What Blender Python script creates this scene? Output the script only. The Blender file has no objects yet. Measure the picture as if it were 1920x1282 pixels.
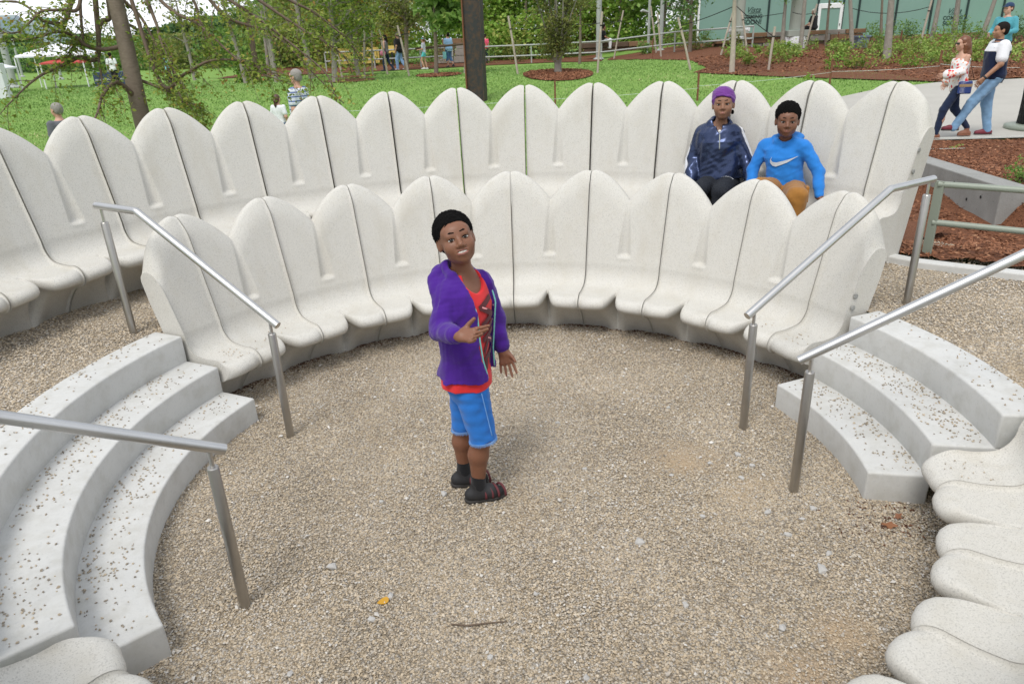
import bpy, bmesh, math, random
import numpy as np
from mathutils import Vector, Matrix, noise as mnoise
random.seed(7); RNG = np.random.default_rng(11)
rad = math.radians
sc = bpy.context.scene
COL = sc.collection

# ------------------------------------------------------------------ camera
cam_d = bpy.data.cameras.new('camera'); cam = bpy.data.objects.new('camera', cam_d); COL.objects.link(cam)
cam_d.sensor_width = 36.0; cam_d.lens = 36.0*1340.65/1920; cam_d.clip_start = 0.05; cam_d.clip_end = 3000
CAM_POS = Vector((0.0603, -3.4735, 2.3091)); PITCH, YAW, ROLL = -0.4005, -0.0087, -0.0408
Fw = Vector((math.sin(YAW)*math.cos(PITCH), math.cos(YAW)*math.cos(PITCH), math.sin(PITCH)))
Rt_ = Fw.cross(Vector((0, 0, 1))).normalized(); Up_ = Rt_.cross(Fw)
R2 = math.cos(ROLL)*Rt_ + math.sin(ROLL)*Up_; U2 = -math.sin(ROLL)*Rt_ + math.cos(ROLL)*Up_
mw = Matrix.Identity(4)
for i in range(3):
    mw[i][0] = R2[i]; mw[i][1] = U2[i]; mw[i][2] = -Fw[i]; mw[i][3] = CAM_POS[i]
cam.matrix_world = mw
cam_d.dof.use_dof = True; cam_d.dof.focus_distance = 4.6; cam_d.dof.aperture_fstop = 6.3
sc.camera = cam

# ------------------------------------------------------------------ world, sun, exposure
SUN_EL, SUN_AZ = 58.0, 205.0      # azimuth clockwise from +Y (north)
w = bpy.data.worlds.new('World'); sc.world = w; w.use_nodes = True
nt = w.node_tree; nt.nodes.clear()
o = nt.nodes.new('ShaderNodeOutputWorld'); bg = nt.nodes.new('ShaderNodeBackground'); bg.inputs['Strength'].default_value = 0.094
sky = nt.nodes.new('ShaderNodeTexSky'); sky.sky_type = 'NISHITA'; sky.sun_disc = False
sky.sun_elevation = rad(SUN_EL); sky.sun_rotation = rad(SUN_AZ); sky.air_density = 1.0; sky.dust_density = 2.5; sky.ozone_density = 1.0
tcw = nt.nodes.new('ShaderNodeTexCoord'); mp = nt.nodes.new('ShaderNodeMapping'); mp.inputs['Scale'].default_value = (1.6, 1.6, 5.0)
nz = nt.nodes.new('ShaderNodeTexNoise'); nz.inputs['Scale'].default_value = 1.7; nz.inputs['Detail'].default_value = 7; nz.inputs['Roughness'].default_value = 0.58
rp = nt.nodes.new('ShaderNodeValToRGB'); rp.color_ramp.elements[0].position = 0.36; rp.color_ramp.elements[0].color = (0.30,)*3+(1,)
rp.color_ramp.elements[1].position = 0.60; rp.color_ramp.elements[1].color = (1, 1, 1, 1)
mxw = nt.nodes.new('ShaderNodeMix'); mxw.data_type = 'RGBA'
mxw.inputs['B'].default_value = (9.2, 9.5, 9.9, 1)          # overcast cloud deck, same all round
nt.links.new(tcw.outputs['Generated'], mp.inputs['Vector']); nt.links.new(mp.outputs['Vector'], nz.inputs['Vector'])
nt.links.new(nz.outputs['Fac'], rp.inputs['Fac']); nt.links.new(rp.outputs['Color'], mxw.inputs['Factor'])
nt.links.new(sky.outputs['Color'], mxw.inputs['A']); nt.links.new(mxw.outputs['Result'], bg.inputs['Color']); nt.links.new(bg.outputs['Background'], o.inputs['Surface'])
sun_d = bpy.data.lights.new('sun', 'SUN'); sun_d.energy = 1.5; sun_d.angle = rad(22); sun_d.color = (1.0, 0.965, 0.91)
sun = bpy.data.objects.new('sun', sun_d); COL.objects.link(sun)
sv = Vector((math.sin(rad(SUN_AZ))*math.cos(rad(SUN_EL)), math.cos(rad(SUN_AZ))*math.cos(rad(SUN_EL)), math.sin(rad(SUN_EL))))
sun.rotation_euler = sv.to_track_quat('Z', 'Y').to_euler(); sun.location = sv*60
vs = sc.view_settings; vs.view_transform = 'Standard'; vs.look = 'None'; vs.exposure = 0.52; vs.gamma = 1.0; vs.use_curve_mapping = False
sc.render.film_transparent = False
sc.cycles.use_denoising = True
sc.cycles.max_bounces = 6; sc.cycles.transparent_max_bounces = 8; sc.cycles.diffuse_bounces = 4

# ------------------------------------------------------------------ materials
MATS = {}
def srgb(r, g, b):
    f = lambda c: (c/255/12.92 if c/255 <= 0.04045 else ((c/255+0.055)/1.055)**2.4)
    return (f(r), f(g), f(b))
class NT:
    def __init__(s, name):
        s.m = bpy.data.materials.new(name); s.m.use_nodes = True; s.t = s.m.node_tree; s.b = s.t.nodes['Principled BSDF']; s._tc = None
    def n(s, typ, **kw):
        nd = s.t.nodes.new(typ)
        for k, v in kw.items():
            if k in nd.inputs.keys(): nd.inputs[k].default_value = v
            else: setattr(nd, k, v)
        return nd
    def l(s, a, b): s.t.links.new(a, b)
    def obj(s):
        if s._tc is None: s._tc = s.n('ShaderNodeTexCoord')
        return s._tc.outputs['Object']
    def geo(s):
        return s.n('ShaderNodeNewGeometry').outputs['Position']
    def noise(s, scale, detail=4, rough=.55, vec=None, stretch=None):
        v = vec if vec is not None else s.obj()
        if stretch:
            mp = s.n('ShaderNodeMapping', Scale=stretch); s.l(v, mp.inputs['Vector']); v = mp.outputs['Vector']
        nd = s.n('ShaderNodeTexNoise', Scale=scale, Detail=detail, Roughness=rough); s.l(v, nd.inputs['Vector']); return nd.outputs['Fac']
    def voro(s, scale, vec=None, feature='F1', out='Distance', rnd=1.0):
        nd = s.n('ShaderNodeTexVoronoi', Scale=scale, feature=feature, Randomness=rnd)
        s.l(vec if vec is not None else s.obj(), nd.inputs['Vector']); return nd.outputs[out]
    def ramp(s, fac, stops):
        nd = s.n('ShaderNodeValToRGB'); cr = nd.color_ramp
        while len(cr.elements) > 1: cr.elements.remove(cr.elements[-1])
        for i, (p, c) in enumerate(stops):
            e = cr.elements[0] if i == 0 else cr.elements.new(p)
            e.position = p; e.color = tuple(c)[:3]+(1,) if not isinstance(c, (int, float)) else (c, c, c, 1)
        s.l(fac, nd.inputs['Fac']); return nd.outputs['Color']
    def mix(s, fac, a, b, mode='MIX'):
        nd = s.n('ShaderNodeMix', data_type='RGBA', blend_type=mode)
        for key, v in (('Factor', fac), ('A', a), ('B', b)):
            if isinstance(v, (int, float)): nd.inputs[key].default_value = v if key == 'Factor' else (v, v, v, 1)
            elif isinstance(v, (tuple, list)): nd.inputs[key].default_value = tuple(v)[:3]+(1,)
            else: s.l(v, nd.inputs[key])
        return nd.outputs['Result']
    def math(s, op, a, b=0.0):
        nd = s.n('ShaderNodeMath', operation=op)
        for i, v in enumerate((a, b)):
            if isinstance(v, (int, float)): nd.inputs[i].default_value = v
            else: s.l(v, nd.inputs[i])
        return nd.outputs[0]
    def bump(s, h, strength=.3, dist=.01):
        nd = s.n('ShaderNodeBump', Strength=strength, Distance=dist); s.l(h, nd.inputs['Height']); s.l(nd.outputs['Normal'], s.b.inputs['Normal'])
    def done(s, col=None, rough=.8, metal=0.0, spec=None, **kw):
        if col is not None:
            if isinstance(col, (tuple, list)): s.b.inputs['Base Color'].default_value = tuple(col)[:3]+(1,)
            else: s.l(col, s.b.inputs['Base Color'])
        if isinstance(rough, (int, float)): s.b.inputs['Roughness'].default_value = rough
        else: s.l(rough, s.b.inputs['Roughness'])
        s.b.inputs['Metallic'].default_value = metal
        if spec is not None: s.b.inputs['Specular IOR Level'].default_value = spec
        for k, v in kw.items(): s.b.inputs[k].default_value = v
        return s.m
def M(name): return MATS[name]
def cloth(name, col, var=.12, rough=.9, scale=40, bump=.15, weave=900):
    t = NT(name); n1 = t.noise(scale, 5); c = t.mix(n1, tuple(x*(1-var) for x in col), tuple(min(1, x*(1+var)) for x in col))
    t.bump(t.noise(weave, 2), bump, .002)
    m = t.done(c, rough, 0, .25); t.b.inputs['Sheen Weight'].default_value = .15; MATS[name] = m; return m
def plain(name, col, rough=.7, metal=0., var=.08, scale=20, **kw):
    t = NT(name); n1 = t.noise(scale, 4); c = t.mix(n1, tuple(x*(1-var) for x in col), tuple(min(1, x*(1+var)) for x in col))
    m = t.done(c, rough, metal, **kw); MATS[name] = m; return m
def skin(name, col, rough=.48):
    t = NT(name); n1 = t.noise(14, 4); n2 = t.noise(420, 2)
    c = t.mix(n1, tuple(x*.86 for x in col), tuple(x*1.12 for x in col))
    t.bump(n2, .06, .002)
    m = t.done(c, rough, 0, .4); t.b.inputs['Subsurface Weight'].default_value = .08
    t.b.inputs['Subsurface Radius'].default_value = (.9, .4, .25); t.b.inputs['Subsurface Scale'].default_value = .006
    MATS[name] = m; return m

def concrete_cast(name, base, blotch=.06):
    t = NT(name); g = t.geo()
    big = t.noise(2.2, 5, .6, vec=g); mid = t.noise(14, 4, .6, vec=g)
    c = t.mix(big, tuple(x*(1-blotch) for x in base), tuple(x*(1+blotch) for x in base))
    c = t.mix(t.ramp(mid, [(.5, 0), (.75, .35)]), c, tuple(x*y for x, y in zip(base, (.90, .87, .79))))
    f1 = t.noise(150, 2, .5, vec=g); c = t.mix(t.ramp(f1, [(.55, 0), (.62, .5)]), c, tuple(x*.62 for x in base))
    f2 = t.noise(230, 2, .5, vec=g); c = t.mix(t.ramp(f2, [(.60, 0), (.68, .5)]), c, tuple(min(.9, x*1.3) for x in base))
    f3 = t.voro(85, vec=g); c = t.mix(t.ramp(f3, [(.07, .75), (.12, 0)]), c, (.09, .085, .08))
    # rain streaks and dusty hollows
    st = t.noise(5, 4, .55, vec=g, stretch=(1, 1, .12)); c = t.mix(t.ramp(st, [(.50, 0), (.70, .34)]), c, tuple(x*y for x, y in zip(base, (.80, .76, .68))))
    t.bump(t.noise(190, 3, vec=g), .16, .004)
    MATS[name] = t.done(c, .82, 0, .3); return MATS[name]
concrete_cast('seat_concrete', (.555, .540, .497))
def smooth_concrete():
    t = NT('step_concrete'); g = t.geo(); base = (.56, .56, .54)
    c = t.mix(t.noise(2.6, 6, .62, vec=g), tuple(x*.84 for x in base), tuple(x*1.1 for x in base))
    c = t.mix(t.ramp(t.noise(9, 5, .6, vec=g), [(.46, 0), (.68, .5)]), c, (.42, .41, .37))
    c = t.mix(t.ramp(t.noise(60, 3, .6, vec=g), [(.55, 0), (.7, .25)]), c, (.36, .37, .37))
    c = t.mix(t.ramp(t.voro(26, vec=g), [(.03, .5), (.06, 0)]), c, (.2, .19, .18))
    t.bump(t.noise(120, 4, vec=g), .14, .004); MATS['step_concrete'] = t.done(c, .8, 0, .3)
smooth_concrete()
def old_concrete():
    t = NT('wall_concrete'); g = t.geo(); base = (.30, .30, .285)
    c = t.mix(t.noise(3, 6, .65, vec=g), tuple(x*.66 for x in base), tuple(x*1.2 for x in base))
    c = t.mix(t.ramp(t.noise(7, 4, .6, vec=g, stretch=(1, 1, .2)), [(.5, 0), (.75, .4)]), c, (.2, .19, .17))
    c = t.mix(t.ramp(t.voro(14, vec=g), [(.05, .8), (.10, 0)]), c, (.07, .065, .06))
    t.bump(t.noise(60, 5, vec=g), .3, .01); MATS['wall_concrete'] = t.done(c, .85, 0, .25)
    t = NT('path_concrete'); g = t.geo(); base = (.42, .405, .365)
    c = t.mix(t.noise(1.3, 6, .6, vec=g), tuple(x*.85 for x in base), tuple(x*1.1 for x in base)); c = t.mix(t.ramp(t.noise(40, 3, vec=g), [(.5, 0), (.7, .3)]), c, (.3, .28, .25))
    MATS['path_concrete'] = t.done(c, .85, 0, .25)
old_concrete()
def gravel():
    cols = [(.0, (.13, .11, .085)), (.12, (.27, .225, .17)), (.30, (.45, .36, .245)), (.50, (.57, .465, .325)), (.66, (.40, .375, .34)), (.82, (.65, .555, .42)), (.93, (.52, .505, .48)), (1.0, (.80, .78, .74))]
    t = NT('gravel_ground'); g = t.geo()
    c = t.ramp(t.voro(105, vec=g, out='Color'), cols)
    edge = t.voro(105, vec=g)
    c = t.mix(t.ramp(edge, [(.35, 0), (.75, .7)]), c, (.10, .082, .062))
    sand = t.noise(1.15, 4, .55, vec=g); c = t.mix(t.ramp(sand, [(.60, 0), (.72, .45)]), c, (.55, .42, .27))
    for (cx, cy, rr_) in ((1.0, .12, .34), (1.33, -1.22, .22), (1.1, -1.42, .2)):
        ds = t.n('ShaderNodeVectorMath', operation='DISTANCE'); t.l(g, ds.inputs[0]); ds.inputs[1].default_value = (cx, cy, 0)
        mk = t.math('ADD', t.math('DIVIDE', ds.outputs['Value'], rr_*3.5), t.math('MULTIPLY', t.noise(3.2, 6, .7, vec=g), .62)); c = t.mix(t.ramp(mk, [(.32, .75), (.56, 0)]), c, (.47, .35, .225))
    c = t.mix(t.ramp(t.noise(.8, 3, .5, vec=g), [(.3, .3), (.5, 0)]), c, (.27, .23, .18))
    t.bump(t.math('SUBTRACT', 1.0, edge), .9, .012); MATS['gravel_ground'] = t.done(c, .9, 0, .2)
    t = NT('pebble'); at = t.n('ShaderNodeAttribute', attribute_name='tint'); c = t.ramp(at.outputs['Fac'], cols)
    c = t.mix(t.noise(260, 3), c, t.mix(.5, c, (.45, .40, .33)))
    MATS['pebble'] = t.done(c, .8, 0, .3)
gravel()
def mulch():
    cols = [(0, (.06, .026, .015)), (.3, (.15, .062, .032)), (.6, (.24, .105, .055)), (.85, (.33, .155, .085)), (1, (.46, .27, .16))]
    t = NT('mulch_ground'); g = t.geo()
    c = t.ramp(t.noise(55, 4, .7, vec=g), [(.25, cols[0][1]), (.5, cols[1][1]), (.72, cols[2][1])]); t.bump(t.noise(45, 4, vec=g), .8, .03)
    MATS['mulch_ground'] = t.done(c, .9, 0, .2)
    t = NT('bark_chip'); at = t.n('ShaderNodeAttribute', attribute_name='tint'); MATS['bark_chip'] = t.done(t.ramp(at.outputs['Fac'], cols), .85, 0, .2)
mulch()
def grass():
    t = NT('lawn_ground'); g = t.geo()
    a = t.noise(.35, 4, .55, vec=g, stretch=(.5, 1.6, 1)); b = t.noise(3.5, 5, .65, vec=g)
    c = t.mix(a, (.13, .25, .045), (.20, .34, .075)); c = t.mix(t.ramp(b, [(.4, 0), (.75, .5)]), c, (.28, .37, .11))
    c = t.mix(t.ramp(t.noise(1.3, 4, .6, vec=g), [(.62, 0), (.75, .45)]), c, (.26, .24, .09)); t.bump(t.noise(60, 4, vec=g), .7, .03)
    MATS['lawn_ground'] = t.done(c, .9, 0, .15)
    t = NT('grass_blade'); at = t.n('ShaderNodeAttribute', attribute_name='tint')
    c = t.ramp(at.outputs['Fac'], [(0, (.14, .24, .060)), (.4, (.19, .32, .085)), (.75, (.25, .385, .115)), (.93, (.33, .42, .16)), (1, (.46, .42, .22))])
    MATS['grass_blade'] = t.done(c, .7, 0, .25)
grass()
def leafmat(name, stops, rough=.55, trans=.25):
    t = NT(name); at = t.n('ShaderNodeAttribute', attribute_name='tint'); c = t.ramp(at.outputs['Fac'], stops)
    bs = t.b; t.done(c, rough, 0, .3)
    tr = t.n('ShaderNodeBsdfTranslucent'); t.l(c, tr.inputs['Color']); ms = t.n('ShaderNodeMixShader'); ms.inputs[0].default_value = trans
    out = t.t.nodes['Material Output']; t.l(bs.outputs[0], ms.inputs[1]); t.l(tr.outputs[0], ms.inputs[2]); t.l(ms.outputs[0], out.inputs['Surface'])
    MATS[name] = t.m; return t.m
leafmat('leaf_yellowgreen', [(0, (.085, .155, .025)), (.4, (.175, .265, .042)), (.7, (.28, .35, .062)), (.92, (.38, .40, .085)), (1, (.40, .24, .07))], .5, .4)
leafmat('leaf_midgreen', [(0, (.08, .17, .035)), (.45, (.16, .29, .06)), (.8, (.25, .38, .085)), (1, (.36, .42, .12))], .5, .38)
leafmat('leaf_bright', [(0, (.10, .21, .032)), (.5, (.20, .36, .05)), (.85, (.31, .46, .085)), (1, (.42, .46, .12))], .5, .4)
leafmat('leaf_dark', [(0, (.05, .11, .038)), (.5, (.095, .185, .06)), (.85, (.15, .25, .08)), (1, (.20, .28, .10))], .5, .3)
leafmat('leaf_olive', [(0, (.085, .115, .03)), (.4, (.17, .20, .05)), (.75, (.26, .275, .075)), (1, (.36, .25, .09))], .5, .36)
def bark(name, a, b, stretch=(1, 1, .25), sc_=30):
    t = NT(name); n1 = t.noise(sc_, 5, .65, stretch=stretch); n2 = t.noise(6, 3)
    c = t.mix(n1, a, b); c = t.mix(t.ramp(n2, [(.5, 0), (.8, .5)]), c, tuple(x*1.3 for x in b)); t.bump(n1, .5, .01); MATS[name] = t.done(c, .85, 0, .2)
bark('bark_brown', (.11, .088, .066), (.25, .205, .16), (1, 1, 3.0), 22)
bark('bark_twig', (.085, .062, .046), (.20, .15, .112))
bark('bark_grey', (.17, .15, .13), (.34, .31, .27))
bark('stake_wood', (.30, .25, .20), (.52, .46, .39))
def metals():
    t = NT('brushed_steel'); n1 = t.noise(40, 3, .6, stretch=(40, 40, 1)); n2 = t.noise(5, 4)
    c = t.mix(n2, (.50, .49, .475), (.66, .655, .64)); r = t.ramp(n1, [(.3, .27), (.7, .40)])
    t.bump(n1, .04, .002); MATS['brushed_steel'] = t.done(c, r, 1.0)
    t = NT('post_steel'); n1 = t.noise(50, 3, .6, stretch=(30, 30, 1)); n2 = t.noise(7, 4)
    c = t.mix(n2, (.36, .34, .315), (.52, .50, .47)); t.bump(n1, .05, .002); MATS['post_steel'] = t.done(c, t.ramp(n1, [(.3, .30), (.7, .44)]), 1.0)
    t = NT('rust_steel'); n1 = t.noise(7, 6, .7); n2 = t.noise(60, 4)
    c = t.mix(t.ramp(n1, [(.45, 0), (.62, 1)]), (.035, .036, .038), (.085, .052, .034)); c = t.mix(t.ramp(n2, [(.6, 0), (.75, .6)]), c, (.19, .09, .045)); MATS['rust_steel'] = t.done(c, .6, .3)
    t = NT('rust_edge'); n1 = t.noise(25, 5, .7); MATS['rust_edge'] = t.done(t.mix(n1, (.10, .035, .02), (.26, .11, .055)), .85)
metals()
plain('green_paint', (.235, .265, .215), .42, 0, .05)
plain('rail_grey', (.36, .38, .36), .45, 0, .06)
plain('black_rubber', (.012, .012, .013), .8)
plain('white_paint', (.78, .79, .80), .5, 0, .03)
plain('dark_metal', (.018, .02, .022), .45, .2)
plain('wire', (.62, .70, .66), .5)
plain('bin_blue', (.14, .18, .24), .5)
plain('can_black', (.016, .018, .018), .5)
plain('timber', (.20, .115, .06), .8, 0, .35, 8)
plain('timber_dark', (.10, .065, .042), .85, 0, .35, 8)
plain('stone_block', (.27, .245, .215), .85, 0, .25, 6)
plain('column_paint', (.33, .35, .31), .7, 0, .05)
plain('tent_white', (.74, .75, .78), .7, 0, .03)
plain('tent_red', (.48, .07, .06), .7)
plain('equipment_navy', (.03, .05, .11), .5)
plain('tower_grey', (.42, .47, .53), .8, 0, .05)
plain('tower_glass', (.26, .33, .42), .35, 0, .05)
plain('tower_teal', (.16, .42, .38), .6)
plain('yellow_board', (.62, .47, .12), .7)
plain('pot_dark', (.05, .05, .05), .7)

# ------------------------------------------------------------------ helpers
def mesh_from(name, V, F, smooth=False):
    me = bpy.data.meshes.new(name); me.from_pydata([tuple(v) for v in V], [], F); me.update()
    if smooth: me.polygons.foreach_set('use_smooth', [True]*len(me.polygons))
    return me
def mesh_np(name, V, F, smooth=False):
    """V (n,3) array, F (m,k) int array of equal polygons"""
    V = np.asarray(V, np.float32); F = np.asarray(F, np.int32); k = F.shape[1]
    me = bpy.data.meshes.new(name); me.vertices.add(len(V)); me.vertices.foreach_set('co', V.ravel())
    me.loops.add(F.size); me.loops.foreach_set('vertex_index', F.ravel())
    me.polygons.add(len(F)); me.polygons.foreach_set('loop_start', np.arange(0, F.size, k, dtype=np.int32))
    me.polygons.foreach_set('use_smooth', np.full(len(F), smooth)); me.update(calc_edges=True); me.validate(); return me
def tint_attr(me, per_vert):
    a = me.attributes.new('tint', 'FLOAT', 'POINT'); a.data.foreach_set('value', np.asarray(per_vert, np.float32))
def link(name, me, mat=None, parent=None, loc=None):
    o = bpy.data.objects.new(name, me); COL.objects.link(o)
    if mat is not None and me is not None and not me.materials: me.materials.append(MATS[mat] if isinstance(mat, str) else mat)
    if parent is not None: o.parent = parent
    if loc is not None: o.location = loc
    return o
def tag(o, label, cat, group=None):
    o['label'] = label; o['category'] = cat
    if group: o['group'] = group
    return o
def kind(o, k): o['kind'] = k; return o
def empty(name, loc=(0, 0, 0), rz=0.0):
    o = bpy.data.objects.new(name, None); COL.objects.link(o); o.location = loc; o.rotation_euler = (0, 0, rz); o.empty_display_size = .1; return o
def thing(name, label, cat, loc=(0, 0, 0), rz=0.0, group=None): return tag(empty(name, loc, rz), label, cat, group)

class MB:
    """collects simple shapes into one mesh"""
    def __init__(s): s.V = []; s.F = []
    def add(s, V, F):
        n = len(s.V); s.V += [tuple(v) for v in V]; s.F += [tuple(i+n for i in f) for f in F]; return s
    def box(s, c, h, M3=None):
        V = [Vector((x*h[0], y*h[1], z*h[2])) for x in (-1, 1) for y in (-1, 1) for z in (-1, 1)]
        if M3 is not None: V = [M3 @ v for v in V]
        V = [v+Vector(c) for v in V]
        return s.add(V, [(0, 1, 3, 2), (4, 6, 7, 5), (0, 4, 5, 1), (2, 3, 7, 6), (0, 2, 6, 4), (1, 5, 7, 3)])
    def tube(s, pts, r, n=8, caps=True):
        pts = [Vector(p) for p in pts]; rr = r if isinstance(r, (list, tuple)) else [r]*len(pts)
        base = len(s.V); prevx = None
        for i, p in enumerate(pts):
            d = (pts[min(i+1, len(pts)-1)]-pts[max(i-1, 0)]).normalized()
            if prevx is None: prevx = d.orthogonal().normalized()
            x = (prevx-d*prevx.dot(d)); x = x.normalized() if x.length > 1e-6 else d.orthogonal().normalized(); prevx = x; y = d.cross(x)
            for k in range(n):
                a = 2*math.pi*k/n; s.V.append(tuple(p+x*math.cos(a)*rr[i]+y*math.sin(a)*rr[i]))
        for i in range(len(pts)-1):
            for k in range(n):
                a = base+i*n+k; b = base+i*n+(k+1) % n; s.F.append((a, b, b+n, a+n))
        if caps:
            s.F.append(tuple(base+k for k in reversed(range(n)))); s.F.append(tuple(base+(len(pts)-1)*n+k for k in range(n)))
        return s
    def lathe(s, prof, c=(0, 0, 0), n=20):
        base = len(s.V)
        for r, z in prof:
            for k in range(n):
                a = 2*math.pi*k/n; s.V.append((c[0]+r*math.cos(a), c[1]+r*math.sin(a), c[2]+z))
        for i in range(len(prof)-1):
            for k in range(n):
                a = base+i*n+k; b = base+i*n+(k+1) % n; s.F.append((a, b, b+n, a+n))
        s.F.append(tuple(base+k for k in reversed(range(n)))); s.F.append(tuple(base+(len(prof)-1)*n+k for k in range(n))); return s
    def build(s, name, mat, parent=None, smooth=False, bevel=0.0, seg=2):
        o = link(name, mesh_from(name, s.V, s.F, smooth), mat, parent)
        if bevel:
            b = o.modifiers.new('bevel', 'BEVEL'); b.width = bevel; b.segments = seg; b.limit_method = 'ANGLE'; b.angle_limit = rad(40)
        return o
def autosmooth(o, ang=40):
    me = o.data; me.polygons.foreach_set('use_smooth', [True]*len(me.polygons)); me.set_sharp_from_angle(angle=rad(ang)); return o
def copy_tree(o, parent=None):
    c = o.copy(); COL.objects.link(c); c.parent = parent
    for ch in list(o.children): copy_tree(ch, c)
    return c

# scattered little solids (pebbles, chips, leaves): one mesh
OCT_V = np.array([(1, 0, 0), (-1, 0, 0), (0, 1, 0), (0, -1, 0), (0, 0, 1), (0, 0, -1)], np.float32)
OCT_F = np.array([(0, 2, 4), (2, 1, 4), (1, 3, 4), (3, 0, 4), (2, 0, 5), (1, 2, 5), (3, 1, 5), (0, 3, 5)], np.int32)
def rot_mats(n, tilt=.6):
    a = RNG.uniform(0, 2*np.pi, n); t = RNG.normal(0, tilt, n); b = RNG.uniform(0, 2*np.pi, n)
    ca, sa = np.cos(a), np.sin(a); Z = np.zeros(n); O = np.ones(n)
    Rz = np.stack([ca, -sa, Z, sa, ca, Z, Z, Z, O], 1).reshape(n, 3, 3)
    ct, st = np.cos(t), np.sin(t); Rx = np.stack([O, Z, Z, Z, ct, -st, Z, st, ct], 1).reshape(n, 3, 3)
    cb, sb = np.cos(b), np.sin(b); Rb = np.stack([cb, -sb, Z, sb, cb, Z, Z, Z, O], 1).reshape(n, 3, 3)
    return Rb @ Rx @ Rz
def scatter_solids(name, P, size, aspect, mat, tilt=.6, jitter=.3, tint=None, lump=False):
    n = len(P); sz = np.asarray(size, np.float32).reshape(n, 1, 1)*np.asarray(aspect, np.float32).reshape(-1, 1, 3)
    V = OCT_V[None]*(1+RNG.uniform(-jitter, jitter, (n, 6, 1))) + RNG.normal(0, jitter*.45, (n, 6, 3))
    V = (V*sz) @ rot_mats(n, tilt).transpose(0, 2, 1) + np.asarray(P)[:, None, :]
    F = (OCT_F[None]+(np.arange(n)*6)[:, None, None]).reshape(-1, 3)
    me = mesh_np(name, V.reshape(-1, 3), F, False)
    tv = RNG.uniform(0, 1, n) if tint is None else tint
    tint_attr(me, np.repeat(tv, 6)); return link(name, me, mat)

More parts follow.
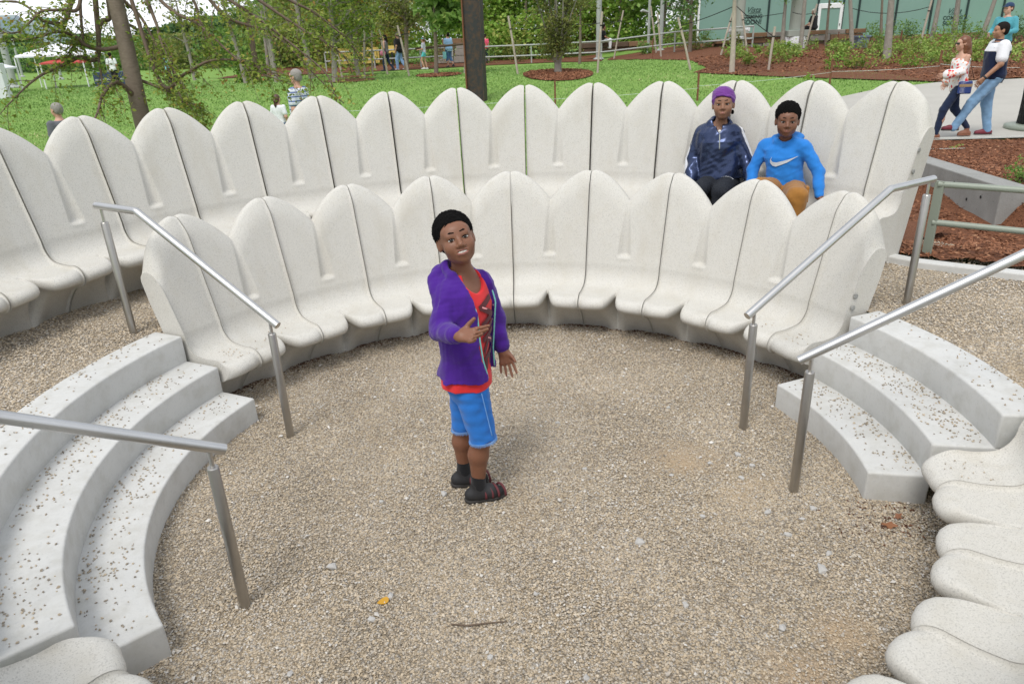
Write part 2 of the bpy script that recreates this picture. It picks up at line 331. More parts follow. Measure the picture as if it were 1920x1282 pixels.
# ------------------------------------------------------------------ signed distance modelling for bodies and clothes
def v3(*a): return np.array(a if len(a) > 1 else a[0], float)
class SDF:
    def __init__(s, lo, hi, h):
        s.h = h; s.lo = np.array(lo, float)-4*h; s.n = np.ceil((np.array(hi)-np.array(lo))/h).astype(int)+9; s.A = np.full(s.n, .5, np.float32)
    def region(s, lo, hi, m):
        a = np.clip(np.floor((np.array(lo)-m-s.lo)/s.h).astype(int), 0, s.n-1); b = np.clip(np.ceil((np.array(hi)+m-s.lo)/s.h).astype(int)+1, 1, s.n)
        sl = tuple(slice(x, y) for x, y in zip(a, b))
        ax = [s.lo[i]+s.h*np.arange(a[i], b[i]) for i in range(3)]
        return sl, np.stack(np.meshgrid(*ax, indexing='ij'), -1).astype(np.float32)
    def put(s, sl, d, k, op):
        a = s.A[sl]
        if op == '+':
            if k > 0:
                hh = np.clip(.5+.5*(a-d)/k, 0, 1); s.A[sl] = a*(1-hh)+d*hh-k*hh*(1-hh)
            else: s.A[sl] = np.minimum(a, d)
        elif op == '-':
            d = -d
            if k > 0:
                hh = np.clip(.5-.5*(a-d)/k, 0, 1); s.A[sl] = a*(1-hh)+d*hh+k*hh*(1-hh)
            else: s.A[sl] = np.maximum(a, d)
    def cone(s, a, b, ra, rb, k=.02, op='+'):
        a = v3(a); b = v3(b); R = max(ra, rb); sl, P = s.region(np.minimum(a, b)-R, np.maximum(a, b)+R, k+4*s.h)
        d = b-a; L2 = d@d+1e-9; t = np.clip((P-a)@d/L2, 0, 1)
        s.put(sl, (np.linalg.norm(P-a-t[..., None]*d, axis=-1)-(ra+(rb-ra)*t)).astype(np.float32), k, op); return s
    def chain(s, pts, rs, k=.02, op='+'):
        for i in range(len(pts)-1): s.cone(pts[i], pts[i+1], rs[i], rs[i+1], k, op)
        return s
    def ell(s, c, r, R=None, k=.02, op='+'):
        c = v3(c); r = v3(r); m = r.max() if R is not None else r
        sl, P = s.region(c-m, c+m, k+4*s.h); Q = P-c
        if R is not None: Q = Q @ R          # R columns are local axes
        q = Q/r; k0 = np.linalg.norm(q, axis=-1); k1 = np.linalg.norm(q/r, axis=-1)+1e-9
        s.put(sl, (k0*(k0-1)/k1).astype(np.float32), k, op); return s
    def box(s, c, hsz, R=None, rnd=.0, k=.0, op='+'):
        c = v3(c); hsz = v3(hsz); m = np.linalg.norm(hsz); sl, P = s.region(c-m, c+m, k+4*s.h); Q = P-c
        if R is not None: Q = Q @ R
        q = np.abs(Q)-(hsz-rnd); s.put(sl, (np.linalg.norm(np.maximum(q, 0), axis=-1)+np.minimum(q.max(-1), 0)-rnd).astype(np.float32), k, op); return s
    def fn(s, lo, hi, f, k=.0, op='+', m=.03):
        sl, P = s.region(lo, hi, m); s.put(sl, f(P).astype(np.float32), k, op); return s
    def plane_cut(s, p0, nrm, k=0):          # removes the side the normal points to
        sl = tuple(slice(None) for _ in range(3)); ax = [s.lo[i]+s.h*np.arange(s.n[i]) for i in range(3)]
        nrm = v3(nrm)/np.linalg.norm(nrm); p0 = v3(p0)
        d = ((ax[0]-p0[0])*nrm[0])[:, None, None]+((ax[1]-p0[1])*nrm[1])[None, :, None]+((ax[2]-p0[2])*nrm[2])[None, None, :]
        s.put(sl, -d.astype(np.float32), k, '-'); return s
    def wrinkle(s, amp, freq, seed=0, axis=None):
        idx = np.argwhere(np.abs(s.A) < 4*s.h+amp); P = s.lo+idx*s.h; r = np.random.default_rng(seed); v = np.zeros(len(P))
        for i in range(5):
            kv = r.normal(0, 1, 3)
            if axis is not None: kv = kv*np.array(axis)
            kv = kv/np.linalg.norm(kv)*freq*(1+.5*i); wob = np.sin(P@(r.normal(0, 1, 3)*freq*.4)+r.uniform(0, 6))*1.3
            v += np.sin(P@kv+wob+r.uniform(0, 6))/(1+.5*i)
        s.A[tuple(idx.T)] += (amp*v/2.2).astype(np.float32); return s
    def mesh(s, name):
        A = s.A; ins = A < 0; nx, ny, nz_ = A.shape
        c = np.zeros((nx-1, ny-1, nz_-1), np.uint8)
        for dx in (0, 1):
            for dy in (0, 1):
                for dz in (0, 1): c += ins[dx:nx-1+dx, dy:ny-1+dy, dz:nz_-1+dz]
        cells = np.argwhere((c > 0) & (c < 8)); idm = np.full(c.shape, -1, np.int32); idm[tuple(cells.T)] = np.arange(len(cells))
        acc = np.zeros((len(cells), 3)); cnt = np.zeros(len(cells))
        corners = [(x, y, z) for x in (0, 1) for y in (0, 1) for z in (0, 1)]
        vals = {q: A[cells[:, 0]+q[0], cells[:, 1]+q[1], cells[:, 2]+q[2]] for q in corners}
        for q in corners:
            for ax in range(3):
                if q[ax] == 0:
                    r = list(q); r[ax] = 1; r = tuple(r); a, b = vals[q], vals[r]; m = (a < 0) != (b < 0)
                    t = np.where(m, a/(a-b+1e-12), 0); pt = np.tile(np.array(q, float), (len(cells), 1)); pt[:, ax] = t
                    acc[m] += pt[m]; cnt[m] += 1
        V = s.lo+(cells+acc/np.maximum(cnt, 1)[:, None])*s.h
        Fs = []
        for ax in range(3):
            sh = [slice(None)]*3; sh2 = [slice(None)]*3; sh[ax] = slice(0, -1); sh2[ax] = slice(1, None)
            a = ins[tuple(sh)]; b = ins[tuple(sh2)]; e = np.argwhere(a != b)
            u, w_ = (ax+1) % 3, (ax+2) % 3
            e = e[(e[:, u] > 0) & (e[:, w_] > 0) & (e[:, u] < A.shape[u]-1) & (e[:, w_] < A.shape[w_]-1)]
            def cid(du, dw):
                f = e.copy(); f[:, u] += du; f[:, w_] += dw; return idm[tuple(f.T)]
            q = np.stack([cid(-1, -1), cid(0, -1), cid(0, 0), cid(-1, 0)], 1); flip = ~a[tuple(e.T)]; q[flip] = q[flip][:, ::-1]; Fs.append(q)
        F = np.concatenate(Fs); F = F[(F >= 0).all(1)]
        return mesh_np(name, V, F, True)
def sdf_obj(name, S, mat, parent, smooth_it=0):
    me = S.mesh(name); o = link(name, me, mat, parent)
    if smooth_it:
        md = o.modifiers.new('smooth', 'SMOOTH'); md.factor = .5; md.iterations = smooth_it
    return o
def frame(yaw, pitch=0., roll=0.):
    """3x3 whose columns are right, forward, up; yaw 0 looks along +Y, positive turns to the left"""
    Rm = Matrix.Rotation(yaw, 3, 'Z') @ Matrix.Rotation(pitch, 3, 'X') @ Matrix.Rotation(roll, 3, 'Y'); return np.array(Rm)

# ------------------------------------------------------------------ the round seating pit
R_B, R_T, Z_T, DR, DZ = 2.418, 2.699, 1.2746, 1.325, 0.540
TH0, D1, TH0B, D2 = 0.1462, 0.2551, 0.0553, 0.1674
NOSE_R = [(0, 2.262), (.02, 2.246), (.05, 2.192), (.09, 2.138), (.14, 2.098), (.22, 2.064), (.33, 2.046), (.5, 2.037), (.7, 2.038), (.88, 2.052), (1, 2.083)]
def lerp(tab, x): return float(np.interp(x, [a for a, b in tab], [b for a, b in tab]))
def smst(a, b, x): t = min(1, max(0, (x-a)/(b-a))); return t*t*(3-2*t)
def seat_profile(a, half_w, zt=Z_T, end=False):
    """closed-loop section (r, z) for |u| = a: ground at the back, over the top, down the front and under the nose"""
    ztop = zt-.238*(1-a)**1.8; an_ = .5+.5*a if end else a
    fr = lambda z: 2.462+.258*(z-.5)            # leaning front face
    P = []; tags = []
    for z in (-.06, .2, .45, .6, .8): P.append((fr(z)+.14+.02*max(0, .8-z), min(z, ztop-.1))); tags.append('b')
    rho, ph = .046, rad(37); z0 = ztop-rho*(1-math.sin(ph)); ze = .53; cr_ = fr(z0)+.033+rho*math.cos(ph)
    for i in range(11):                           # rounded top
        an = (math.pi-ph)*i/10; P.append((cr_+rho*math.cos(an), ztop-rho+rho*math.sin(an))); tags.append('b')
    nb = 62
    for i in range(1, nb+1):                      # front face with the tapered pocket
        t = i/nb; t = t*.75+.25*t*t; z = z0*(1-t)+ze*t; r = fr(z); x = a*half_w; zv = zt-.238; dt_ = max(0, 1-(z0-z)/.17); r += .033*dt_**2.6
        if z < zv+.02 and not end:
            tt = (zv-z)/(zv-.61); wd = .018+.044*min(1, max(0, tt)); sh = max(0, 1-(x/wd)**2)**1.3 if x < wd else 0
            dep = .004+.034*min(1, max(0, tt))**1.3; r += dep*sh*smst(.590, .618, z)*smst(zv+.02, zv-.08, z)
            r -= .005*math.exp(-((z-.585)/.014)**2)*max(0, 1-(x/.07)**2)
        P.append((r, z)); tags.append('b')
    rn = lerp(NOSE_R, an_)
    if end: q_ = max(0., 1-a/.34); rn += .11*(1-math.sqrt(1-q_*q_*.985))
    for i in range(1, 13):                        # fillet into the seat
        an = (i/12)*rad(86); P.append((fr(ze)-.135*(1-math.cos(an)), ze-.168*math.sin(an))); tags.append('s')
    r0, z_0 = P[-1]; nw = .075; zn = .358
    for i in range(1, 10):                         # dished seat
        t = i/9; r = r0*(1-t)+(rn+nw)*t; P.append((r, z_0*(1-t)+zn*t-.006*math.sin(t*math.pi))); tags.append('s')
    nh = .052-.020*math.exp(-(an_/.16)**2)+.008*an_**4
    for i in range(1, 15):                         # bullnose
        an = math.pi*.97*i/14; P.append((rn+nw-nw*math.sin(an), zn-nh*(1-math.cos(an)))); tags.append('s')
    r2, z2 = P[-1]
    rb = 2.345+.078*smst(0, .55, an_)
    for i in range(1, 15):                         # undercut pedestal
        t = i/14; e = t**.60; P.append((r2*(1-e)+rb*e, z2*(1-t)+(-.06)*t)); tags.append('p')
    return P, tags
def offset_profile(P, d):
    out = []; n = len(P)
    for i in range(n):
        ax, az = P[max(0, i-1)]; bx, bz = P[min(n-1, i+1)]; tx, tz = bx-ax, bz-az; L = math.hypot(tx, tz)+1e-9
        out.append((P[i][0]+d*tz/L*-1, P[i][1]+d*tx/L)); 
    return out
def make_module(step, dR, u0=-1.0, end_side=0, gap=.006, zt=Z_T):
    half_w = (2.55+dR)*step/2
    us = sorted(set([round(x, 4) for x in list(np.linspace(-1, 1, 37))+[-.985, -.97, -.955, -.93, .93, .955, .97, .985]+[s*q for s in (-1, 1) for q in (.02, .045, .075, .1, .13, .155, .19, .25)]]))
    if u0 == 0: us = [u for u in us if u >= 0]
    if u0 == 2: us = [u for u in us if u <= 0]
    ring = []; bw = .022/half_w
    for u in us:
        a = abs(u); P, tg = seat_profile(a, half_w, zt, bool(end_side))
        s_ = max(0, (a-(1-bw))/bw); d = .020*(1-math.sqrt(max(0, 1-s_*s_*.999))); s2 = max(0, (a-(1-2.2*bw))/(2.2*bw)); dt = .036*(1-math.sqrt(max(0, 1-s2*s2*.999)))
        P = [(r, z-dt*smst(zt-.16, zt-.02, z)) for r, z in P]
        endm = end_side and a < .30
        if endm:   # the outer end panel of a run: the top rounds away to the edge
            q = 1-a/.30; P = [(r, z if z < .55 else z-(z-.55)*.22*q**2) for r, z in P]; d = max(d, .03*(1-math.sqrt(max(0, 1-(q**2)*.999))))
        if d > 1e-6: P = offset_profile(P, -d)
        ang = u*(step/2)-math.copysign(gap/2/(2.3+dR), u)*(a if not end_side else a)
        ring.append([((r+dR)*math.sin(ang), (r+dR)*math.cos(ang), z) for r, z in P])
    nu, nv = len(us), len(ring[0]); V = [p for row in ring for p in row]; F = []; fk = []
    for i in range(nu-1):
        for j in range(nv-1):
            F.append((i*nv+j, i*nv+j+1, (i+1)*nv+j+1, (i+1)*nv+j)); fk.append(tg[j+1])
    # closed ends and underside
    n0 = len(V)
    def cap(row, rev):
        base = len(V)
        for p in ring[row]: V.append(p)
        idx = list(range(base, base+nv)); F.append(tuple(idx if rev else idx[::-1])); fk.append('cap')
    cap(0, True); cap(nu-1, False)
    me = mesh_from('module', V, F, True)
    nrm = [Vector(v.normal) for v in me.vertices]
    out = {}
    for nm, keys in (('backrest', ('b', 'cap')), ('seat', ('s',)), ('base', ('p',))):
        fi = [i for i, k in enumerate(fk) if k in keys]; used = sorted({v for i in fi for v in F[i]}); mp_ = {v: k for k, v in enumerate(used)}
        m2 = mesh_from(nm, [V[v] for v in used], [tuple(mp_[v] for v in F[i]) for i in fi], True)
        m2.normals_split_custom_set_from_vertices([nrm[v] for v in used]); m2.materials.append(MATS['seat_concrete']); out[nm] = m2
    bpy.data.meshes.remove(me); return out
def place_module(meshes, ang, z, label, group):
    t = thing('concrete_chair', label, 'chair', (0, 0, z), -ang, group)
    for nm in ('backrest', 'seat', 'base'): link(nm, meshes[nm], None, t)
    return t
FULL1 = make_module(D1, 0); FULL2 = make_module(D2, DR, gap=.014, zt=1.349)
HALF1R = make_module(D1, 0, 2, 1); HALF1L = make_module(D1, 0, 0, 1)     # 'R': seam on its left
HALF2R = make_module(D2, DR, 2, 1, zt=1.349)
DN = rad(13.80); NEAR = make_module(DN, .03); NHALF_A = make_module(DN, .03, 0, 1); NHALF_B = make_module(DN, .03, 2, 1)
ORD = ['first', 'second', 'third', 'fourth', 'fifth', 'sixth', 'seventh', 'eighth', 'ninth', 'tenth', 'eleventh', 'twelfth', 'thirteenth', 'fourteenth', 'fifteenth']
for k in range(8):
    place_module(FULL1, TH0+(k-4)*D1, 0, 'pale concrete seat in the far front row, %s from its left end' % ORD[k+1], 'front row concrete seats')
place_module(HALF1L, TH0+(-5)*D1, 0, 'half-width concrete end seat of the front row beside the left stairs', 'front row concrete seats')
endR = place_module(HALF1R, TH0+4*D1, 0, 'half-width concrete end seat of the front row beside the right stairs', 'front row concrete seats')
for j in range(-3, 11):
    a = TH0B+(j+.5-6)*D2; n = j+4
    place_module(FULL2, a, DZ, 'pale concrete seat in the raised back row, %s from its right end' % ORD[10-j+1], 'back row concrete seats')
endB = place_module(HALF2R, TH0B+5.5*D2, DZ, 'half-width concrete end seat closing the back row beside the mulch bed', 'back row concrete seats')
for k in range(8):
    a = rad(109.46)+DN*(k+.5)
    place_module(NEAR, a, 0, 'near concrete seat in the foreground row, %s from the right stairs' % ORD[k+1], 'near row concrete seats')
place_module(NHALF_B if False else NHALF_A, rad(109.46)-DN/2, 0, 'half-width near concrete seat against the right stairs', 'near row concrete seats')
place_module(NHALF_B, rad(219.86)+DN/2, 0, 'half-width near concrete seat against the left stairs', 'near row concrete seats')
def plugs(parent, pts):
    for (r, z, a) in pts:
        m = MB(); m.lathe([(.001, 0), (.014, 0), (.018, .002), (.019, .006), (.016, .008), (.004, .006)], n=14); o = m.build('bolt_plug', 'wall_concrete', parent, True)
        o.rotation_euler = (0, rad(-90), 0); 
        o.rotation_euler = Matrix.Rotation(-a, 3, 'Z').to_4x4().to_euler(); 
        o.matrix_local = Matrix.Translation(((r)*math.sin(a), (r)*math.cos(a), z)) @ Matrix.Rotation(-a, 4, 'Z') @ Matrix.Rotation(rad(90), 4, 'Y')
plugs(endR, [(2.50, .66, .002), (2.49, .58, .002)]); plugs(endB, [(2.55+DR, .86, .001), (2.52+DR, .70, .001), (2.50+DR, .60, .001)])

# stairs: concentric concrete steps
RS3 = (1.882, 2.158, 2.439, 2.69); ZS = (0.0, .169, .355, .540)
def arc_block(name, r0, r1, z0, z1, a0, a1, mat, parent=None, n=40, bevel=.012):
    V = []; F = []
    for i in range(n+1):
        a = a0+(a1-a0)*i/n
        for r, z in ((r0, z0), (r0, z1), (r1, z1), (r1, z0)): V.append((r*math.sin(a), r*math.cos(a), z))
    for i in range(n):
        for k in range(4): F.append((i*4+k, i*4+(k+1) % 4, (i+1)*4+(k+1) % 4, (i+1)*4+k))
    F.append((3, 2, 1, 0)); F.append(tuple(n*4+k for k in range(4)))
    if a1 < a0: F = [f[::-1] for f in F]
    me = mesh_from(name, V, F); bm = bmesh.new(); bm.from_mesh(me); bmesh.ops.recalc_face_normals(bm, faces=bm.faces)
    if bevel:
        es = [e for e in bm.edges if e.calc_face_angle(0) > rad(50)]
        bmesh.ops.bevel(bm, geom=es, offset=bevel, segments=3, affect='EDGES', profile=.5)
    bm.to_mesh(me); bm.free(); me.polygons.foreach_set('use_smooth', [True]*len(me.polygons)); me.set_sharp_from_angle(angle=rad(35))
    return link(name, me, mat, parent)
STAIRS = {'left': (rad(-65.2), rad(-130.8)), 'right': (rad(67.8), rad(100.2))}
for side, (a0, a1) in STAIRS.items():
    t = thing('concrete_stairs', 'curved three-step concrete stairs on the %s of the pit, littered with gravel' % side, 'stairs', (0, 0, 0))
    for i in range(3):
        arc_block('step', RS3[i], RS3[i+1]+(.03 if i < 2 else 0), ZS[i]-(.12 if i == 0 else .01), ZS[i+1], a0, a1, 'step_concrete', t)

# gravel floors
def ring_sheet(name, r0, r1, a0, a1, z, mat, n=64, m=6, wob=.006):
    V = []; F = []
    for i in range(n+1):
        a = a0+(a1-a0)*i/n
        for j in range(m+1):
            r = r0+(r1-r0)*j/m; x, y = r*math.sin(a), r*math.cos(a); V.append((x, y, z+wob*mnoise.noise(Vector((x*2, y*2, z)))))
    for i in range(n):
        for j in range(m): F.append((i*(m+1)+j, (i+1)*(m+1)+j, (i+1)*(m+1)+j+1, i*(m+1)+j+1))
    return kind(link(name, mesh_from(name, V, F, True), mat), 'structure')
ring_sheet('gravel_floor', 0.0, 2.50, -math.pi, math.pi, 0.0, 'gravel_ground', 96, 14)
ring_sheet('gravel_terrace', 2.63, 3.80, rad(-240), rad(55), DZ-.012, 'gravel_ground', 110, 8)
ring_sheet('gravel_entrance', 2.63, 3.80, rad(55), rad(120), DZ-.012, 'gravel_ground', 50, 14)
GE = [(2.2, 3.15), (3.0, 2.42), (3.1, 2.14), (3.24, 1.95), (3.5, 1.77), (3.84, 1.55), (4.34, 1.25), (5.24, .7), (6.3, .1), (6.3, -2.5), (3.3, -1.6), (3.5, 0), (3.4, 1.2), (3.05, 1.9)]
kind(link('gravel_walk', mesh_from('gravel_walk', [(x, y, DZ-.016) for x, y in GE], [tuple(range(len(GE)))]), 'gravel_ground'), 'structure')
# pebbles lying on the floors
def disc_pts(n, r0, r1, a0, a1):
    r = np.sqrt(RNG.uniform(r0*r0, r1*r1, n)); a = RNG.uniform(a0, a1, n); return np.stack([r*np.sin(a), r*np.cos(a)], 1)
def pebble_field(name, xy, z, smin, smax, label):
    n = len(xy); sz = RNG.uniform(smin, smax, n)*(.75+.5*RNG.random(n)); P = np.column_stack([xy, z+sz*.28])
    asp = np.column_stack([np.ones(n), RNG.uniform(.6, .95, n), RNG.uniform(.42, .7, n)])
    o = scatter_solids(name, P, sz, asp, 'pebble', .45, .25, np.clip(RNG.beta(1.15, 1.35, n)+.16*np.array([mnoise.noise(Vector((x*1.3, y*1.3, 5)))+.6*mnoise.noise(Vector((x*4, y*4, 8))) for x, y in xy]), 0, 1)*.97); kind(o, 'stuff'); o['label'] = label; o['category'] = 'gravel'; return o
xy = disc_pts(150000, 0, 2.44, -math.pi, math.pi)
d = np.hypot(xy[:, 0]-CAM_POS.x, xy[:, 1]-CAM_POS.y); bare = np.array([mnoise.noise(Vector((x*1.1+3.1, y*1.1, .3))) for x, y in xy[::1]])
patch = np.exp(-(((xy[:, 0]-1.0)/.2)**2+((xy[:, 1]-.15)/.24)**2))+.6*np.exp(-(((xy[:, 0]-1.33)/.16)**2+((xy[:, 1]+1.22)/.15)**2))+.5*np.exp(-(((xy[:, 0]-1.1)/.12)**2+((xy[:, 1]+1.4)/.16)**2))
keep = (RNG.random(len(xy)) > np.clip(patch*.8, 0, .75)) & ((bare < .42) | (RNG.random(len(xy)) < .5)) & (xy[:, 1] > -2.3)
pebble_field('floor_pebbles', xy[keep], 0.001, .0043, .0082, 'tan and grey pea gravel spread over the pit floor')
xy = np.concatenate([disc_pts(26000, 2.66, 3.78, rad(-132), rad(-58)), disc_pts(24000, 2.68, 4.6, rad(54), rad(102))])
pebble_field('terrace_pebbles', xy, DZ-.011, .0055, .0095, 'tan pea gravel on the upper terrace')
# loose pebbles kicked onto the steps
pts = []; 
for side, (a0, a1) in STAIRS.items():
    for i in range(3):
        n = {'left': (420, 420, 240), 'right': (240, 330, 80)}[side][i]
        r0 = RS3[i]+.02; r1 = RS3[i+1]-.01; rr = r1-(r1-r0)*RNG.beta(.9, 1.5, n); lo, hi = min(a0, a1)+.02, max(a0, a1)-.02
        cl = RNG.uniform(lo, hi, 26); aa = np.where(RNG.random(n) < .65, cl[RNG.integers(0, 26, n)]+RNG.normal(0, .028, n), RNG.uniform(lo, hi, n)); aa = np.clip(aa, lo, hi)
        pts.append(np.column_stack([rr*np.sin(aa), rr*np.cos(aa), np.full(n, ZS[i+1]+.001)]))
P = np.concatenate(pts); n = len(P); sz = RNG.uniform(.0038, .0088, n); P[:, 2] += sz*.35
o = scatter_solids('step_pebbles', P, sz, np.column_stack([np.ones(n), RNG.uniform(.6, .9, n), RNG.uniform(.5, .7, n)]), 'pebble', .3, .22, RNG.beta(1.3, 3.2, n)*.7)
kind(o, 'stuff'); o['label'] = 'loose pebbles scattered over the concrete steps'; o['category'] = 'gravel'
pts = []                                          # a little grit on the end seats
for a, n in ((rad(63.5), 22), (rad(54), 14), (rad(-61), 26), (rad(-52), 18), (rad(106), 16)):
    aa = RNG.normal(a, .035, n); rr = RNG.uniform(2.12, 2.34, n); pts.append(np.column_stack([rr*np.sin(aa), rr*np.cos(aa), np.full(n, .362)]))
P = np.concatenate(pts); sz = RNG.uniform(.004, .007, len(P)); o = scatter_solids('seat_grit', P, sz, np.array([[1, .8, .6]]), 'pebble', .3, .2, RNG.beta(1.5, 2, len(P))*.8)
kind(o, 'stuff'); o['label'] = 'bits of gravel on the end seats'; o['category'] = 'gravel'
# small pale chips mixed into the gravel
xy = disc_pts(520, .1, 2.3, -math.pi, math.pi); n = len(xy); sz = .006+.010*RNG.random(n)**2.2; o = scatter_solids('pale_chips', np.column_stack([xy, .004+sz*.4]), sz, np.column_stack([np.ones(n), RNG.uniform(.5, .9, n), RNG.uniform(.4, .7, n)]), 'pebble', .4, .3, RNG.uniform(.93, 1.0, n)); kind(o, 'stuff'); o['label'] = 'small pale stone chips scattered in the gravel'; o['category'] = 'gravel'
# dark leaf litter that gathers along the foot of the seats
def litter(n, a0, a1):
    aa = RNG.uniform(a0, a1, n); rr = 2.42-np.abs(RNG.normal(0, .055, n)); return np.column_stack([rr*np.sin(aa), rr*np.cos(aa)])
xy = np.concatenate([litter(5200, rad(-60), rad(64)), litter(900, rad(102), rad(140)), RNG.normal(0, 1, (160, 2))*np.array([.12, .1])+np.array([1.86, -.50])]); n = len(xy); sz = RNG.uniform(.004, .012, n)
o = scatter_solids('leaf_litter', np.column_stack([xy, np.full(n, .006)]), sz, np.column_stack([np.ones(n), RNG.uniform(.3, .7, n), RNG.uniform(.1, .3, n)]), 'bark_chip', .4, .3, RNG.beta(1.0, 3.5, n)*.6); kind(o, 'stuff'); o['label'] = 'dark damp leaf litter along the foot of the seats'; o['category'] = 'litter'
# larger pale stones that can be told apart
STONES = [(-.87, -.72, .026), (-.56, -.93, .020), (-.62, -1.07, .022), (-.38, -.15, .024), (.62, -.62, .034), (-.50, -1.62, .036), (1.32, -.42, .022), (.98, -.43, .020), (1.12, -1.2, .022), (.28, -1.42, .020), (1.42, -.86, .030), (1.36, -.6, .020),
          (-.1, -1.3, .018), (.42, .05, .016), (.9, -.05, .020), (1.15, .06, .018), (1.33, .14, .024), (1.38, .02, .022), (1.28, -.1, .020), (1.56, -.4, .024), (1.47, -.48, .018), (1.5, -.75, .02), (-.72, -.2, .017), (-.9, -1.35, .018), (.1, -.95, .017), (.75, -1.05, .018), (.3, .6, .016), (-.6, .7, .016), (1.05, .75, .016), (-.25, 1.1, .018)]
def stone_mesh(seed):
    bm = bmesh.new(); bmesh.ops.create_icosphere(bm, subdivisions=1, radius=1)
    for v in bm.verts: v.co = v.co*(1+.62*mnoise.noise(v.co*1.4+Vector((seed*7.3, 0, 0)))); v.co.z *= .55; v.co.y *= .75
    me = bpy.data.meshes.new('stone'); bm.to_mesh(me); bm.free(); me.materials.append(MATS['pale_stone']); return me
plain('pale_stone', (.44, .43, .41), .85, 0, .18, 60)
SM = [stone_mesh(i) for i in range(5)]
for i, (x, y, s_) in enumerate(STONES):
    o = link('stone', SM[i % 5], None, None, (x, y, s_*.28)); o.scale = (s_, s_, s_); o.rotation_euler = (0, 0, i*1.7)
    tag(o, 'pale grey broken stone lying loose on the gravel floor', 'stone', 'loose pale stones on the gravel')
# fallen leaves and a twig
leafmat('leaf_fallen', [(0, (.55, .30, .03)), (.5, (.28, .12, .05)), (1, (.24, .11, .06))], .6, .1)
def leaf_obj(name, x, y, s_, tint, label, lobes=0, rz=0):
    V = [(0, 0, .02)]; n = 24
    for i in range(n):
        a = 2*math.pi*i/n; r = (1+.28*math.cos(5*a)*lobes)*(.9+.1*math.cos(a)); V.append((r*math.cos(a), .6*r*math.sin(a), .15*math.sin(2*a)+.1*math.cos(a)**2))
    V += [(1.0, 0, .1), (1.7, .1, .05), (1.0, .04, .1)]
    me = mesh_from(name, V, [(0, 1+i, 1+(i+1) % n) for i in range(n)]+[(n+1, n+2, n+3)], True); tint_attr(me, [tint]*len(V)); o = link(name, me, 'leaf_fallen', None, (x, y, .012)); o.scale = (s_,)*3; o.rotation_euler = (.15, -.1, rz)
    return tag(o, label, 'leaf')
leaf_obj('fallen_leaf', -.59, -.97, .030, .02, 'small yellow fallen leaf on the gravel', 0, .4)
leaf_obj('fallen_leaf', 1.87, -.56, .036, .7, 'curled brown oak leaf beside the near right seats', 1, -.5)
leaf_obj('fallen_leaf', 1.95, -.50, .027, 1.0, 'second brown oak leaf tucked by the near right seats', 1, .6)
m = MB(); m.tube([(-.27, -1.12, .012), (-.20, -1.135, .016), (-.10, -1.12, .013), (-.03, -1.115, .012)], [.0035, .004, .0035, .002], 6); tag(m.build('twig', 'bark_twig', None, True), 'thin dry twig lying on the gravel in the foreground', 'twig')
MODBACK = 1
# ------------------------------------------------------------------ stainless handrails
def handrail(label, posts, rail, r=.0235):
    bx, by, bz = posts[0][0]; t = thing('handrail', label, 'handrail', (bx, by, bz)); inv = Matrix.Translation((-bx, -by, -bz))
    L = lambda p: (p[0]-bx, p[1]-by, p[2]-bz)
    for (b, ztop) in posts:
        m = MB(); m.tube([L((b[0], b[1], b[2]-.08)), L((b[0], b[1], ztop-.10)), L((b[0], b[1], ztop-.098)), L((b[0], b[1], ztop-.094))], [.0245, .0245, .0235, .021], 20); autosmooth(m.build('post', 'post_steel', t))
        m = MB(); m.tube([L((b[0], b[1], ztop-.096)), L((b[0], b[1], ztop-.01))], .0095, 12); autosmooth(m.build('post_pin', 'brushed_steel', t))
    pts = [Vector(L(p)) for p in rail]; sm_ = [pts[0]]
    for i in range(1, len(pts)-1):
        a, b, c = pts[i-1], pts[i], pts[i+1]; sm_ += [b+(a-b).normalized()*.012, b, b+(c-b).normalized()*.012]
    sm_.append(pts[-1]); m = MB(); m.tube(sm_, r, 24); autosmooth(m.build('rail', 'brushed_steel', t), 50); return t
def rail_pts(lo, hi, zl, zh, bend_t, over_lo=.06, over_hi=.04):
    lo = Vector(lo); hi = Vector(hi); d = (hi-lo).normalized(); L = (hi-lo).length; sl = (zh-zl)/bend_t
    P = lambda t, z: (lo.x+d.x*t, lo.y+d.y*t, z)
    return [P(-over_lo, zl-over_lo*sl), P(bend_t, zh), P(L+over_hi, zh+.012)]
handrail('stainless steel handrail of the left stairs, far side beside the seats', [((-1.429, .554, 0), .815), ((-2.60, 1.137, DZ), 1.405)], rail_pts((-1.429, .554), (-2.60, 1.137), .815, 1.405, .97))
handrail('stainless steel handrail of the right stairs, far side beside the seats', [((1.456, .447, 0), .80), ((2.743, 1.14, DZ), 1.375)], rail_pts((1.456, .447), (2.743, 1.14), .80, 1.365, 1.08))
handrail('stainless steel handrail in the left foreground, near side of the left stairs', [((-1.214, -.954, 0), .83), ((-2.10, -1.65, DZ), 1.40)], rail_pts((-1.214, -.954), (-2.10, -1.65), .83, 1.40, .95))
handrail('stainless steel handrail in the right foreground, near side of the right stairs', [((1.523, -.232, 0), .81), ((2.74, -.42, DZ), 1.40)], rail_pts((1.523, -.232), (2.74, -.42), .81, 1.42, 1.0))

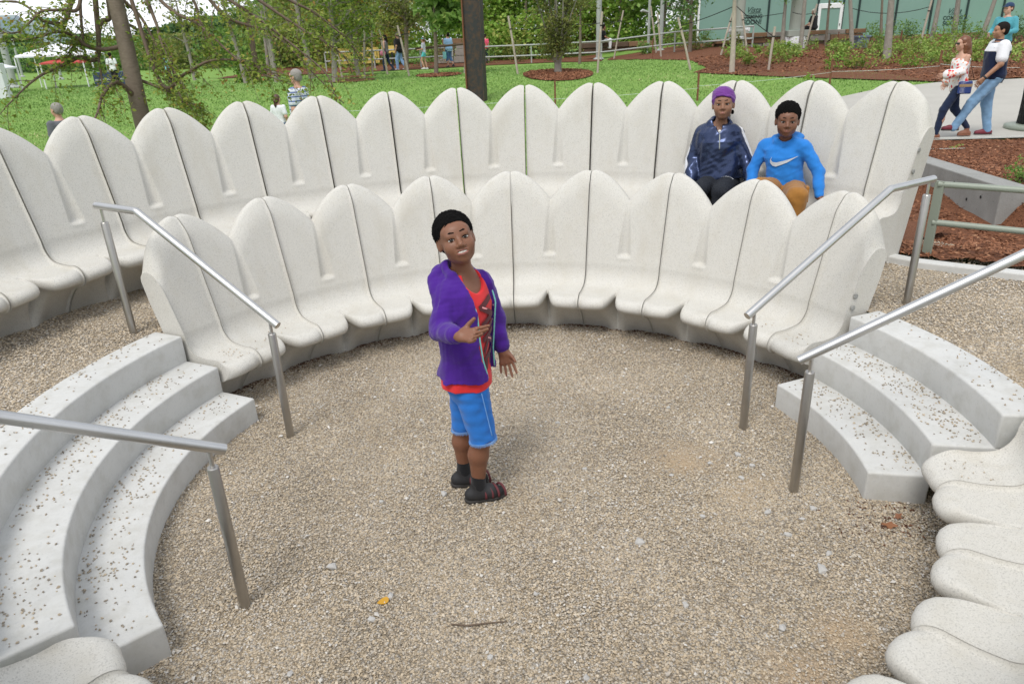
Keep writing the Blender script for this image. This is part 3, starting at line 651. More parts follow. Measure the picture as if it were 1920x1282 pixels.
# ------------------------------------------------------------------ terrain round the sunken pit
def sst(a, b, x):
    t = np.clip((x-a)/(b-a), 0, 1); return t*t*(3-2*t)
def Zg(x, y):
    x = np.asarray(x, float); y = np.asarray(y, float); r = np.hypot(x, y)
    return .42+.63*sst(10, 28, r)+.60*sst(20, 38, y)*sst(4, 11, x)
def zg(x, y): return float(Zg(x, y))
def grid_sheet(name, xs, ys, zf, mat, k='structure', skip=None):
    X, Y = np.meshgrid(xs, ys, indexing='ij'); Z = zf(X, Y); V = np.stack([X, Y, Z], -1).reshape(-1, 3); n, m = X.shape
    I = np.arange(n*m).reshape(n, m); F = np.stack([I[:-1, :-1], I[1:, :-1], I[1:, 1:], I[:-1, 1:]], -1).reshape(-1, 4)
    if skip is not None:
        cx = V[F].mean(1); F = F[~skip(cx[:, 0], cx[:, 1])]
    return kind(link(name, mesh_np(name, V, F, True), mat), k)
xs = np.unique(np.concatenate([np.linspace(-1200, -60, 12), np.linspace(-60, 60, 121), np.linspace(60, 1200, 12)]))
ys = np.unique(np.concatenate([np.linspace(-400, -12, 8), np.linspace(-12, 70, 83), np.linspace(70, 1500, 14)]))
grid_sheet('lawn', xs, ys, lambda X, Y: Zg(X, Y)-1.0*((np.hypot(X, Y) < 4.9) | ((X > 2) & (X < 11.5) & (Y > -1) & (Y < 7.9))), 'lawn_ground')
# planted bank of bark mulch right behind the back row, all round the terrace
def bank(name, r0, r1, a0, a1, z0, mat, n=80, m=5):
    V = []; F = []
    for i in range(n+1):
        a = a0+(a1-a0)*i/n
        for j in range(m+1):
            r = r0+(r1-r0)*j/m; x, y = r*math.sin(a), r*math.cos(a); t = j/m; V.append((x, y, z0*(1-t)+(zg(x, y)+.012)*t+.02*mnoise.noise(Vector((x*3, y*3, 0)))))
    for i in range(n):
        for j in range(m): F.append((i*(m+1)+j, (i+1)*(m+1)+j, (i+1)*(m+1)+j+1, i*(m+1)+j+1))
    return kind(link(name, mesh_from(name, V, F, True), mat), 'structure')
bank('mulch_bank', 3.98, 5.6, rad(-120), rad(52), .50, 'mulch_ground')
# ---- planting bed right of the back row, held by a curb
def bedZ(X, Y):
    X = np.asarray(X, float); Y = np.asarray(Y, float)
    d = (X-3.13)*.55+(Y-2.2)*.835                          # distance behind the curb line
    w_ = np.clip((X-5.0)/.3, 0, 1)
    z = .555-.20*sst(.2, 1.8, d)*(1-sst(5.0, 5.3, X))+.11*sst(5.0, 5.3, X)*(1-sst(5.5, 8.5, Y))
    far = sst(3.5, 7.0, d); z = z*(1-far)+(Zg(X, Y)+.02)*far
    nz_ = np.vectorize(lambda x, y: mnoise.noise(Vector((x*2.2, y*2.2, 1.7))))(X, Y)
    return z+.035*nz_
xs = np.linspace(2.7, 12.5, 80); ys = np.linspace(.2, 9.6, 80)
def bed_skip(x, y):
    d = (x-3.13)*.55+(y-2.2)*.835; return (d < .06) | (y > 8.95-.13*(x-7)) | ((np.hypot(x, y) < 4.12) & (np.arctan2(x, y) < rad(54.2)))
grid_sheet('mulch_bed', xs, ys, bedZ, 'mulch_ground', 'structure', bed_skip)
def chips(name, pts_fn, n, zf, smin, smax, label, asp=(1, .42, .16)):
    xy = pts_fn(n); z = zf(xy[:, 0], xy[:, 1]); n = len(xy); sz = RNG.uniform(smin, smax, n)
    A = np.column_stack([np.ones(n), RNG.uniform(.3, .6, n), RNG.uniform(.1, .25, n)])
    o = scatter_solids(name, np.column_stack([xy, z+sz*.15]), sz, A, 'bark_chip', .5, .25, np.clip(RNG.beta(2, 2.1, n), 0, 1)); kind(o, 'stuff'); o['label'] = label; o['category'] = 'mulch'; return o
def bed_pts(n):
    xy = np.column_stack([2.9+RNG.random(n)**1.4*7.5, .6+RNG.random(n)*8.3]); return xy[~bed_skip(xy[:, 0], xy[:, 1])]
chips('bark_mulch', bed_pts, 52000, bedZ, .012, .034, 'shredded reddish brown bark mulch in the right bed')
# curb
cl = [(2.98, 2.36), (3.06, 2.10), (3.20, 1.915), (3.46, 1.73), (3.80, 1.505), (4.3, 1.20), (5.2, .66), (6.3, .05)]
def curb_strip(name, cl, wd, z0, z1, mat, label):
    V = []; F = []; n = len(cl)
    for i, (x, y) in enumerate(cl):
        a = Vector(cl[max(0, i-1)]); b = Vector(cl[min(n-1, i+1)]); t = (b-a).normalized(); nn = Vector((-t.y, t.x))
        if i == 0: e = .25
        else: e = 1
        for s_, z in ((0, z0), (0, z1), (wd*e, z1), (wd*e, z0)): V.append((x+nn.x*s_, y+nn.y*s_, z))
    for i in range(n-1):
        for k in range(4): F.append((i*4+k, i*4+(k+1) % 4, (i+1)*4+(k+1) % 4, (i+1)*4+k))
    F.append((3, 2, 1, 0)); F.append(tuple((n-1)*4+k for k in range(4)))
    me = mesh_from(name, V, F); bm = bmesh.new(); bm.from_mesh(me); bmesh.ops.recalc_face_normals(bm, faces=bm.faces)
    bmesh.ops.subdivide_edges(bm, edges=[e for e in bm.edges], cuts=1) if False else None
    bmesh.ops.bevel(bm, geom=[e for e in bm.edges if e.calc_face_angle(0) > rad(50)], offset=.012, segments=2, affect='EDGES', profile=.5); bm.to_mesh(me); bm.free()
    return tag(link(name, me, mat), label, 'curb')
curb_strip('curb', cl, .11, .40, .585, 'step_concrete', 'pale curved concrete curb edging the mulch bed on the right')
# retaining wall
m = MB(); W0 = Vector((4.99, 3.72)); W1 = Vector((5.26, 6.6)); t_ = (W1-W0).normalized(); n_ = Vector((t_.y, -t_.x))
for i in range(2): pass
V = []
for (P, zt) in ((W0, .755), (W1, .70)):
    for s_ in (0, .26):
        for z in (.0, zt): V.append((P.x+n_.x*s_, P.y+n_.y*s_, z))
m.add(V, [(0, 1, 3, 2), (4, 6, 7, 5), (0, 4, 5, 1), (2, 3, 7, 6), (1, 5, 7, 3), (0, 2, 6, 4)])
wl = m.build('retaining_wall', 'wall_concrete', None, False, .012); tag(wl, 'short grey board-marked concrete retaining wall in the mulch', 'wall')
for (s_, z) in ((.35, .58), (.62, .50), (.95, .62), (1.35, .55)):       # form tie holes
    mm = MB(); mm.lathe([(.004, .002), (.012, .002), (.016, .003), (.017, .001)], n=12); o = mm.build('tie_hole', 'black_rubber', wl, True); p_ = W0+t_*s_
    o.matrix_local = Matrix.Translation((p_.x-n_.x*.001, p_.y-n_.y*.001, z)) @ Vector((-n_.x, -n_.y, 0)).to_track_quat('Z', 'Y').to_matrix().to_4x4()
# green painted guard rail
fr_ = thing('guard_rail', 'grey-green painted two-rail steel fence in front of the mulch bed', 'fence', (3.44, 2.19, .52))
FD = Vector((.805, -.594, 0))
m = MB(); m.box((0, 0, .30), (.010, .036, .33)); o = m.build('post', 'green_paint', fr_, False, .003); o.rotation_euler = (0, 0, .55)
m = MB(); m.box((FD.x*1.9, FD.y*1.9, .30), (.010, .036, .33)); m.build('post', 'green_paint', fr_, False, .003)
for z, off in ((.605, -.01), (.30, .0)):
    m = MB(); m.tube([(FD.x*off, FD.y*off, z), (FD.x*1.2, FD.y*1.2, z-.004), (FD.x*3.4, FD.y*3.4, z)], .0245, 18); autosmooth(m.build('rail', 'green_paint', fr_), 50)
# small glossy shrub at the right edge
def leaf_cloud(name, centers, n, spread, size, mat, parent, flat=.0, tint=None, aspect=.55, droop=0.):
    """n leaf quads around given centre points; returns a mesh object"""
    C = np.asarray(centers, float); idx = RNG.integers(0, len(C), n); P = C[idx]+RNG.normal(0, 1, (n, 3))*np.asarray(spread)
    L = size*(.6+.8*RNG.random(n)); Rm = rot_mats(n, 1.1)
    Q = np.array([(-.5, 0, 0), (-.12, -aspect*.5, .06), (.5, 0, 0), (-.12, aspect*.5, .06)])
    Vq = (Q[None]*L[:, None, None]) @ Rm.transpose(0, 2, 1)+P[:, None, :]
    if droop: Vq[:, 2, 2] -= L*droop
    F = (np.array([[0, 1, 2, 3]])[None]+(np.arange(n)*4)[:, None, None]).reshape(-1, 4)
    me = mesh_np(name, Vq.reshape(-1, 3), F, False); tv = np.clip(RNG.normal(.5, .2, n) if tint is None else tint, 0, 1); tint_attr(me, np.repeat(tv, 4)); return link(name, me, mat, parent)
def blob_centers(n, rx, ry, rz, c=(0, 0, 0)):
    d = RNG.normal(0, 1, (n, 3)); d /= np.linalg.norm(d, axis=1)[:, None]; r = RNG.random(n)**.45; return d*r[:, None]*np.array([rx, ry, rz])+np.array(c)
def shrub(loc, rx, rz, n, size, mat, label, group=None, name='shrub', stems=5):
    t = thing(name, label, 'shrub', loc, 0, group); C = blob_centers(max(8, n//14), rx, rx, rz, (0, 0, rz*.9)); C[:, 2] = np.maximum(C[:, 2], .02)
    leaf_cloud('foliage', C, n, rx*.18, size, mat, t); m = MB()
    for i in range(stems):
        c = C[RNG.integers(0, len(C))]; m.tube([(0, 0, -.03), tuple(c*.5+np.array([0, 0, .02])), tuple(c)], [.008, .006, .003], 5)
    m.build('stem', 'bark_twig', t); return t
shrub((5.60, 4.35, .60), .17, .17, 520, .035, 'leaf_midgreen', 'small glossy green shrub in the mulch at the right edge')
# ---- concrete walk
m = MB(); PW = [(5.4, 10.4), (7.1, 8.97), (7.9, 8.84), (8.7, 8.72), (12, 8.3), (20, 7.4), (20, 15.2), (13.4, 16.1), (11.45, 16.55), (9.56, 16.05), (8.2, 15.1), (6.9, 13.6), (5.6, 12.0)]
def poly_sheet(name, pts, mat, dz=.012, res=.9, k='structure', jag=0.0):
    P2 = []
    for i in range(len(pts)):
        a = Vector(pts[i]); b = Vector(pts[(i+1) % len(pts)]); n = max(1, int((b-a).length/.45))
        for q in range(n):
            v = a+(b-a)*q/n; P2.append((v.x+jag*mnoise.noise(Vector((v.x*1.5, v.y*1.5, 2))), v.y+jag*mnoise.noise(Vector((v.x*1.5, v.y*1.5, 9)))))
    bm = bmesh.new(); vs_ = [bm.verts.new((x, y, 0)) for x, y in P2]; f = bm.faces.new(vs_); bmesh.ops.triangulate(bm, faces=[f])
    for _ in range(3):
        es = [e for e in bm.edges if e.calc_length() > res*1.6]
        if not es: break
        bmesh.ops.subdivide_edges(bm, edges=es, cuts=1); bmesh.ops.triangulate(bm, faces=bm.faces[:])
    for v in bm.verts: v.co.z = zg(v.co.x, v.co.y)+dz
    bmesh.ops.recalc_face_normals(bm, faces=bm.faces); me = bpy.data.meshes.new(name); bm.to_mesh(me); bm.free(); me.polygons.foreach_set('use_smooth', [True]*len(me.polygons)); return kind(link(name, me, mat), k)
poly_sheet('walkway', PW, 'path_concrete', .035)
# ---- mulch beds in the lawn
BED2 = [(7.6, 28.2), (7.29, 24.24), (6.5, 22.9), (7.54, 21.4), (8.55, 21.55), (9.58, 21.3), (11.2, 20.3), (11.5, 18.3), (11.45, 16.7), (13.5, 16.25), (20, 15.4), (26, 22), (26, 39), (6, 39), (5.2, 36.2)]
poly_sheet('planting_bed', BED2, 'mulch_ground', .03, 1.2, jag=.25)
poly_sheet('far_planting_bed', [(-14, 33.4), (-9.1, 33.9), (-6.6, 34.6), (-4.0, 35.3), (-1.2, 36.7), (2.5, 37.2), (4.9, 35.4), (5.3, 39.5), (6, 46), (-16, 50)], 'mulch_ground', .03, 1.5, jag=.2)
def disc_bed(c, rx, ry, label):
    pts = [(c[0]+rx*math.cos(2*math.pi*i/28), c[1]+ry*math.sin(2*math.pi*i/28)) for i in range(28)]; return poly_sheet('mulch_ring', pts, 'mulch_ground', .03, .5, jag=.05)
disc_bed((1.95, 25.4), 1.32, 3.0, ''); disc_bed((-2.75, 27.7), .95, 1.6, ''); disc_bed((-6.1, 26.2), 1.0, 1.2, ''); disc_bed((-6.6, 29.4), 1.0, 1.2, '')
def in_poly(xy, poly):
    x, y = xy[:, 0], xy[:, 1]; c = np.zeros(len(xy), bool); n = len(poly)
    for i in range(n):
        x1, y1 = poly[i]; x2, y2 = poly[(i+1) % n]; k = (y1 > y) != (y2 > y); c ^= k & (x < (x2-x1)*(y-y1)/(y2-y1+1e-12)+x1)
    return c
def b2(n):
    xy = np.column_stack([RNG.uniform(5.5, 20, n), 15.5+RNG.random(n)**1.5*14]); return xy[in_poly(xy, BED2)]
chips('bed_mulch', b2, 15000, lambda x, y: Zg(x, y)+.03, .03, .075, 'reddish bark mulch over the far planting bed')
def b3(n):
    a = RNG.uniform(0, 2*np.pi, n); r = np.sqrt(RNG.random(n)); o_ = np.column_stack([1.95+1.3*r*np.cos(a), 25.4+2.95*r*np.sin(a)]); o2 = np.column_stack([-2.75+.93*r*np.cos(a), 27.7+1.57*r*np.sin(a)]); return np.concatenate([o_, o2[:n//3]])
chips('ring_mulch', b3, 3500, lambda x, y: Zg(x, y)+.03, .03, .075, 'reddish bark mulch in rings round the young trees')
# ---- grass blades over the visible lawn
n = 190000; yy = 5.0+RNG.random(n)**1.6*33; xx = -(2.5+yy*.80)+RNG.random(n)*((2.5+yy*.80)+(2.0+yy*.62)); xy = np.column_stack([xx, yy])
ok = (np.hypot(xx, yy) > 5.5) & ~in_poly(xy, BED2) & ~in_poly(xy, PW) & ~(((xx-1.95)/1.35)**2+((yy-25.4)/3.05)**2 < 1) & ~(((xx+2.75)/.98)**2+((yy-27.7)/1.65)**2 < 1) & (yy < 34+.2*xx) & ~((xx > 2.5) & (yy < 9) ) & ~((xx > 5) & (yy < 12))
xy = xy[ok]; n = len(xy); z = Zg(xy[:, 0], xy[:, 1]); h = RNG.uniform(.018, .038, n)*(1+.02*xy[:, 1]); wd = .006*(1+.10*xy[:, 1]); az = RNG.uniform(0, 2*np.pi, n); ln = RNG.normal(0, .5, (n, 2))*h[:, None]
B = np.column_stack([xy, z]); dx = np.column_stack([np.cos(az)*wd, np.sin(az)*wd, np.zeros(n)])
V = np.stack([B-dx, B+dx, B+np.column_stack([ln, h])], 1).reshape(-1, 3); me = mesh_np('grass_blades', V, np.arange(3*n).reshape(-1, 3))
pat = np.array([mnoise.noise(Vector((x*.25, y*.9, 0))) for x, y in xy]); tint_attr(me, np.repeat(np.clip(.5+.45*pat+RNG.normal(0, .16, n), 0, 1), 3))
o = kind(link('grass', me, 'grass_blade'), 'stuff'); o['label'] = 'short green mown grass on the sloping lawn'; o['category'] = 'grass'

# ------------------------------------------------------------------ landscaping and background
def bez(a, b, c, n):
    a, b, c = Vector(a), Vector(b), Vector(c); return [a*(1-t)**2+b*2*t*(1-t)+c*t*t for t in [i/(n-1) for i in range(n)]]
SHARED_TIE = 'black_rubber'
def stake(base, top, label, group='wooden tree stakes', r=.042):
    t = thing('tree_stake', label, 'stake', base, 0, group); d = Vector(top)-Vector(base)
    m = MB(); m.tube([(0, 0, -.15), tuple(d*.5), tuple(d*.97), tuple(d)], [r, r*.98, r*.95, r*.8], 10); autosmooth(m.build('pole', 'stake_wood', t))
    m = MB(); q = d*.78; m.tube([tuple(q-d.normalized()*.02), tuple(q+d.normalized()*.02)], r*1.15, 10); m.build('strap_loop', 'black_rubber', t); return t
def strap(a, b, sag, label):
    m = MB(); a, b = Vector(a), Vector(b); pts = [a.lerp(b, i/8)-Vector((0, 0, sag*4*(i/8)*(1-i/8))) for i in range(9)]; m.tube(pts, .013, 5); return tag(m.build('tree_strap', 'black_rubber', None, True), label, 'strap', 'black tree guy straps')
def limb(m, a, b, r0, r1, bend=.12, n=5):
    a, b = Vector(a), Vector(b); L = (b-a).length; c = (a+b)*.5+Vector((random.uniform(-1, 1), random.uniform(-1, 1), random.uniform(-.3, 1)))*bend*L
    pts = bez(a, c, b, n); m.tube(pts, [r0+(r1-r0)*i/(n-1) for i in range(n)], 6); return pts
def young_tree(loc, top, r, mat, bark_m, label, crown=(.9, .9, 1.0), nl=900, leaf=.10, low=None, name='young_tree', group=None, nb=9, aspect=.6, droop=.1, h=None):
    """slim trunk with limbs and a leafy crown; `top` is where the clear trunk ends"""
    t = thing(name, label, 'tree', loc, 0, group); d = Vector(top)-Vector(loc); H = h or d.length*1.5; ax = d.normalized()
    m = MB(); k = ax*H; m.tube([(0, 0, -.1), tuple(ax*.08), tuple(d*.5+Vector((.02, .02, 0))), tuple(d), tuple(k)], [r*1.35, r*1.1, r*.95, r*.8, r*.25], 10); tips = []
    for i in range(nb):
        f = random.uniform(low if low is not None else .55, 1.0); a = ax*H*f; an = random.uniform(0, 6.28); L = random.uniform(.45, 1.0)
        b = a+Vector((math.cos(an)*crown[0]*L, math.sin(an)*crown[1]*L, crown[2]*L*random.uniform(.1, .8))); pts = limb(m, a, b, r*.35, r*.1); tips += pts[1:]
        for q in range(2):
            s_ = pts[random.randint(2, 4)]; e = s_+Vector((random.uniform(-1, 1)*crown[0]*.4, random.uniform(-1, 1)*crown[1]*.4, random.uniform(-.35, .4)*crown[2])); tips += limb(m, s_, e, r*.14, r*.05, .1, 4)[1:]
    autosmooth(m.build('trunk', bark_m, t), 60)
    C = np.array([tuple(p) for p in tips]); leaf_cloud('crown', C, nl, (crown[0]*.14, crown[1]*.14, crown[2]*.12), leaf, mat, t, aspect=aspect, droop=droop); return t
def wood_tree(loc, hgt, rad_, mat, label, n=2600, leaf=.28, group='trees of the far wood', trunk=True, name='woodland_tree', base=.06, tint=.5):
    t = thing(name, label, 'tree', loc, random.uniform(0, 6), group); C = []
    nb = 26
    for i in range(nb):
        f = random.random(); zc = hgt*(base+(1-base)*f); rr = rad_*math.sin(math.pi*min(.97, .18+.80*f))**.6*random.uniform(.35, 1.0); an = random.uniform(0, 6.28); C.append((rr*math.cos(an), rr*math.sin(an), zc))
    C = np.array(C); idx = RNG.integers(0, nb, n); s_ = rad_*.24*(.6+.7*RNG.random(nb)); P = C[idx]+RNG.normal(0, 1, (n, 3))*s_[idx][:, None]*np.array([1, 1, .75]); P[:, 2] = np.clip(P[:, 2], .05, hgt*1.02)
    leaf_cloud('crown', P, n, leaf*.25, leaf, mat, t, tint=np.clip(RNG.normal(tint, .18, n)+.12*RNG.normal(0, 1, nb)[RNG.integers(0, nb, n)], 0, 1), aspect=.8) if False else None
    L = leaf; Rm = rot_mats(n, 1.0); Q = np.array([(-.5, 0, 0), (0, -.36, .05), (.5, 0, 0), (0, .36, .05)]); LL = L*(.6+.8*RNG.random(n)); Vq = (Q[None]*LL[:, None, None]) @ Rm.transpose(0, 2, 1)+P[:, None, :]
    me = mesh_np('crown', Vq.reshape(-1, 3), np.arange(4*n).reshape(-1, 4)); cl = RNG.normal(0, .13, nb)[idx]; tint_attr(me, np.repeat(np.clip(tint+cl+RNG.normal(0, .12, n), 0, 1), 4)); link('crown', me, mat, t)
    if trunk:
        m = MB(); m.tube([(0, 0, -.2), (.1, 0, hgt*.4), (0, .1, hgt*.85)], [hgt*.022, hgt*.017, hgt*.006], 8)
        for i in range(5):
            c = C[i]; m.tube([(.05, 0, max(.15*hgt, c[2]*.55)), tuple(c)], [hgt*.009, hgt*.003], 5)
        m.build('trunk', 'bark_brown', t)
    return t
# -- stakes (base, top)
STK = [((.47, 25.98), (.16, 25.99, 3.10), 'leaning pale stake left of the many-stemmed tree'), ((3.41, 25.07), (3.57, 25.06, 3.09), 'pale stake right of the many-stemmed tree'),
       ((5.55, 36.25), (6.01, 36.19, 3.41), 'leaning stake before the timber bench, behind the railing'), ((7.25, 32.35), (7.0, 32.4, 3.13), 'upright stake just right of the timber bench'),
       ((6.67, 23.94), (6.11, 24.07, 2.78), 'whitish stake leaning left at the lawn edge'), ((8.86, 22.29), (8.94, 22.26, 2.35), 'short stake at the front of the mulch point'),
       ((9.14, 29.3), (9.53, 29.19, 3.0), 'stake leaning right in front of the mint glass wall end'), ((10.43, 29.66), (10.04, 29.78, 3.04), 'dark weathered stake before the white cooler box'),
       ((-5.72, 27.19), (-5.51, 27.23, 2.83), 'brown upright stake, leftmost near the dark bushy tree'), ((-5.99, 30.66), (-5.82, 30.69, 2.86), 'pale upright stake left of the woman with the pink bag'),
       ((-5.28, 30.56), (-5.46, 30.53, 2.91), 'pale stake leaning in front of the woman with the pink bag'), ((-3.98, 27.97), (-4.29, 27.93, 2.97), 'leaning stake right of the man in the black shirt'),
       ((-6.86, 28.52), (-6.98, 28.5, 2.28), 'short stake beside the pale left trunk'), ((7.64, 35.52), (7.27, 35.59, 3.53), 'slim stake leaning beside the lamp post'),
       ((13.03, 30.12), (13.31, 30.01, 3.18), 'stake leaning right beside the seated man in black'), ((16.86, 27.94), (17.01, 27.86, 3.10), 'tall stake leaning right before the right glass panels'),
       ((-1.76, 28.42), (-1.63, 28.43, 1.83), 'short stake just left of the dark steel pole')]
for b, tp, lab in STK: stake((b[0], b[1], zg(*b)), tp, lab)
strap((.24, 25.99, 2.65), (1.9, 25.9, 2.7), .06, 'black strap from the left stake to the many-stemmed tree'); strap((3.55, 25.06, 2.72), (2.1, 25.9, 2.75), .05, 'black strap from the right stake to the many-stemmed tree')
strap((3.56, 25.06, 2.9), (5.9, 36.2, 2.95), .12, 'black strap running back behind the many-stemmed tree')
strap((6.2, 24.05, 2.5), (7.56, 22.26, 3.02), .04, 'black strap from the white stake to the big-leaved tree'); strap((8.92, 22.27, 2.05), (7.56, 22.26, 3.05), .03, 'black strap from the short front stake to the big-leaved tree')
strap((9.48, 29.2, 2.7), (7.56, 22.26, 3.0), .03, 'black strap from the back stake to the big-leaved tree'); strap((10.1, 29.75, 2.75), (12.22, 30.7, 2.9), .03, 'black strap crossing in front of the lettered panel')
strap((13.27, 30.02, 2.85), (12.36, 30.18, 2.9), .08, 'sagging black strap beside the seated man in black'); strap((-4.22, 27.94, 2.6), (-2.86, 28.49, 2.95), .03, 'black strap tied to the catalpa trunk'); strap((-5.42, 30.54, 2.55), (-4.9, 35.0, 2.75), .03, 'black strap above the walking couple')
strap((14.25, 28.88, 2.95), (16.97, 27.87, 2.85), .22, 'sagging black strap across the right glass panels')
# -- young trees
young_tree((-2.93, 28.48, 1.05), (-2.84, 28.49, 3.0), .085, 'leaf_midgreen', 'bark_brown', 'young catalpa with large hanging leaves and long pods, left of the steel pole', (1.6, 1.2, .9), 2400, .26, .42, nb=20, aspect=.75, droop=.35, h=3.7)
young_tree((-5.03, 35.02, 1.05), (-4.83, 35.05, 3.5), .11, 'leaf_olive', 'bark_brown', 'slim olive-leaved tree behind the couple by the railing', (1.8, 1.2, 1.3), 3200, .16, .38, nb=24, h=4.5)
young_tree((-6.51, 30.1, 1.05), (-6.62, 30.08, 2.6), .10, 'leaf_yellowgreen', 'bark_grey', 'dark bushy tree with low twigs left of the couple', (1.2, .9, 1.0), 3000, .12, .15, nb=30, h=4.0)
young_tree((-6.5, 25.4, 1.03), (-6.33, 25.44, 3.6), .10, 'leaf_yellowgreen', 'bark_grey', 'young tree with a pale grey trunk left of the stakes', (1.7, 1.2, 1.2), 4200, .13, .30, nb=34, h=4.2)
young_tree((3.54, 33.43, 1.05), (3.57, 33.42, 2.8), .07, 'leaf_olive', 'bark_brown', 'thin-trunked tree behind the many-stemmed tree', (1.0, .9, .9), 800, .12, .45, nb=10, h=3.8)
young_tree((8.65, 32.73, 1.30), (8.61, 32.74, 3.6), .09, 'leaf_dark', 'bark_brown', 'tree with dark drooping foliage left of the glass wall', (1.5, 1.1, 1.5), 1800, .14, .35, nb=20, h=4.5, droop=.3)
young_tree((7.62, 22.24, .95), (7.55, 22.26, 2.95), .085, 'leaf_bright', 'stake_wood', 'young tree with big bright leaves and bare trunk at the mulch point', (1.2, .9, .7), 420, .26, .72, nb=8, aspect=.8, droop=.4, h=3.6)
young_tree((12.24, 30.7, 1.33), (12.22, 30.71, 2.6), .10, 'leaf_midgreen', 'bark_grey', 'forked young tree left of the grey column', (1.2, .8, 1.0), 700, .12, .52, nb=12, h=3.8)
young_tree((12.5, 29.2, 1.28), (12.47, 29.22, 3.38), .09, 'leaf_midgreen', 'bark_grey', 'straight bare trunk just left of the grey column', (1.0, .8, .8), 300, .12, .8, nb=6, h=4.2)
young_tree((14.51, 28.76, 1.26), (14.21, 28.89, 3.26), .09, 'leaf_bright', 'bark_grey', 'straight pale trunk left of the blue-grey bin', (1.0, .8, .7), 220, .15, .82, nb=6, h=4.2)
young_tree((13.58, 23.83, 1.07), (13.47, 23.89, 2.9), .13, 'leaf_bright', 'bark_grey', 'thick grey trunk with bright leaves in the middle of the planting bed', (1.1, .8, .8), 620, .16, .58, nb=14, droop=.4, h=3.5)
young_tree((14.42, 31.31, 1.35), (14.38, 31.33, 2.9), .06, 'leaf_bright', 'bark_brown', 'slender sapling before the white door', (.9, .7, .8), 260, .17, .55, nb=10, h=3.6)
young_tree((16.52, 30.52, 1.33), (16.42, 30.58, 2.5), .07, 'leaf_midgreen', 'bark_brown', 'short young tree behind the thick grey trunk', (.9, .7, .7), 420, .13, .5, nb=10, h=3.3)
young_tree((19.0, 31.0, 1.4), (19.05, 31.0, 3.2), .10, 'leaf_midgreen', 'bark_grey', 'brown trunk in front of the right lettered panel', (1.0, .8, .8), 260, .13, .85, nb=6, h=4.2)
young_tree((20.2, 31.4, 1.4), (20.1, 31.4, 3.2), .12, 'leaf_midgreen', 'bark_grey', 'pale trunk just right of the right lettered panel', (1.0, .8, .8), 500, .14, .7, nb=10, h=4.2)
young_tree((20.7, 30.2, 1.4), (21.0, 30.2, 3.2), .10, 'leaf_bright', 'bark_grey', 'leaning trunk behind the man in the teal sweatshirt', (1.2, .8, .9), 700, .14, .6, nb=12, h=4.2)
young_tree((23.5, 30.6, 1.4), (23.6, 30.6, 3.4), .13, 'leaf_olive', 'bark_grey', 'thick dark trunk at the far right edge', (1.4, 1, 1.2), 900, .15, .5, nb=12, h=4.4)
# many-stemmed tree
def multi_stem(loc, label):
    t = thing('crepe_myrtle', label, 'tree', loc); m = MB(); tips = []
    m.tube([(0, 0, -.1), (0, 0, .25), (.02, 0, .5)], [.16, .14, .12], 10)
    for i in range(11):
        an = i*2.4+random.uniform(-.3, .3); sp = random.uniform(.35, 1.0); H = random.uniform(2.6, 3.6); a = (math.cos(an)*.07, math.sin(an)*.07, .3); b = (math.cos(an)*sp*1.1, math.sin(an)*sp*.8, H); pts = limb(m, a, b, .06, .012, .08, 8)
        for q in range(9):
            s_ = pts[random.randint(1, 7)]; e = s_+Vector((random.uniform(-.55, .55), random.uniform(-.5, .5), random.uniform(-.1, .55))); tips += limb(m, s_, e, .014, .004, .1, 4)[1:]
    autosmooth(m.build('trunk', 'bark_grey', t), 60); leaf_cloud('crown', np.array([tuple(p) for p in tips]), 7500, (.15, .15, .14), .10, 'leaf_olive', t)
multi_stem((2.0, 25.96, 1.03), 'many-stemmed grey tree with small olive leaves in a mulch ring')
# -- rusty steel stakes with wire
RUST = [((1.29, 16.46), 1.25, 'rusty steel stake behind the middle of the back row'), ((4.98, 16.14), 1.38, 'rusty steel stake left of the purple headwrap'), ((9.04, 17.68), 1.47, 'rusty steel stake above the right part of the back row'), ((11.69, 17.08), 1.60, 'rusty steel stake left of the walking woman'),
        ((14.66, 30.62), 2.05, 'rusty stake before the timber seat wall'), ((16.83, 29.44), 2.0, 'rusty stake right of the blue-grey bin'), ((20.0, 31.9), 1.95, 'rusty stake below the right lettering'), ((6.83, 32.33), 2.09, 'rusty stake below the timber bench'), ((13.59, 16.68), 1.33, 'rusty stake behind the man in the polo shirt')]
for (x, y), zt, lab in RUST:
    t = thing('steel_stake', lab, 'stake', (x, y, zg(x, y)), 0, 'rusty steel stakes'); H = zt-zg(x, y); m = MB(); m.box((0, 0, H/2-.1), (.022, .022, H/2+.1)); m.build('bar', 'rust_edge', t, False, .004)
    m = MB(); m.lathe([(.004, 0), (.012, 0), (.012, .012), (.004, .016)], (0, -.022, H-.06), 8); m.build('wire_clip', 'dark_metal', t)
def wire(a, b, sag, label, r=.0045):
    m = MB(); a, b = Vector(a), Vector(b); m.tube([a.lerp(b, i/8)-Vector((0, 0, sag*4*(i/8)*(1-i/8))) for i in range(9)], r, 5); tag(m.build('wire', 'wire', None, True), label, 'wire', 'fence wires')
wire((1.29, 16.43, .80), (4.98, 16.11, .95), .03, 'pale wire low across the lawn behind the back row'); wire((4.98, 16.11, 1.0), (9.04, 17.65, 1.12), .03, 'pale wire across the lawn behind the seated pair'); wire((9.04, 17.65, 1.14), (11.69, 17.05, 1.2), .03, 'pale wire along the right bed edge'); wire((-6, 15.8, .75), (1.29, 16.43, .80), .03, 'pale wire across the lawn left of the steel pole'); wire((11.69, 17.05, 1.25), (13.59, 16.65, 1.1), .03, 'pale wire behind the walking couple')
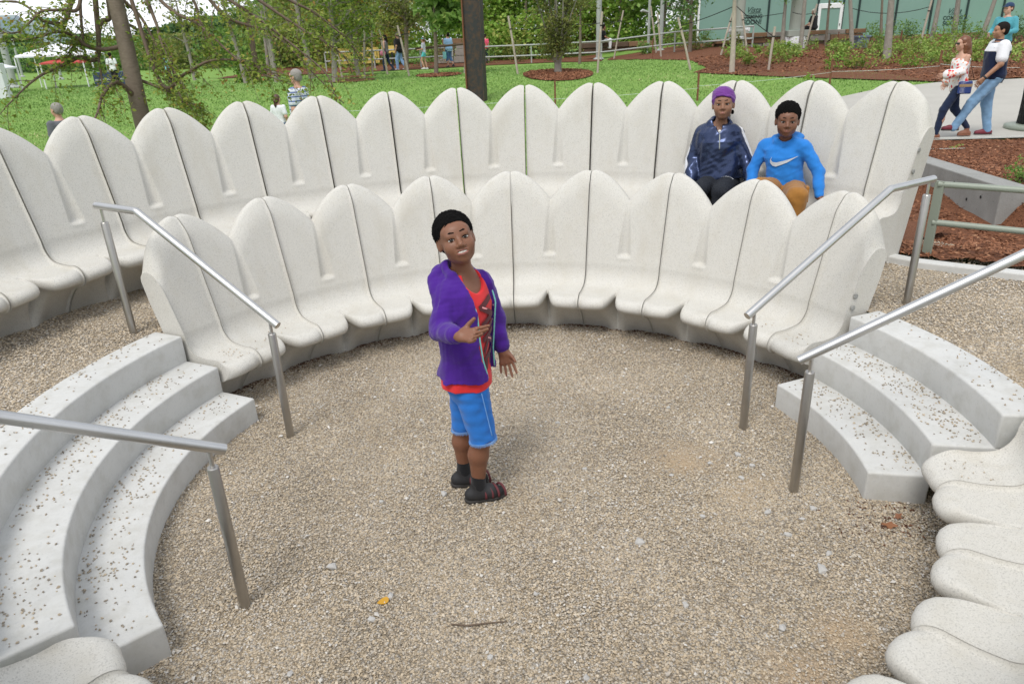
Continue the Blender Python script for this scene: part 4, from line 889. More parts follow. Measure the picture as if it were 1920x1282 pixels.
wire((5.2, 7.7, .70), (10.5, 7.2, .70), .01, 'thin pale wire at shin height before the walking couple', .004); wire((4.9, 8.3, .45), (10.5, 7.9, .45), .01, 'thin pale wire near the ground at the mulch edge', .004)
# -- dark steel pole
t = thing('steel_pole', 'tall dark rusted steel beam standing behind the back row', 'pole', (-.87, 18.19, .68)); 
m = MB(); m.box((0, 0, 2.9), (.235, .018, 3.0)); m.build('web_plate', 'rust_steel', t); m = MB(); m.box((-.25, .08, 2.9), (.016, .17, 3.0)); m.build('flange', 'rust_edge', t); m = MB(); m.box((.25, .08, 2.9), (.016, .17, 3.0)); m.build('flange', 'rust_steel', t); t.rotation_euler = (0, 0, rad(-14))
# -- two-rail fence at the back
def rail_fence(pts, label, h1=.62, h2=.30, r=.038):
    b0 = pts[0]; t = thing('rail_fence', label, 'fence', (b0[0], b0[1], zg(*b0))); z0 = zg(*b0)
    for hh in (h1, h2):
        m = MB(); m.tube([(x-b0[0], y-b0[1], zg(x, y)-z0+hh) for x, y in pts], r, 8); autosmooth(m.build('rail', 'rail_grey', t), 60)
    for i in range(len(pts)):
        x, y = pts[i]; m = MB(); m.box((x-b0[0], y-b0[1]+.02, zg(x, y)-z0+h1/2-.06), (.032, .02, h1/2+.06)); m.build('post', 'rail_grey', t)
rail_fence([(-9.5, 37.0), (-7.0, 37.4), (-4.6, 38.0), (-2.9, 38.4)], 'grey two-rail fence behind the walkers on the left', .95, .52)
rail_fence([(-1.2, 37.9), (1.35, 37.4), (5.0, 36.8), (8.2, 34.0), (11.4, 32.2)], 'long grey two-rail fence along the mulch slope', .92, .40)
m = MB(); m.tube([(-4.6, 36.0, 2.02), (-2.0, 35.6, 2.16)], .055, 8); tag(m.build('timber_rail', 'timber_dark', None), 'brown timber handrail in front of the girl with the blue headband', 'handrail')
# -- timber and stone seat walls
def block_wall(loc, rz, rows, label, seed, name='seat_wall'):
    random.seed(seed); t = thing(name, label, 'wall', loc, rz); z = 0
    for (L, hh, dep, cnt, mats, part) in rows:
        x = -L/2; w_ = L/cnt
        for i in range(cnt):
            ww = w_*random.uniform(.85, 1.12) if i < cnt-1 else (L/2-x); ww = max(.2, ww); m = MB(); m.box((x+ww/2, random.uniform(-.06, .06), z+hh/2), (ww/2-.012, dep/2, hh/2-.008)); o = m.build(part, random.choice(mats), t, False, .02); o.rotation_euler = (0, 0, random.uniform(-.02, .02)); x += ww
        z += hh
    random.seed(3); return t
block_wall((6.1, 39.2, 1.45), 0, [(3.6, .22, .8, 4, ['timber_dark'], 'beam'), (3.9, .26, .9, 3, ['timber', 'timber_dark'], 'beam')], 'long brown timber bench behind the fence', 5, 'timber_bench')
block_wall((13.9, 32.9, 1.42), -.05, [(5.4, .26, .9, 6, ['stone_block', 'timber_dark'], 'block'), (5.3, .26, .9, 5, ['stone_block', 'timber'], 'block'), (5.5, .2, 1.0, 6, ['timber', 'timber', 'stone_block'], 'block')], 'stacked timber and stone seat wall before the glass front', 8)
block_wall((11.3, 34.0, 1.5), -.03, [(2.2, .2, .7, 2, ['timber_dark'], 'beam'), (2.4, .2, .8, 2, ['timber'], 'beam')], 'lower timber seat wall beside the white cooler box', 9)
block_wall((-2.6, 43.0, 1.1), .05, [(3.2, .4, .9, 3, ['stone_block'], 'block'), (3.0, .35, .9, 3, ['stone_block', 'timber_dark'], 'block'), (2.8, .3, .8, 3, ['timber_dark', 'stone_block'], 'block'), (2.4, .3, .8, 2, ['timber', 'stone_block'], 'block')], 'stepped stone and timber stack left of the steel pole', 12)
# -- lamp posts, columns
def lamp_post(x, y, h, r, label, head=True):
    t = thing('lamp_post', label, 'lamp post', (x, y, zg(x, y))); m = MB(); m.tube([(0, 0, 0), (0, 0, h)], [r, r*.8], 10); autosmooth(m.build('pole', 'rail_grey', t), 60)
    m = MB(); m.lathe([(r*1.9, 0), (r*1.9, .05), (r*1.1, .12)], n=12); m.build('foot', 'rail_grey', t)
    if head:
        m = MB(); m.tube([(0, 0, 1.95), (-.35, 0, 2.05), (-.45, 0, 2.0)], [.04, .07, .05], 8); m.build('lamp_head', 'rail_grey', t)
lamp_post(7.4, 36.6, 5.5, .075, 'thin grey lamp post with a small lamp, above the timber bench'); lamp_post(8.1, 36.9, 5.5, .11, 'thicker grey post right of the lamp post', False)
lamp_post(5.0, 38.0, 5.5, .16, 'grey post behind the person sitting on the timber bench', False)
def column(x, y, r, label):
    z = zg(x, y); t = thing('column', label, 'column', (x, y, z)); m = MB(); m.lathe([(r, .75), (r, 6)], n=20); autosmooth(m.build('shaft', 'column_paint', t)); m = MB(); m.lathe([(r*1.8, 0), (r*1.8, .46), (r*1.7, .48)], n=20); autosmooth(m.build('plinth', 'white_paint', t)); m = MB(); m.box((0, 0, .61), (r*1.6, r*1.6, .13)); m.build('collar', 'column_paint', t, False, .02)
column(12.85, 30.9, .29, 'grey-green round column on a white plinth left of the seated man'); column(10.99, 33.04, .20, 'grey-green column behind the big-leaved tree')
# -- mint glass front with lettering
def facade():
    Y = 40.0; z0 = 1.45; zt = 6.2; t = thing('glass_building', 'building front of mint green glass panels with dark mullions', 'building', (11.0, Y, z0)); ox = 11.0
    px = FACX
    for i in range(len(px)-1):
        a, b = px[i], px[i+1]; dr = i == 4
        mat = 'mint_glass' if i < 11 else 'deep_glass'
        if not dr: m = MB(); m.box(((a+b)/2-ox, 0, (zt-z0)/2), ((b-a)/2-.03, .03, (zt-z0)/2)); m.build('glass_panel', mat, t)
        else:
            m = MB(); m.box(((a+b)/2-ox, 0, 3.4), ((b-a)/2-.03, .03, 1.4)); m.build('glass_panel', mat, t)
            d = empty('door', ((a+b)/2-ox, -.06, 0)); d.parent = t
            for cx, cz, hx, hz_ in ((-(b-a)/2+.09, .98, .085, 1.0), ((b-a)/2-.09, .98, .085, 1.0), (0, 1.86, (b-a)/2-.18, .11), (0, .1, (b-a)/2-.18, .1)): m = MB(); m.box((cx, 0, cz), (hx, .04, hz_)); m.build('door_frame', 'white_paint', d)
            m = MB(); m.box((0, .02, .98), ((b-a)/2-.18, .02, .78)); m.build('door_glass', 'mint_glass', d); m = MB(); m.box(((b-a)/2-.12, -.06, .9), (.015, .02, .06)); m.build('door_handle', 'dark_metal', d)
    for i, a in enumerate(px):
        m = MB(); m.box((a-ox, -.03, (zt-z0)/2), (.045, .07, (zt-z0)/2)); m.build('mullion', 'white_paint' if i == 0 else 'mullion_dark', t)
    def words(xc, zc, s_):
        for (body, dz_, size, shear, bold) in (('Vista', .34, .40, .45, 0), ('COMING', .0, .27, 0, .006), ('SOON!', -.27, .33, 0, .008)):
            cu = bpy.data.curves.new('lettering', 'FONT'); cu.body = body; cu.size = size*s_; cu.align_x = 'CENTER'; cu.align_y = 'CENTER'; cu.shear = shear; cu.offset = bold; cu.extrude = .004; ob = bpy.data.objects.new('lettering', cu); COL.objects.link(ob)
            dg = bpy.context.evaluated_depsgraph_get(); me = bpy.data.meshes.new_from_object(ob.evaluated_get(dg)); bpy.data.objects.remove(ob); o = link('lettering', me, 'letter_green', t); o.rotation_euler = (rad(90), 0, 0); o.location = (xc-ox, -.045, zc-z0+dz_*s_)
            if body == 'Vista':
                m = MB(); m.box((xc-ox+.12, -.045, zc-z0+dz_*s_-.16*s_), (.36*s_, .004, .008)); m.build('lettering', 'letter_green', t)
    for xc, zc, s_ in FACT: words(xc, zc, s_)
t_ = NT('mint_glass'); n1 = t_.noise(.6, 4, .6); c_ = t_.mix(n1, (.165, .285, .245), (.22, .35, .305)); MATS['mint_glass'] = t_.done(c_, .28, 0, .5)
t_ = NT('deep_glass'); n1 = t_.noise(.6, 4, .6); c_ = t_.mix(n1, (.035, .11, .095), (.06, .17, .145)); MATS['deep_glass'] = t_.done(c_, .22, 0, .5)
plain('mullion_dark', (.012, .03, .03), .4); plain('letter_green', (.02, .05, .042), .6)
FACX = [10.75, 12.70, 14.60, 16.52, 17.32, 18.72, 19.60, 21.68, 23.62, 25.6, 27.6, 29.3, 31.4, 33.6, 36]
FACT = [(13.75, 2.92, 1.0), (18.02, 2.55, .95), (24.9, 2.45, 1.0)]
facade()
# -- bins and boxes
t = thing('trash_bin', 'blue-grey square plastic bin beside the stone wall', 'bin', (15.14, 29.44, 1.29)); m = MB()
V = [(sx*a, sy*a, z) for z, a in ((0, .20), (.5, .255), (.5, .285), (.58, .29)) for sx, sy in ((-1, -1), (1, -1), (1, 1), (-1, 1))]; F = [(0, 3, 2, 1), (12, 13, 14, 15)]+[(k*4+i, k*4+(i+1) % 4, k*4+4+(i+1) % 4, k*4+4+i) for k in range(3) for i in range(4)]; m.add(V, F); m.build('body', 'bin_blue', t, False, .015); m = MB(); m.box((0, 0, .575), (.24, .24, .012)); m.build('rim_opening', 'dark_metal', t)
t = thing('cooler_box', 'white cooler box with a drawn sprig on its front', 'cooler', (11.95, 36.3, 1.62)); m = MB(); m.box((0, 0, .28), (.42, .3, .30)); m.build('body', 'white_paint', t, False, .03); m = MB(); m.box((0, 0, .66), (.48, .34, .09)); m.build('lid', 'white_paint', t, False, .03); m = MB(); m.tube([(0, -.305, .1), (.03, -.305, .3), (-.01, -.305, .45)], .012, 5); m.tube([(.02, -.305, .25), (-.1, -.305, .32)], .02, 5); m.build('printed_sprig', 'letter_green', t)
t = thing('litter_can', 'black round mesh litter can behind the man in jeans', 'bin', (9.35, 9.55, .50)); m = MB(); m.lathe([(.30, .06), (.31, .8), (.31, .82)], n=28); m.build('mesh_drum', 'can_black', t, True)
m = MB(); m.lathe([(.50, 0), (.50, .07), (.40, .09), (.32, .09)], n=28); m.build('base_ring', 'green_paint', t, True); m = MB(); m.lathe([(.33, .82), (.34, .9), (.30, .95), (.18, .97)], n=28); m.build('lid', 'can_black', t, True); m = MB(); m.box((-.02, -.325, .62), (.16, .006, .13)); m.build('sign_plate', 'white_paint', t)
m = MB(); 
for i in range(30): a = 2*math.pi*i/30; m.tube([(.315*math.cos(a), .315*math.sin(a), .08), (.32*math.cos(a+.5), .32*math.sin(a+.5), .8)], .004, 4); m.tube([(.315*math.cos(a), .315*math.sin(a), .08), (.32*math.cos(a-.5), .32*math.sin(a-.5), .8)], .004, 4)
m.build('lattice', 'dark_metal', t)
leafmat('leaf_lime', [(0, (.13, .24, .04)), (.5, (.24, .36, .07)), (.85, (.36, .44, .11)), (1, (.42, .36, .12))])
# -- shrubs in the planting bed
random.seed(21)
k_ = 0
for i in range(95):
    x = random.uniform(8.6, 19.5); y = random.uniform(19.5, 29.5)
    if not in_poly(np.array([[x, y]]), BED2)[0] or (x < 10.5 and y < 23.5): continue
    if y < 21.5 and random.random() < .6: continue
    s_ = random.uniform(.20, .40); k_ += 1
    shrub((x, y, zg(x, y)+.02), s_*1.35, s_*.75, 170, .095, random.choice(['leaf_lime', 'leaf_lime', 'leaf_bright', 'leaf_yellowgreen']), 'low light green bedding shrub in the bark mulch before the glass front', 'low shrubs in the planting bed', 'bedding_shrub', 3)
for i, (x, y, s_) in enumerate([(17.0, 32.5, .55), (18.2, 31.6, .6), (19.3, 30.6, .6), (20.2, 29.6, .55), (21.3, 28.6, .5), (18.9, 33.4, .6), (21.0, 32.4, .65), (22.4, 30.8, .6), (23.5, 29.4, .6), (16.3, 29.9, .4), (22.0, 27.2, .5)]):
    shrub((x, y, zg(x, y)), s_*1.1, s_*.8, 420, .10, ['leaf_midgreen', 'leaf_dark', 'leaf_bright'][i % 3], ORD[i]+' rounded green shrub along the foot of the right glass panels', 'shrubs along the glass front', 'rounded_shrub')
for i, (x, y, s_) in enumerate([(7.2, 36.0, .4), (9.2, 33.5, .5), (9.9, 34.2, .5), (10.6, 32.3, .35), (-1.0, 40.2, .7), (.6, 40, .7), (-5.0, 40.4, .8), (-3.6, 40.6, .8), (2.6, 39.8, .6), (8.9, 36.5, .6)]):
    shrub((x, y, zg(x, y)), s_*1.1, s_*.85, 420, .11, ['leaf_midgreen', 'leaf_olive'][i % 2], ORD[i]+' green shrub behind the grey rail fence'+(' on the right' if i in (0, 1, 2, 3, 9) else ' on the left'), 'shrubs behind the rail fence', 'rounded_shrub')
t = thing('seedling', 'spindly yellow-green seedling just behind the back row beside the hooded boy', 'plant', (4.35, 7.4, .42)); C = [(.10*math.sin(i*1.7)*(1-i/30), .08*math.cos(i*2.1), .1+i*.045) for i in range(26)]; leaf_cloud('leaves', C, 150, .035, .075, 'leaf_bright', t); m = MB(); m.tube([(0, 0, 0), (.02, .01, .6), (.0, 0, 1.25)], [.008, .006, .003], 5); m.build('stem', 'bark_twig', t)
# -- the wood and the distance
random.seed(5)
WT = []
WOODLAB = ['%s of the dense dark trees in the far wood, counted from the left' % w_ for w_ in ('first', 'second', 'third', 'fourth', 'fifth', 'sixth', 'seventh', 'eighth', 'ninth', 'tenth', 'eleventh', 'twelfth', 'thirteenth', 'fourteenth')]
for i, (az, D, el) in enumerate([(-.60, 95, .016), (-.565, 120, .018), (-.53, 100, .012), (-.495, 115, .016), (-.46, 95, .014), (-.425, 105, .022), (-.39, 85, .026), (-.355, 92, .034), (-.32, 80, .040), (-.29, 88, .046), (-.26, 75, .050), (-.23, 82, .06), (-.20, 70, .07), (-.17, 78, .08)]):
    x = CAM_POS.x+D*math.sin(az); y = CAM_POS.y+D*math.cos(az); hgt = CAM_POS.z+el*D*1.08-1.0+.8*random.uniform(-.3, .6); WT.append((x, y, hgt, D))
    wood_tree((x, y, 1.0), hgt, max(3.2, hgt*.75), ['leaf_dark', 'leaf_midgreen', 'leaf_dark'][i % 3], WOODLAB[i], 3600, .50)
for i, (x, y, hgt, r, mt) in enumerate([(-31, 62, 2.6, 3.5, 'leaf_midgreen'), (-26, 60, 2.6, 3.6, 'leaf_olive'), (-21, 58, 2.8, 3.6, 'leaf_midgreen'), (-17, 55, 3.0, 3.4, 'leaf_olive'), (-13, 56, 3.2, 3.4, 'leaf_midgreen'), (-36, 66, 2.4, 3.6, 'leaf_dark'), (-41, 68, 2.2, 3.8, 'leaf_midgreen'), (-47, 72, 2.6, 4, 'leaf_dark')]):
    wood_tree((x, y, 1.0), hgt, r, mt, ['third', 'fourth', 'fifth', 'sixth', 'seventh', 'second', 'first', 'outermost'][i]+' low thicket from the left along the back of the lawn', 2600, .28, 'thickets at the lawn edge', True, 'thicket')
for i, (x, y, hgt, r, mt, n) in enumerate([(-9.5, 46, 6, 3.4, 'leaf_yellowgreen', 6500), (-5.0, 52, 7, 3.8, 'leaf_bright', 6500), (-1.6, 50, 6.5, 3.2, 'leaf_bright', 7000), (1.4, 47, 6.0, 3.2, 'leaf_bright', 7000), (4.2, 50, 6.5, 3.4, 'leaf_olive', 6500), (7.4, 47, 5.5, 2.8, 'leaf_bright', 5500), (9.6, 44, 6.0, 2.8, 'leaf_midgreen', 6500), (-12.5, 48, 6, 3.0, 'leaf_olive', 5500), (11, 55, 7, 4.2, 'leaf_dark', 6000), (6.0, 58, 8, 4.6, 'leaf_dark', 6000), (-1, 60, 8, 5.0, 'leaf_midgreen', 6500), (-15.5, 52, 5, 3.4, 'leaf_midgreen', 4500)]):
    wood_tree((x, y, 1.05), hgt, r, mt, ['yellow-green tree behind the walking couple', 'green tree behind the girl with the headband', 'bright green tree just right of the steel pole', 'bright green tree behind the many-stemmed tree', 'green tree behind the timber bench', 'light green rounded tree by the lamp post', 'dark green tree left of the glass front', 'olive tree behind the striped shirt', 'tall dark tree beyond the glass front', 'tall green tree in the gap behind the lamp post', 'tall green tree behind the steel pole', 'green tree at the back left of the lawn'][i], n, .25, 'park trees in the background', True, 'park_tree', .04, .72)
# slim pale trunks on the left lawn
for i, (x, y, dx, h) in enumerate([(-10.6, 27.5, -.25, 3.0), (-9.2, 27.0, -.02, 3.2), (-8.4, 29.5, -.2, 3.4), (-11.4, 34, -.1, 3.4), (-12.9, 38, .1, 3.4), (-14.9, 33.0, -.1, 3.0)]):
    young_tree((x, y, zg(x, y)), (x+dx, y, zg(x, y)+h*.7), .075 if i != 2 else .12, ['leaf_yellowgreen', 'leaf_yellowgreen', 'leaf_olive'][i % 3], 'bark_grey', ['slim pale trunk on the left lawn, leaning left', 'whitish upright trunk on the left lawn', 'young tree just left of the man in the striped shirt', 'pale trunk behind the striped shirt', 'thin pale trunk deep in the left background', 'pale sapling before the left thicket'][i], (1.1, .9, .9), 520, .13, .4, nb=12, h=h*1.3)
m = MB(); m.tube([(0, 0, -.1), (.02, 0, 1.0), (.0, 0, 2.6)], [.14, .12, .1], 8); o = thing('bare_tree', 'dark brown bare trunk on the left lawn', 'tree', (-10.35, 28.3, 1.05)); m.build('trunk', 'bark_twig', o, True)
wood_tree((-10.9, 28.2, 1.05), .95, .38, 'leaf_bright', 'bright yellow-green bush beside the dark trunk on the left lawn', 420, .16, None, True, 'bright_bush')
# city towers far behind the wood
def tower(x, y, w_, d, h, label, mat, cap=None, fl=14, nx=7):
    t = thing('office_tower', label, 'building', (x, y, 0), math.atan2(-x, y)*.6, 'towers on the skyline'); m = MB(); m.box((0, 0, h/2), (w_/2, d/2, h/2)); m.build('wall', mat, t)
    m = MB()
    for i in range(fl):
        for k in range(nx): m.box((-w_/2+(k+.5)*w_/nx, -d/2-.05, h*.12+(i+.5)*h*.84/fl), (w_/nx*.32, .06, h*.84/fl*.3))
    o = kind(m.build('windows', 'tower_glass', t), 'stuff')
    if cap: m = MB(); m.box((0, 0, h+1.2), (w_/2*.9, d/2*.9, 1.3)); m.build('roof_cap', cap, t)
tower(-482, 757, 22, 20, 38.5, 'tall blue-grey office tower at the far left skyline', 'tower_glass', 'tower_grey', 12, 5); tower(-467, 770, 34, 20, 35, 'broad pale office tower, second on the skyline', 'tower_grey'); tower(-455, 775, 20, 20, 35.5, 'pale tower with a teal roof on the skyline', 'tower_grey', 'tower_teal', 12, 6); tower(-440, 782, 40, 20, 22, 'low wide pale building in front of the skyline towers', 'tower_grey', None, 8, 9)
# lamp posts and market canopies on the left
for i, (x, y, h) in enumerate([(-23.3, 32.6, 6.5), (-35.9, 53.3, 2.6), (-26.9, 42.7, 3.2)]): lamp_post(x, y, h, (.16, .09, .09)[i], ['thick leaning grey pole at the far left', 'short thin grey post beyond the left canopy', 'grey post behind the red canopy'][i], False)
def canopy(x, y, w_, mat, label, hz_=.9, th=.35, valance=None):
    z = zg(x, y); t = thing('canopy_tent', label, 'tent', (x, y, z), .3); h = w_/2
    m = MB(); m.add([(-h, -h, hz_), (h, -h, hz_), (h, h, hz_), (-h, h, hz_), (0, 0, hz_+th), (-h, -h, hz_-.06), (h, -h, hz_-.06), (h, h, hz_-.06), (-h, h, hz_-.06)], [(0, 1, 4), (1, 2, 4), (2, 3, 4), (3, 0, 4), (5, 6, 1, 0), (6, 7, 2, 1), (7, 8, 3, 2), (8, 5, 0, 3)]); m.build('roof', mat, t)
    for sx in (-1, 1):
        for sy in (-1, 1): m = MB(); m.tube([(sx*h*.97, sy*h*.97, 0), (sx*h*.97, sy*h*.97, hz_)], .03, 6); m.build('leg', 'white_paint', t)
    return t
canopy(-21.2, 26.6, 2.9, 'tent_white', 'white pointed market canopy at the far left', .95, .55); canopy(-19.8, 31.0, 3.0, 'tent_white', 'second white canopy further back on the left lawn', 1.35, .5); canopy(-19.2, 30.2, 1.7, 'tent_red', 'red canopy under the second white one', 1.05, .22)
m = MB(); m.box((0, 0, .62), (1.0, .55, .62)); o = m.build('stall_screen', 'tent_white', None, False, .02); o.location = (-18.5, 23.0, zg(-18.5, 23)-.1); o.rotation_euler = (0, 0, .45); tag(o, 'white market stall screen below the left canopy', 'stall')
for i, (x, y) in enumerate([(-17.4, 29.6), (-16.5, 29.9)]):
    t = thing('equipment_case', ['dark blue road case under the red canopy', 'second dark blue road case right of the first'][i], 'case', (x, y, zg(x, y)), .3, 'road cases'); m = MB(); m.box((0, 0, .3), (.36, .3, .3)); m.build('body', 'equipment_navy', t, False, .02); m = MB(); m.box((0, -.31, .3), (.3, .01, .03)); m.box((0, -.31, .02), (.38, .02, .03)); m.build('trim', 'rail_grey', t)
t = thing('yellow_barrier', 'yellow board barrier behind the pale left trunks', 'barrier', (-9.3, 44.0, 1.05)); m = MB(); m.box((0, 0, .65), (1.5, .05, .45)); m.build('board', 'yellow_board', t); m = MB(); m.box((-1.2, 0, .15), (.05, .1, .2)); m.build('foot', 'dark_metal', t); m = MB(); m.box((1.2, 0, .15), (.05, .1, .2)); m.build('foot', 'dark_metal', t)
t = thing('yellow_barrier', 'smaller yellow board right of the first, behind the stakes', 'barrier', (-6.7, 42.0, 1.05)); m = MB(); m.box((0, 0, .95), (.6, .05, .2)); m.build('board', 'yellow_board', t); m = MB(); m.box((0, 0, .4), (.05, .08, .4)); m.build('foot', 'dark_metal', t)

# ---- drooping small-leaved tree on the left, close behind the back row
BR = [
     [(-4.36, 5.35, 2.72), (-4.43, 5.28, 2.66), (-4.45, 5.16, 2.49), (-4.44, 5.04, 2.31), (-4.39, 4.9, 2.06), (-4.35, 4.74, 1.8)] ,
     [(-4.45, 5.07, 2.32), (-4.6, 4.95, 2.3), (-4.77, 4.81, 2.21), (-4.89, 4.66, 2.14), (-5.0, 4.51, 2.03), (-5.16, 4.32, 1.84)] ,
     [(-4.39, 5.04, 3.02), (-4.51, 4.93, 2.86), (-4.55, 4.8, 2.68), (-4.61, 4.74, 2.63), (-4.75, 4.7, 2.67), (-4.8, 4.69, 2.75), (-4.96, 4.69, 2.85), (-5.2, 4.64, 2.85)] ,
     [(-4.51, 5.13, 2.97), (-4.51, 5.0, 2.66), (-4.5, 4.92, 2.47), (-4.59, 4.9, 2.43), (-4.64, 4.85, 2.32)] ,
     [(-4.4, 4.85, 2.81), (-4.53, 4.74, 2.76), (-4.69, 4.64, 2.75), (-4.76, 4.51, 2.65), (-4.86, 4.38, 2.55), (-5.01, 4.31, 2.57)] ,
     [(-4.34, 4.99, 2.37), (-4.46, 4.87, 2.42), (-4.5, 4.78, 2.51), (-4.62, 4.67, 2.55), (-4.74, 4.51, 2.5), (-5.09, 4.37, 2.47)] ,
     [(-4.12, 4.91, 1.93), (-4.17, 4.8, 2.03), (-4.18, 4.64, 2.01), (-4.19, 4.44, 1.91), (-4.17, 4.23, 1.76), (-4.21, 4.0, 1.57)] ,
     [(-4.32, 5.47, 2.74), (-4.19, 5.47, 2.59), (-4.09, 5.5, 2.51), (-4.02, 5.46, 2.25), (-3.92, 5.42, 2.01), (-3.71, 5.38, 1.75)] ,
     [(-4.24, 5.44, 2.93), (-3.99, 5.26, 2.7), (-3.82, 5.08, 2.47), (-3.7, 4.92, 2.3), (-3.5, 4.69, 1.98), (-3.39, 4.52, 1.78)] ,
     [(-3.87, 5.13, 2.95), (-3.69, 4.94, 2.63), (-3.62, 4.81, 2.45), (-3.51, 4.67, 2.24), (-3.34, 4.48, 1.93)] ,
     [(-3.66, 5.0, 2.91), (-3.42, 4.87, 2.69), (-3.17, 4.78, 2.57), (-2.83, 4.61, 2.28), (-2.6, 4.5, 2.12), (-2.19, 4.4, 1.96)] ,
     [(-3.08, 4.88, 2.86), (-2.87, 4.86, 2.62), (-2.5, 4.89, 2.48), (-2.28, 4.91, 2.3), (-2.04, 4.88, 2.02), (-1.76, 4.84, 1.72)] ,
     [(-2.83, 4.65, 2.84), (-2.56, 4.63, 2.65), (-2.25, 4.59, 2.41), (-1.86, 4.5, 2.08), (-1.75, 4.46, 1.85)] ,
     [(-2.71, 5.21, 2.86), (-2.24, 5.21, 2.52), (-1.81, 5.24, 2.23), (-1.72, 5.29, 2.0)] ,
     [(-3.73, 4.84, 2.01), (-3.43, 4.79, 2.09), (-3.16, 4.75, 2.2), (-2.92, 4.67, 2.22), (-2.62, 4.57, 2.17), (-2.3, 4.43, 2.03)] ,
     [(-3.42, 5.32, 2.89), (-3.33, 5.23, 2.67), (-3.25, 5.11, 2.4), (-3.19, 5.0, 2.12)] ,
     [(-2.45, 5.33, 2.88), (-2.1, 5.45, 2.66), (-1.79, 5.55, 2.37), (-1.66, 5.65, 2.1)] ,
     [(-4.18, 5.17, 2.04), (-3.83, 5.03, 1.95), (-3.55, 4.88, 1.84), (-3.28, 4.72, 1.73)] ,
]
def droop_tree():
    random.seed(77); t = thing('weeping_tree', 'small-leaved tree with drooping branches hanging over the left lawn', 'tree', (-4.08, 4.98, .40)); o0 = Vector((-4.08, 4.98, .40))
    m = MB(); tr = [(-4.07, 4.97, .25), (-4.075, 4.98, .6), (-4.085, 4.99, 1.2), (-4.10, 5.0, 1.82), (-4.12, 5.06, 2.4), (-4.15, 5.12, 2.95), (-4.18, 5.18, 3.6), (-4.2, 5.2, 4.4)]
    m.tube([tuple(Vector(p)-o0) for p in tr], [.125, .108, .098, .090, .084, .078, .06, .045], 16); autosmooth(m.build('trunk', 'bark_brown', t), 60)
    m = MB(); tips = []; cents = []
    def sm(pts, n=5):
        P = [Vector(p) for p in pts]; P = [P[0]*2-P[1]]+P+[P[-1]*2-P[-2]]; out = []
        for i in range(1, len(P)-2):
            for k in range(n):
                u = k/n; a, b, c, d = P[i-1], P[i], P[i+1], P[i+2]; out.append(.5*((2*b)+(c-a)*u+(2*a-5*b+4*c-d)*u*u+(3*b-a-3*c+d)*u**3))
        out.append(P[-2]); return out
    def twigs(pts, cnt, L0, r):
        for q in range(cnt):
            i = random.randint(len(pts)//5, len(pts)-1); s_ = pts[i]; d = (pts[min(i+1, len(pts)-1)]-pts[max(i-1, 0)]).normalized(); L = L0*random.uniform(.35, 1.1)
            side = Vector((random.uniform(-1, 1), random.uniform(-1, 1), random.uniform(-.6, .5))); e1 = s_+(d*.55+side*.5).normalized()*L*.5; e2 = e1+(d*.5+side*.3+Vector((0, 0, -.75))).normalized()*L*.6
            tw = sm([s_, e1, e2], 4); m.tube([p-o0 for p in tw], [r*(1-.75*k/(len(tw)-1)) for k in range(len(tw))], 5, False); cents.extend(tw[2:])
            for z in range(2):
                b_ = tw[random.randint(2, len(tw)-1)]; e = b_+Vector((random.uniform(-.12, .12), random.uniform(-.12, .12), random.uniform(-.20, .03))); m.tube([b_-o0, (b_+e)/2-o0+Vector((.01, 0, .01)), e-o0], [r*.4, r*.3, r*.2], 4, False); cents.extend([(b_+e)/2, e])
    for bi, b in enumerate(BR):
        P = [Vector(p) for p in b]
        near = min((P[0]-Vector(q)).length for q in tr)
        if near > .32:
            a = Vector((-4.17, 5.15, 3.05+.09*(bi % 6))); mid = (a+P[0])/2+Vector((0, 0, .25+.12*(P[0]-a).length)); P = [a, mid]+P
        else:
            q = min((Vector(q) for q in tr), key=lambda q: (P[0]-q).length); P = [q]+P
        S_ = sm(P, 6); n = len(S_); r0 = .034 if bi in (0, 1, 2, 6) else .026; m.tube([p-o0 for p in S_], [r0*(1-.82*k/(n-1)) for k in range(n)], 7, False); cents.extend(S_[n//2:])
        twigs(S_, 11 if bi < 7 else 15, .46, .0046)
    o = m.build('branches', 'bark_twig', t, True)
    C = np.array([tuple(p-o0) for p in cents]); n = 9000; idx = RNG.integers(0, len(C), n); P = C[idx]+RNG.normal(0, .035, (n, 3)); L = RNG.uniform(.028, .056, n); Rm = rot_mats(n, .9)
    Q = np.array([(-.5, 0, 0), (-.2, -.28, .03), (.12, -.26, .03), (.5, 0, -.06), (.12, .26, .03), (-.2, .28, .03)]); Vq = (Q[None]*L[:, None, None]) @ Rm.transpose(0, 2, 1)+P[:, None, :]
    me = mesh_np('crown', Vq.reshape(-1, 3), np.arange(6*n).reshape(-1, 6)); cl = RNG.normal(0, .1, len(C))[idx]; tint_attr(me, np.repeat(np.clip(.64+cl+RNG.normal(0, .16, n), 0, 1), 6)); link('crown', me, 'leaf_yellowgreen', t)
droop_tree()

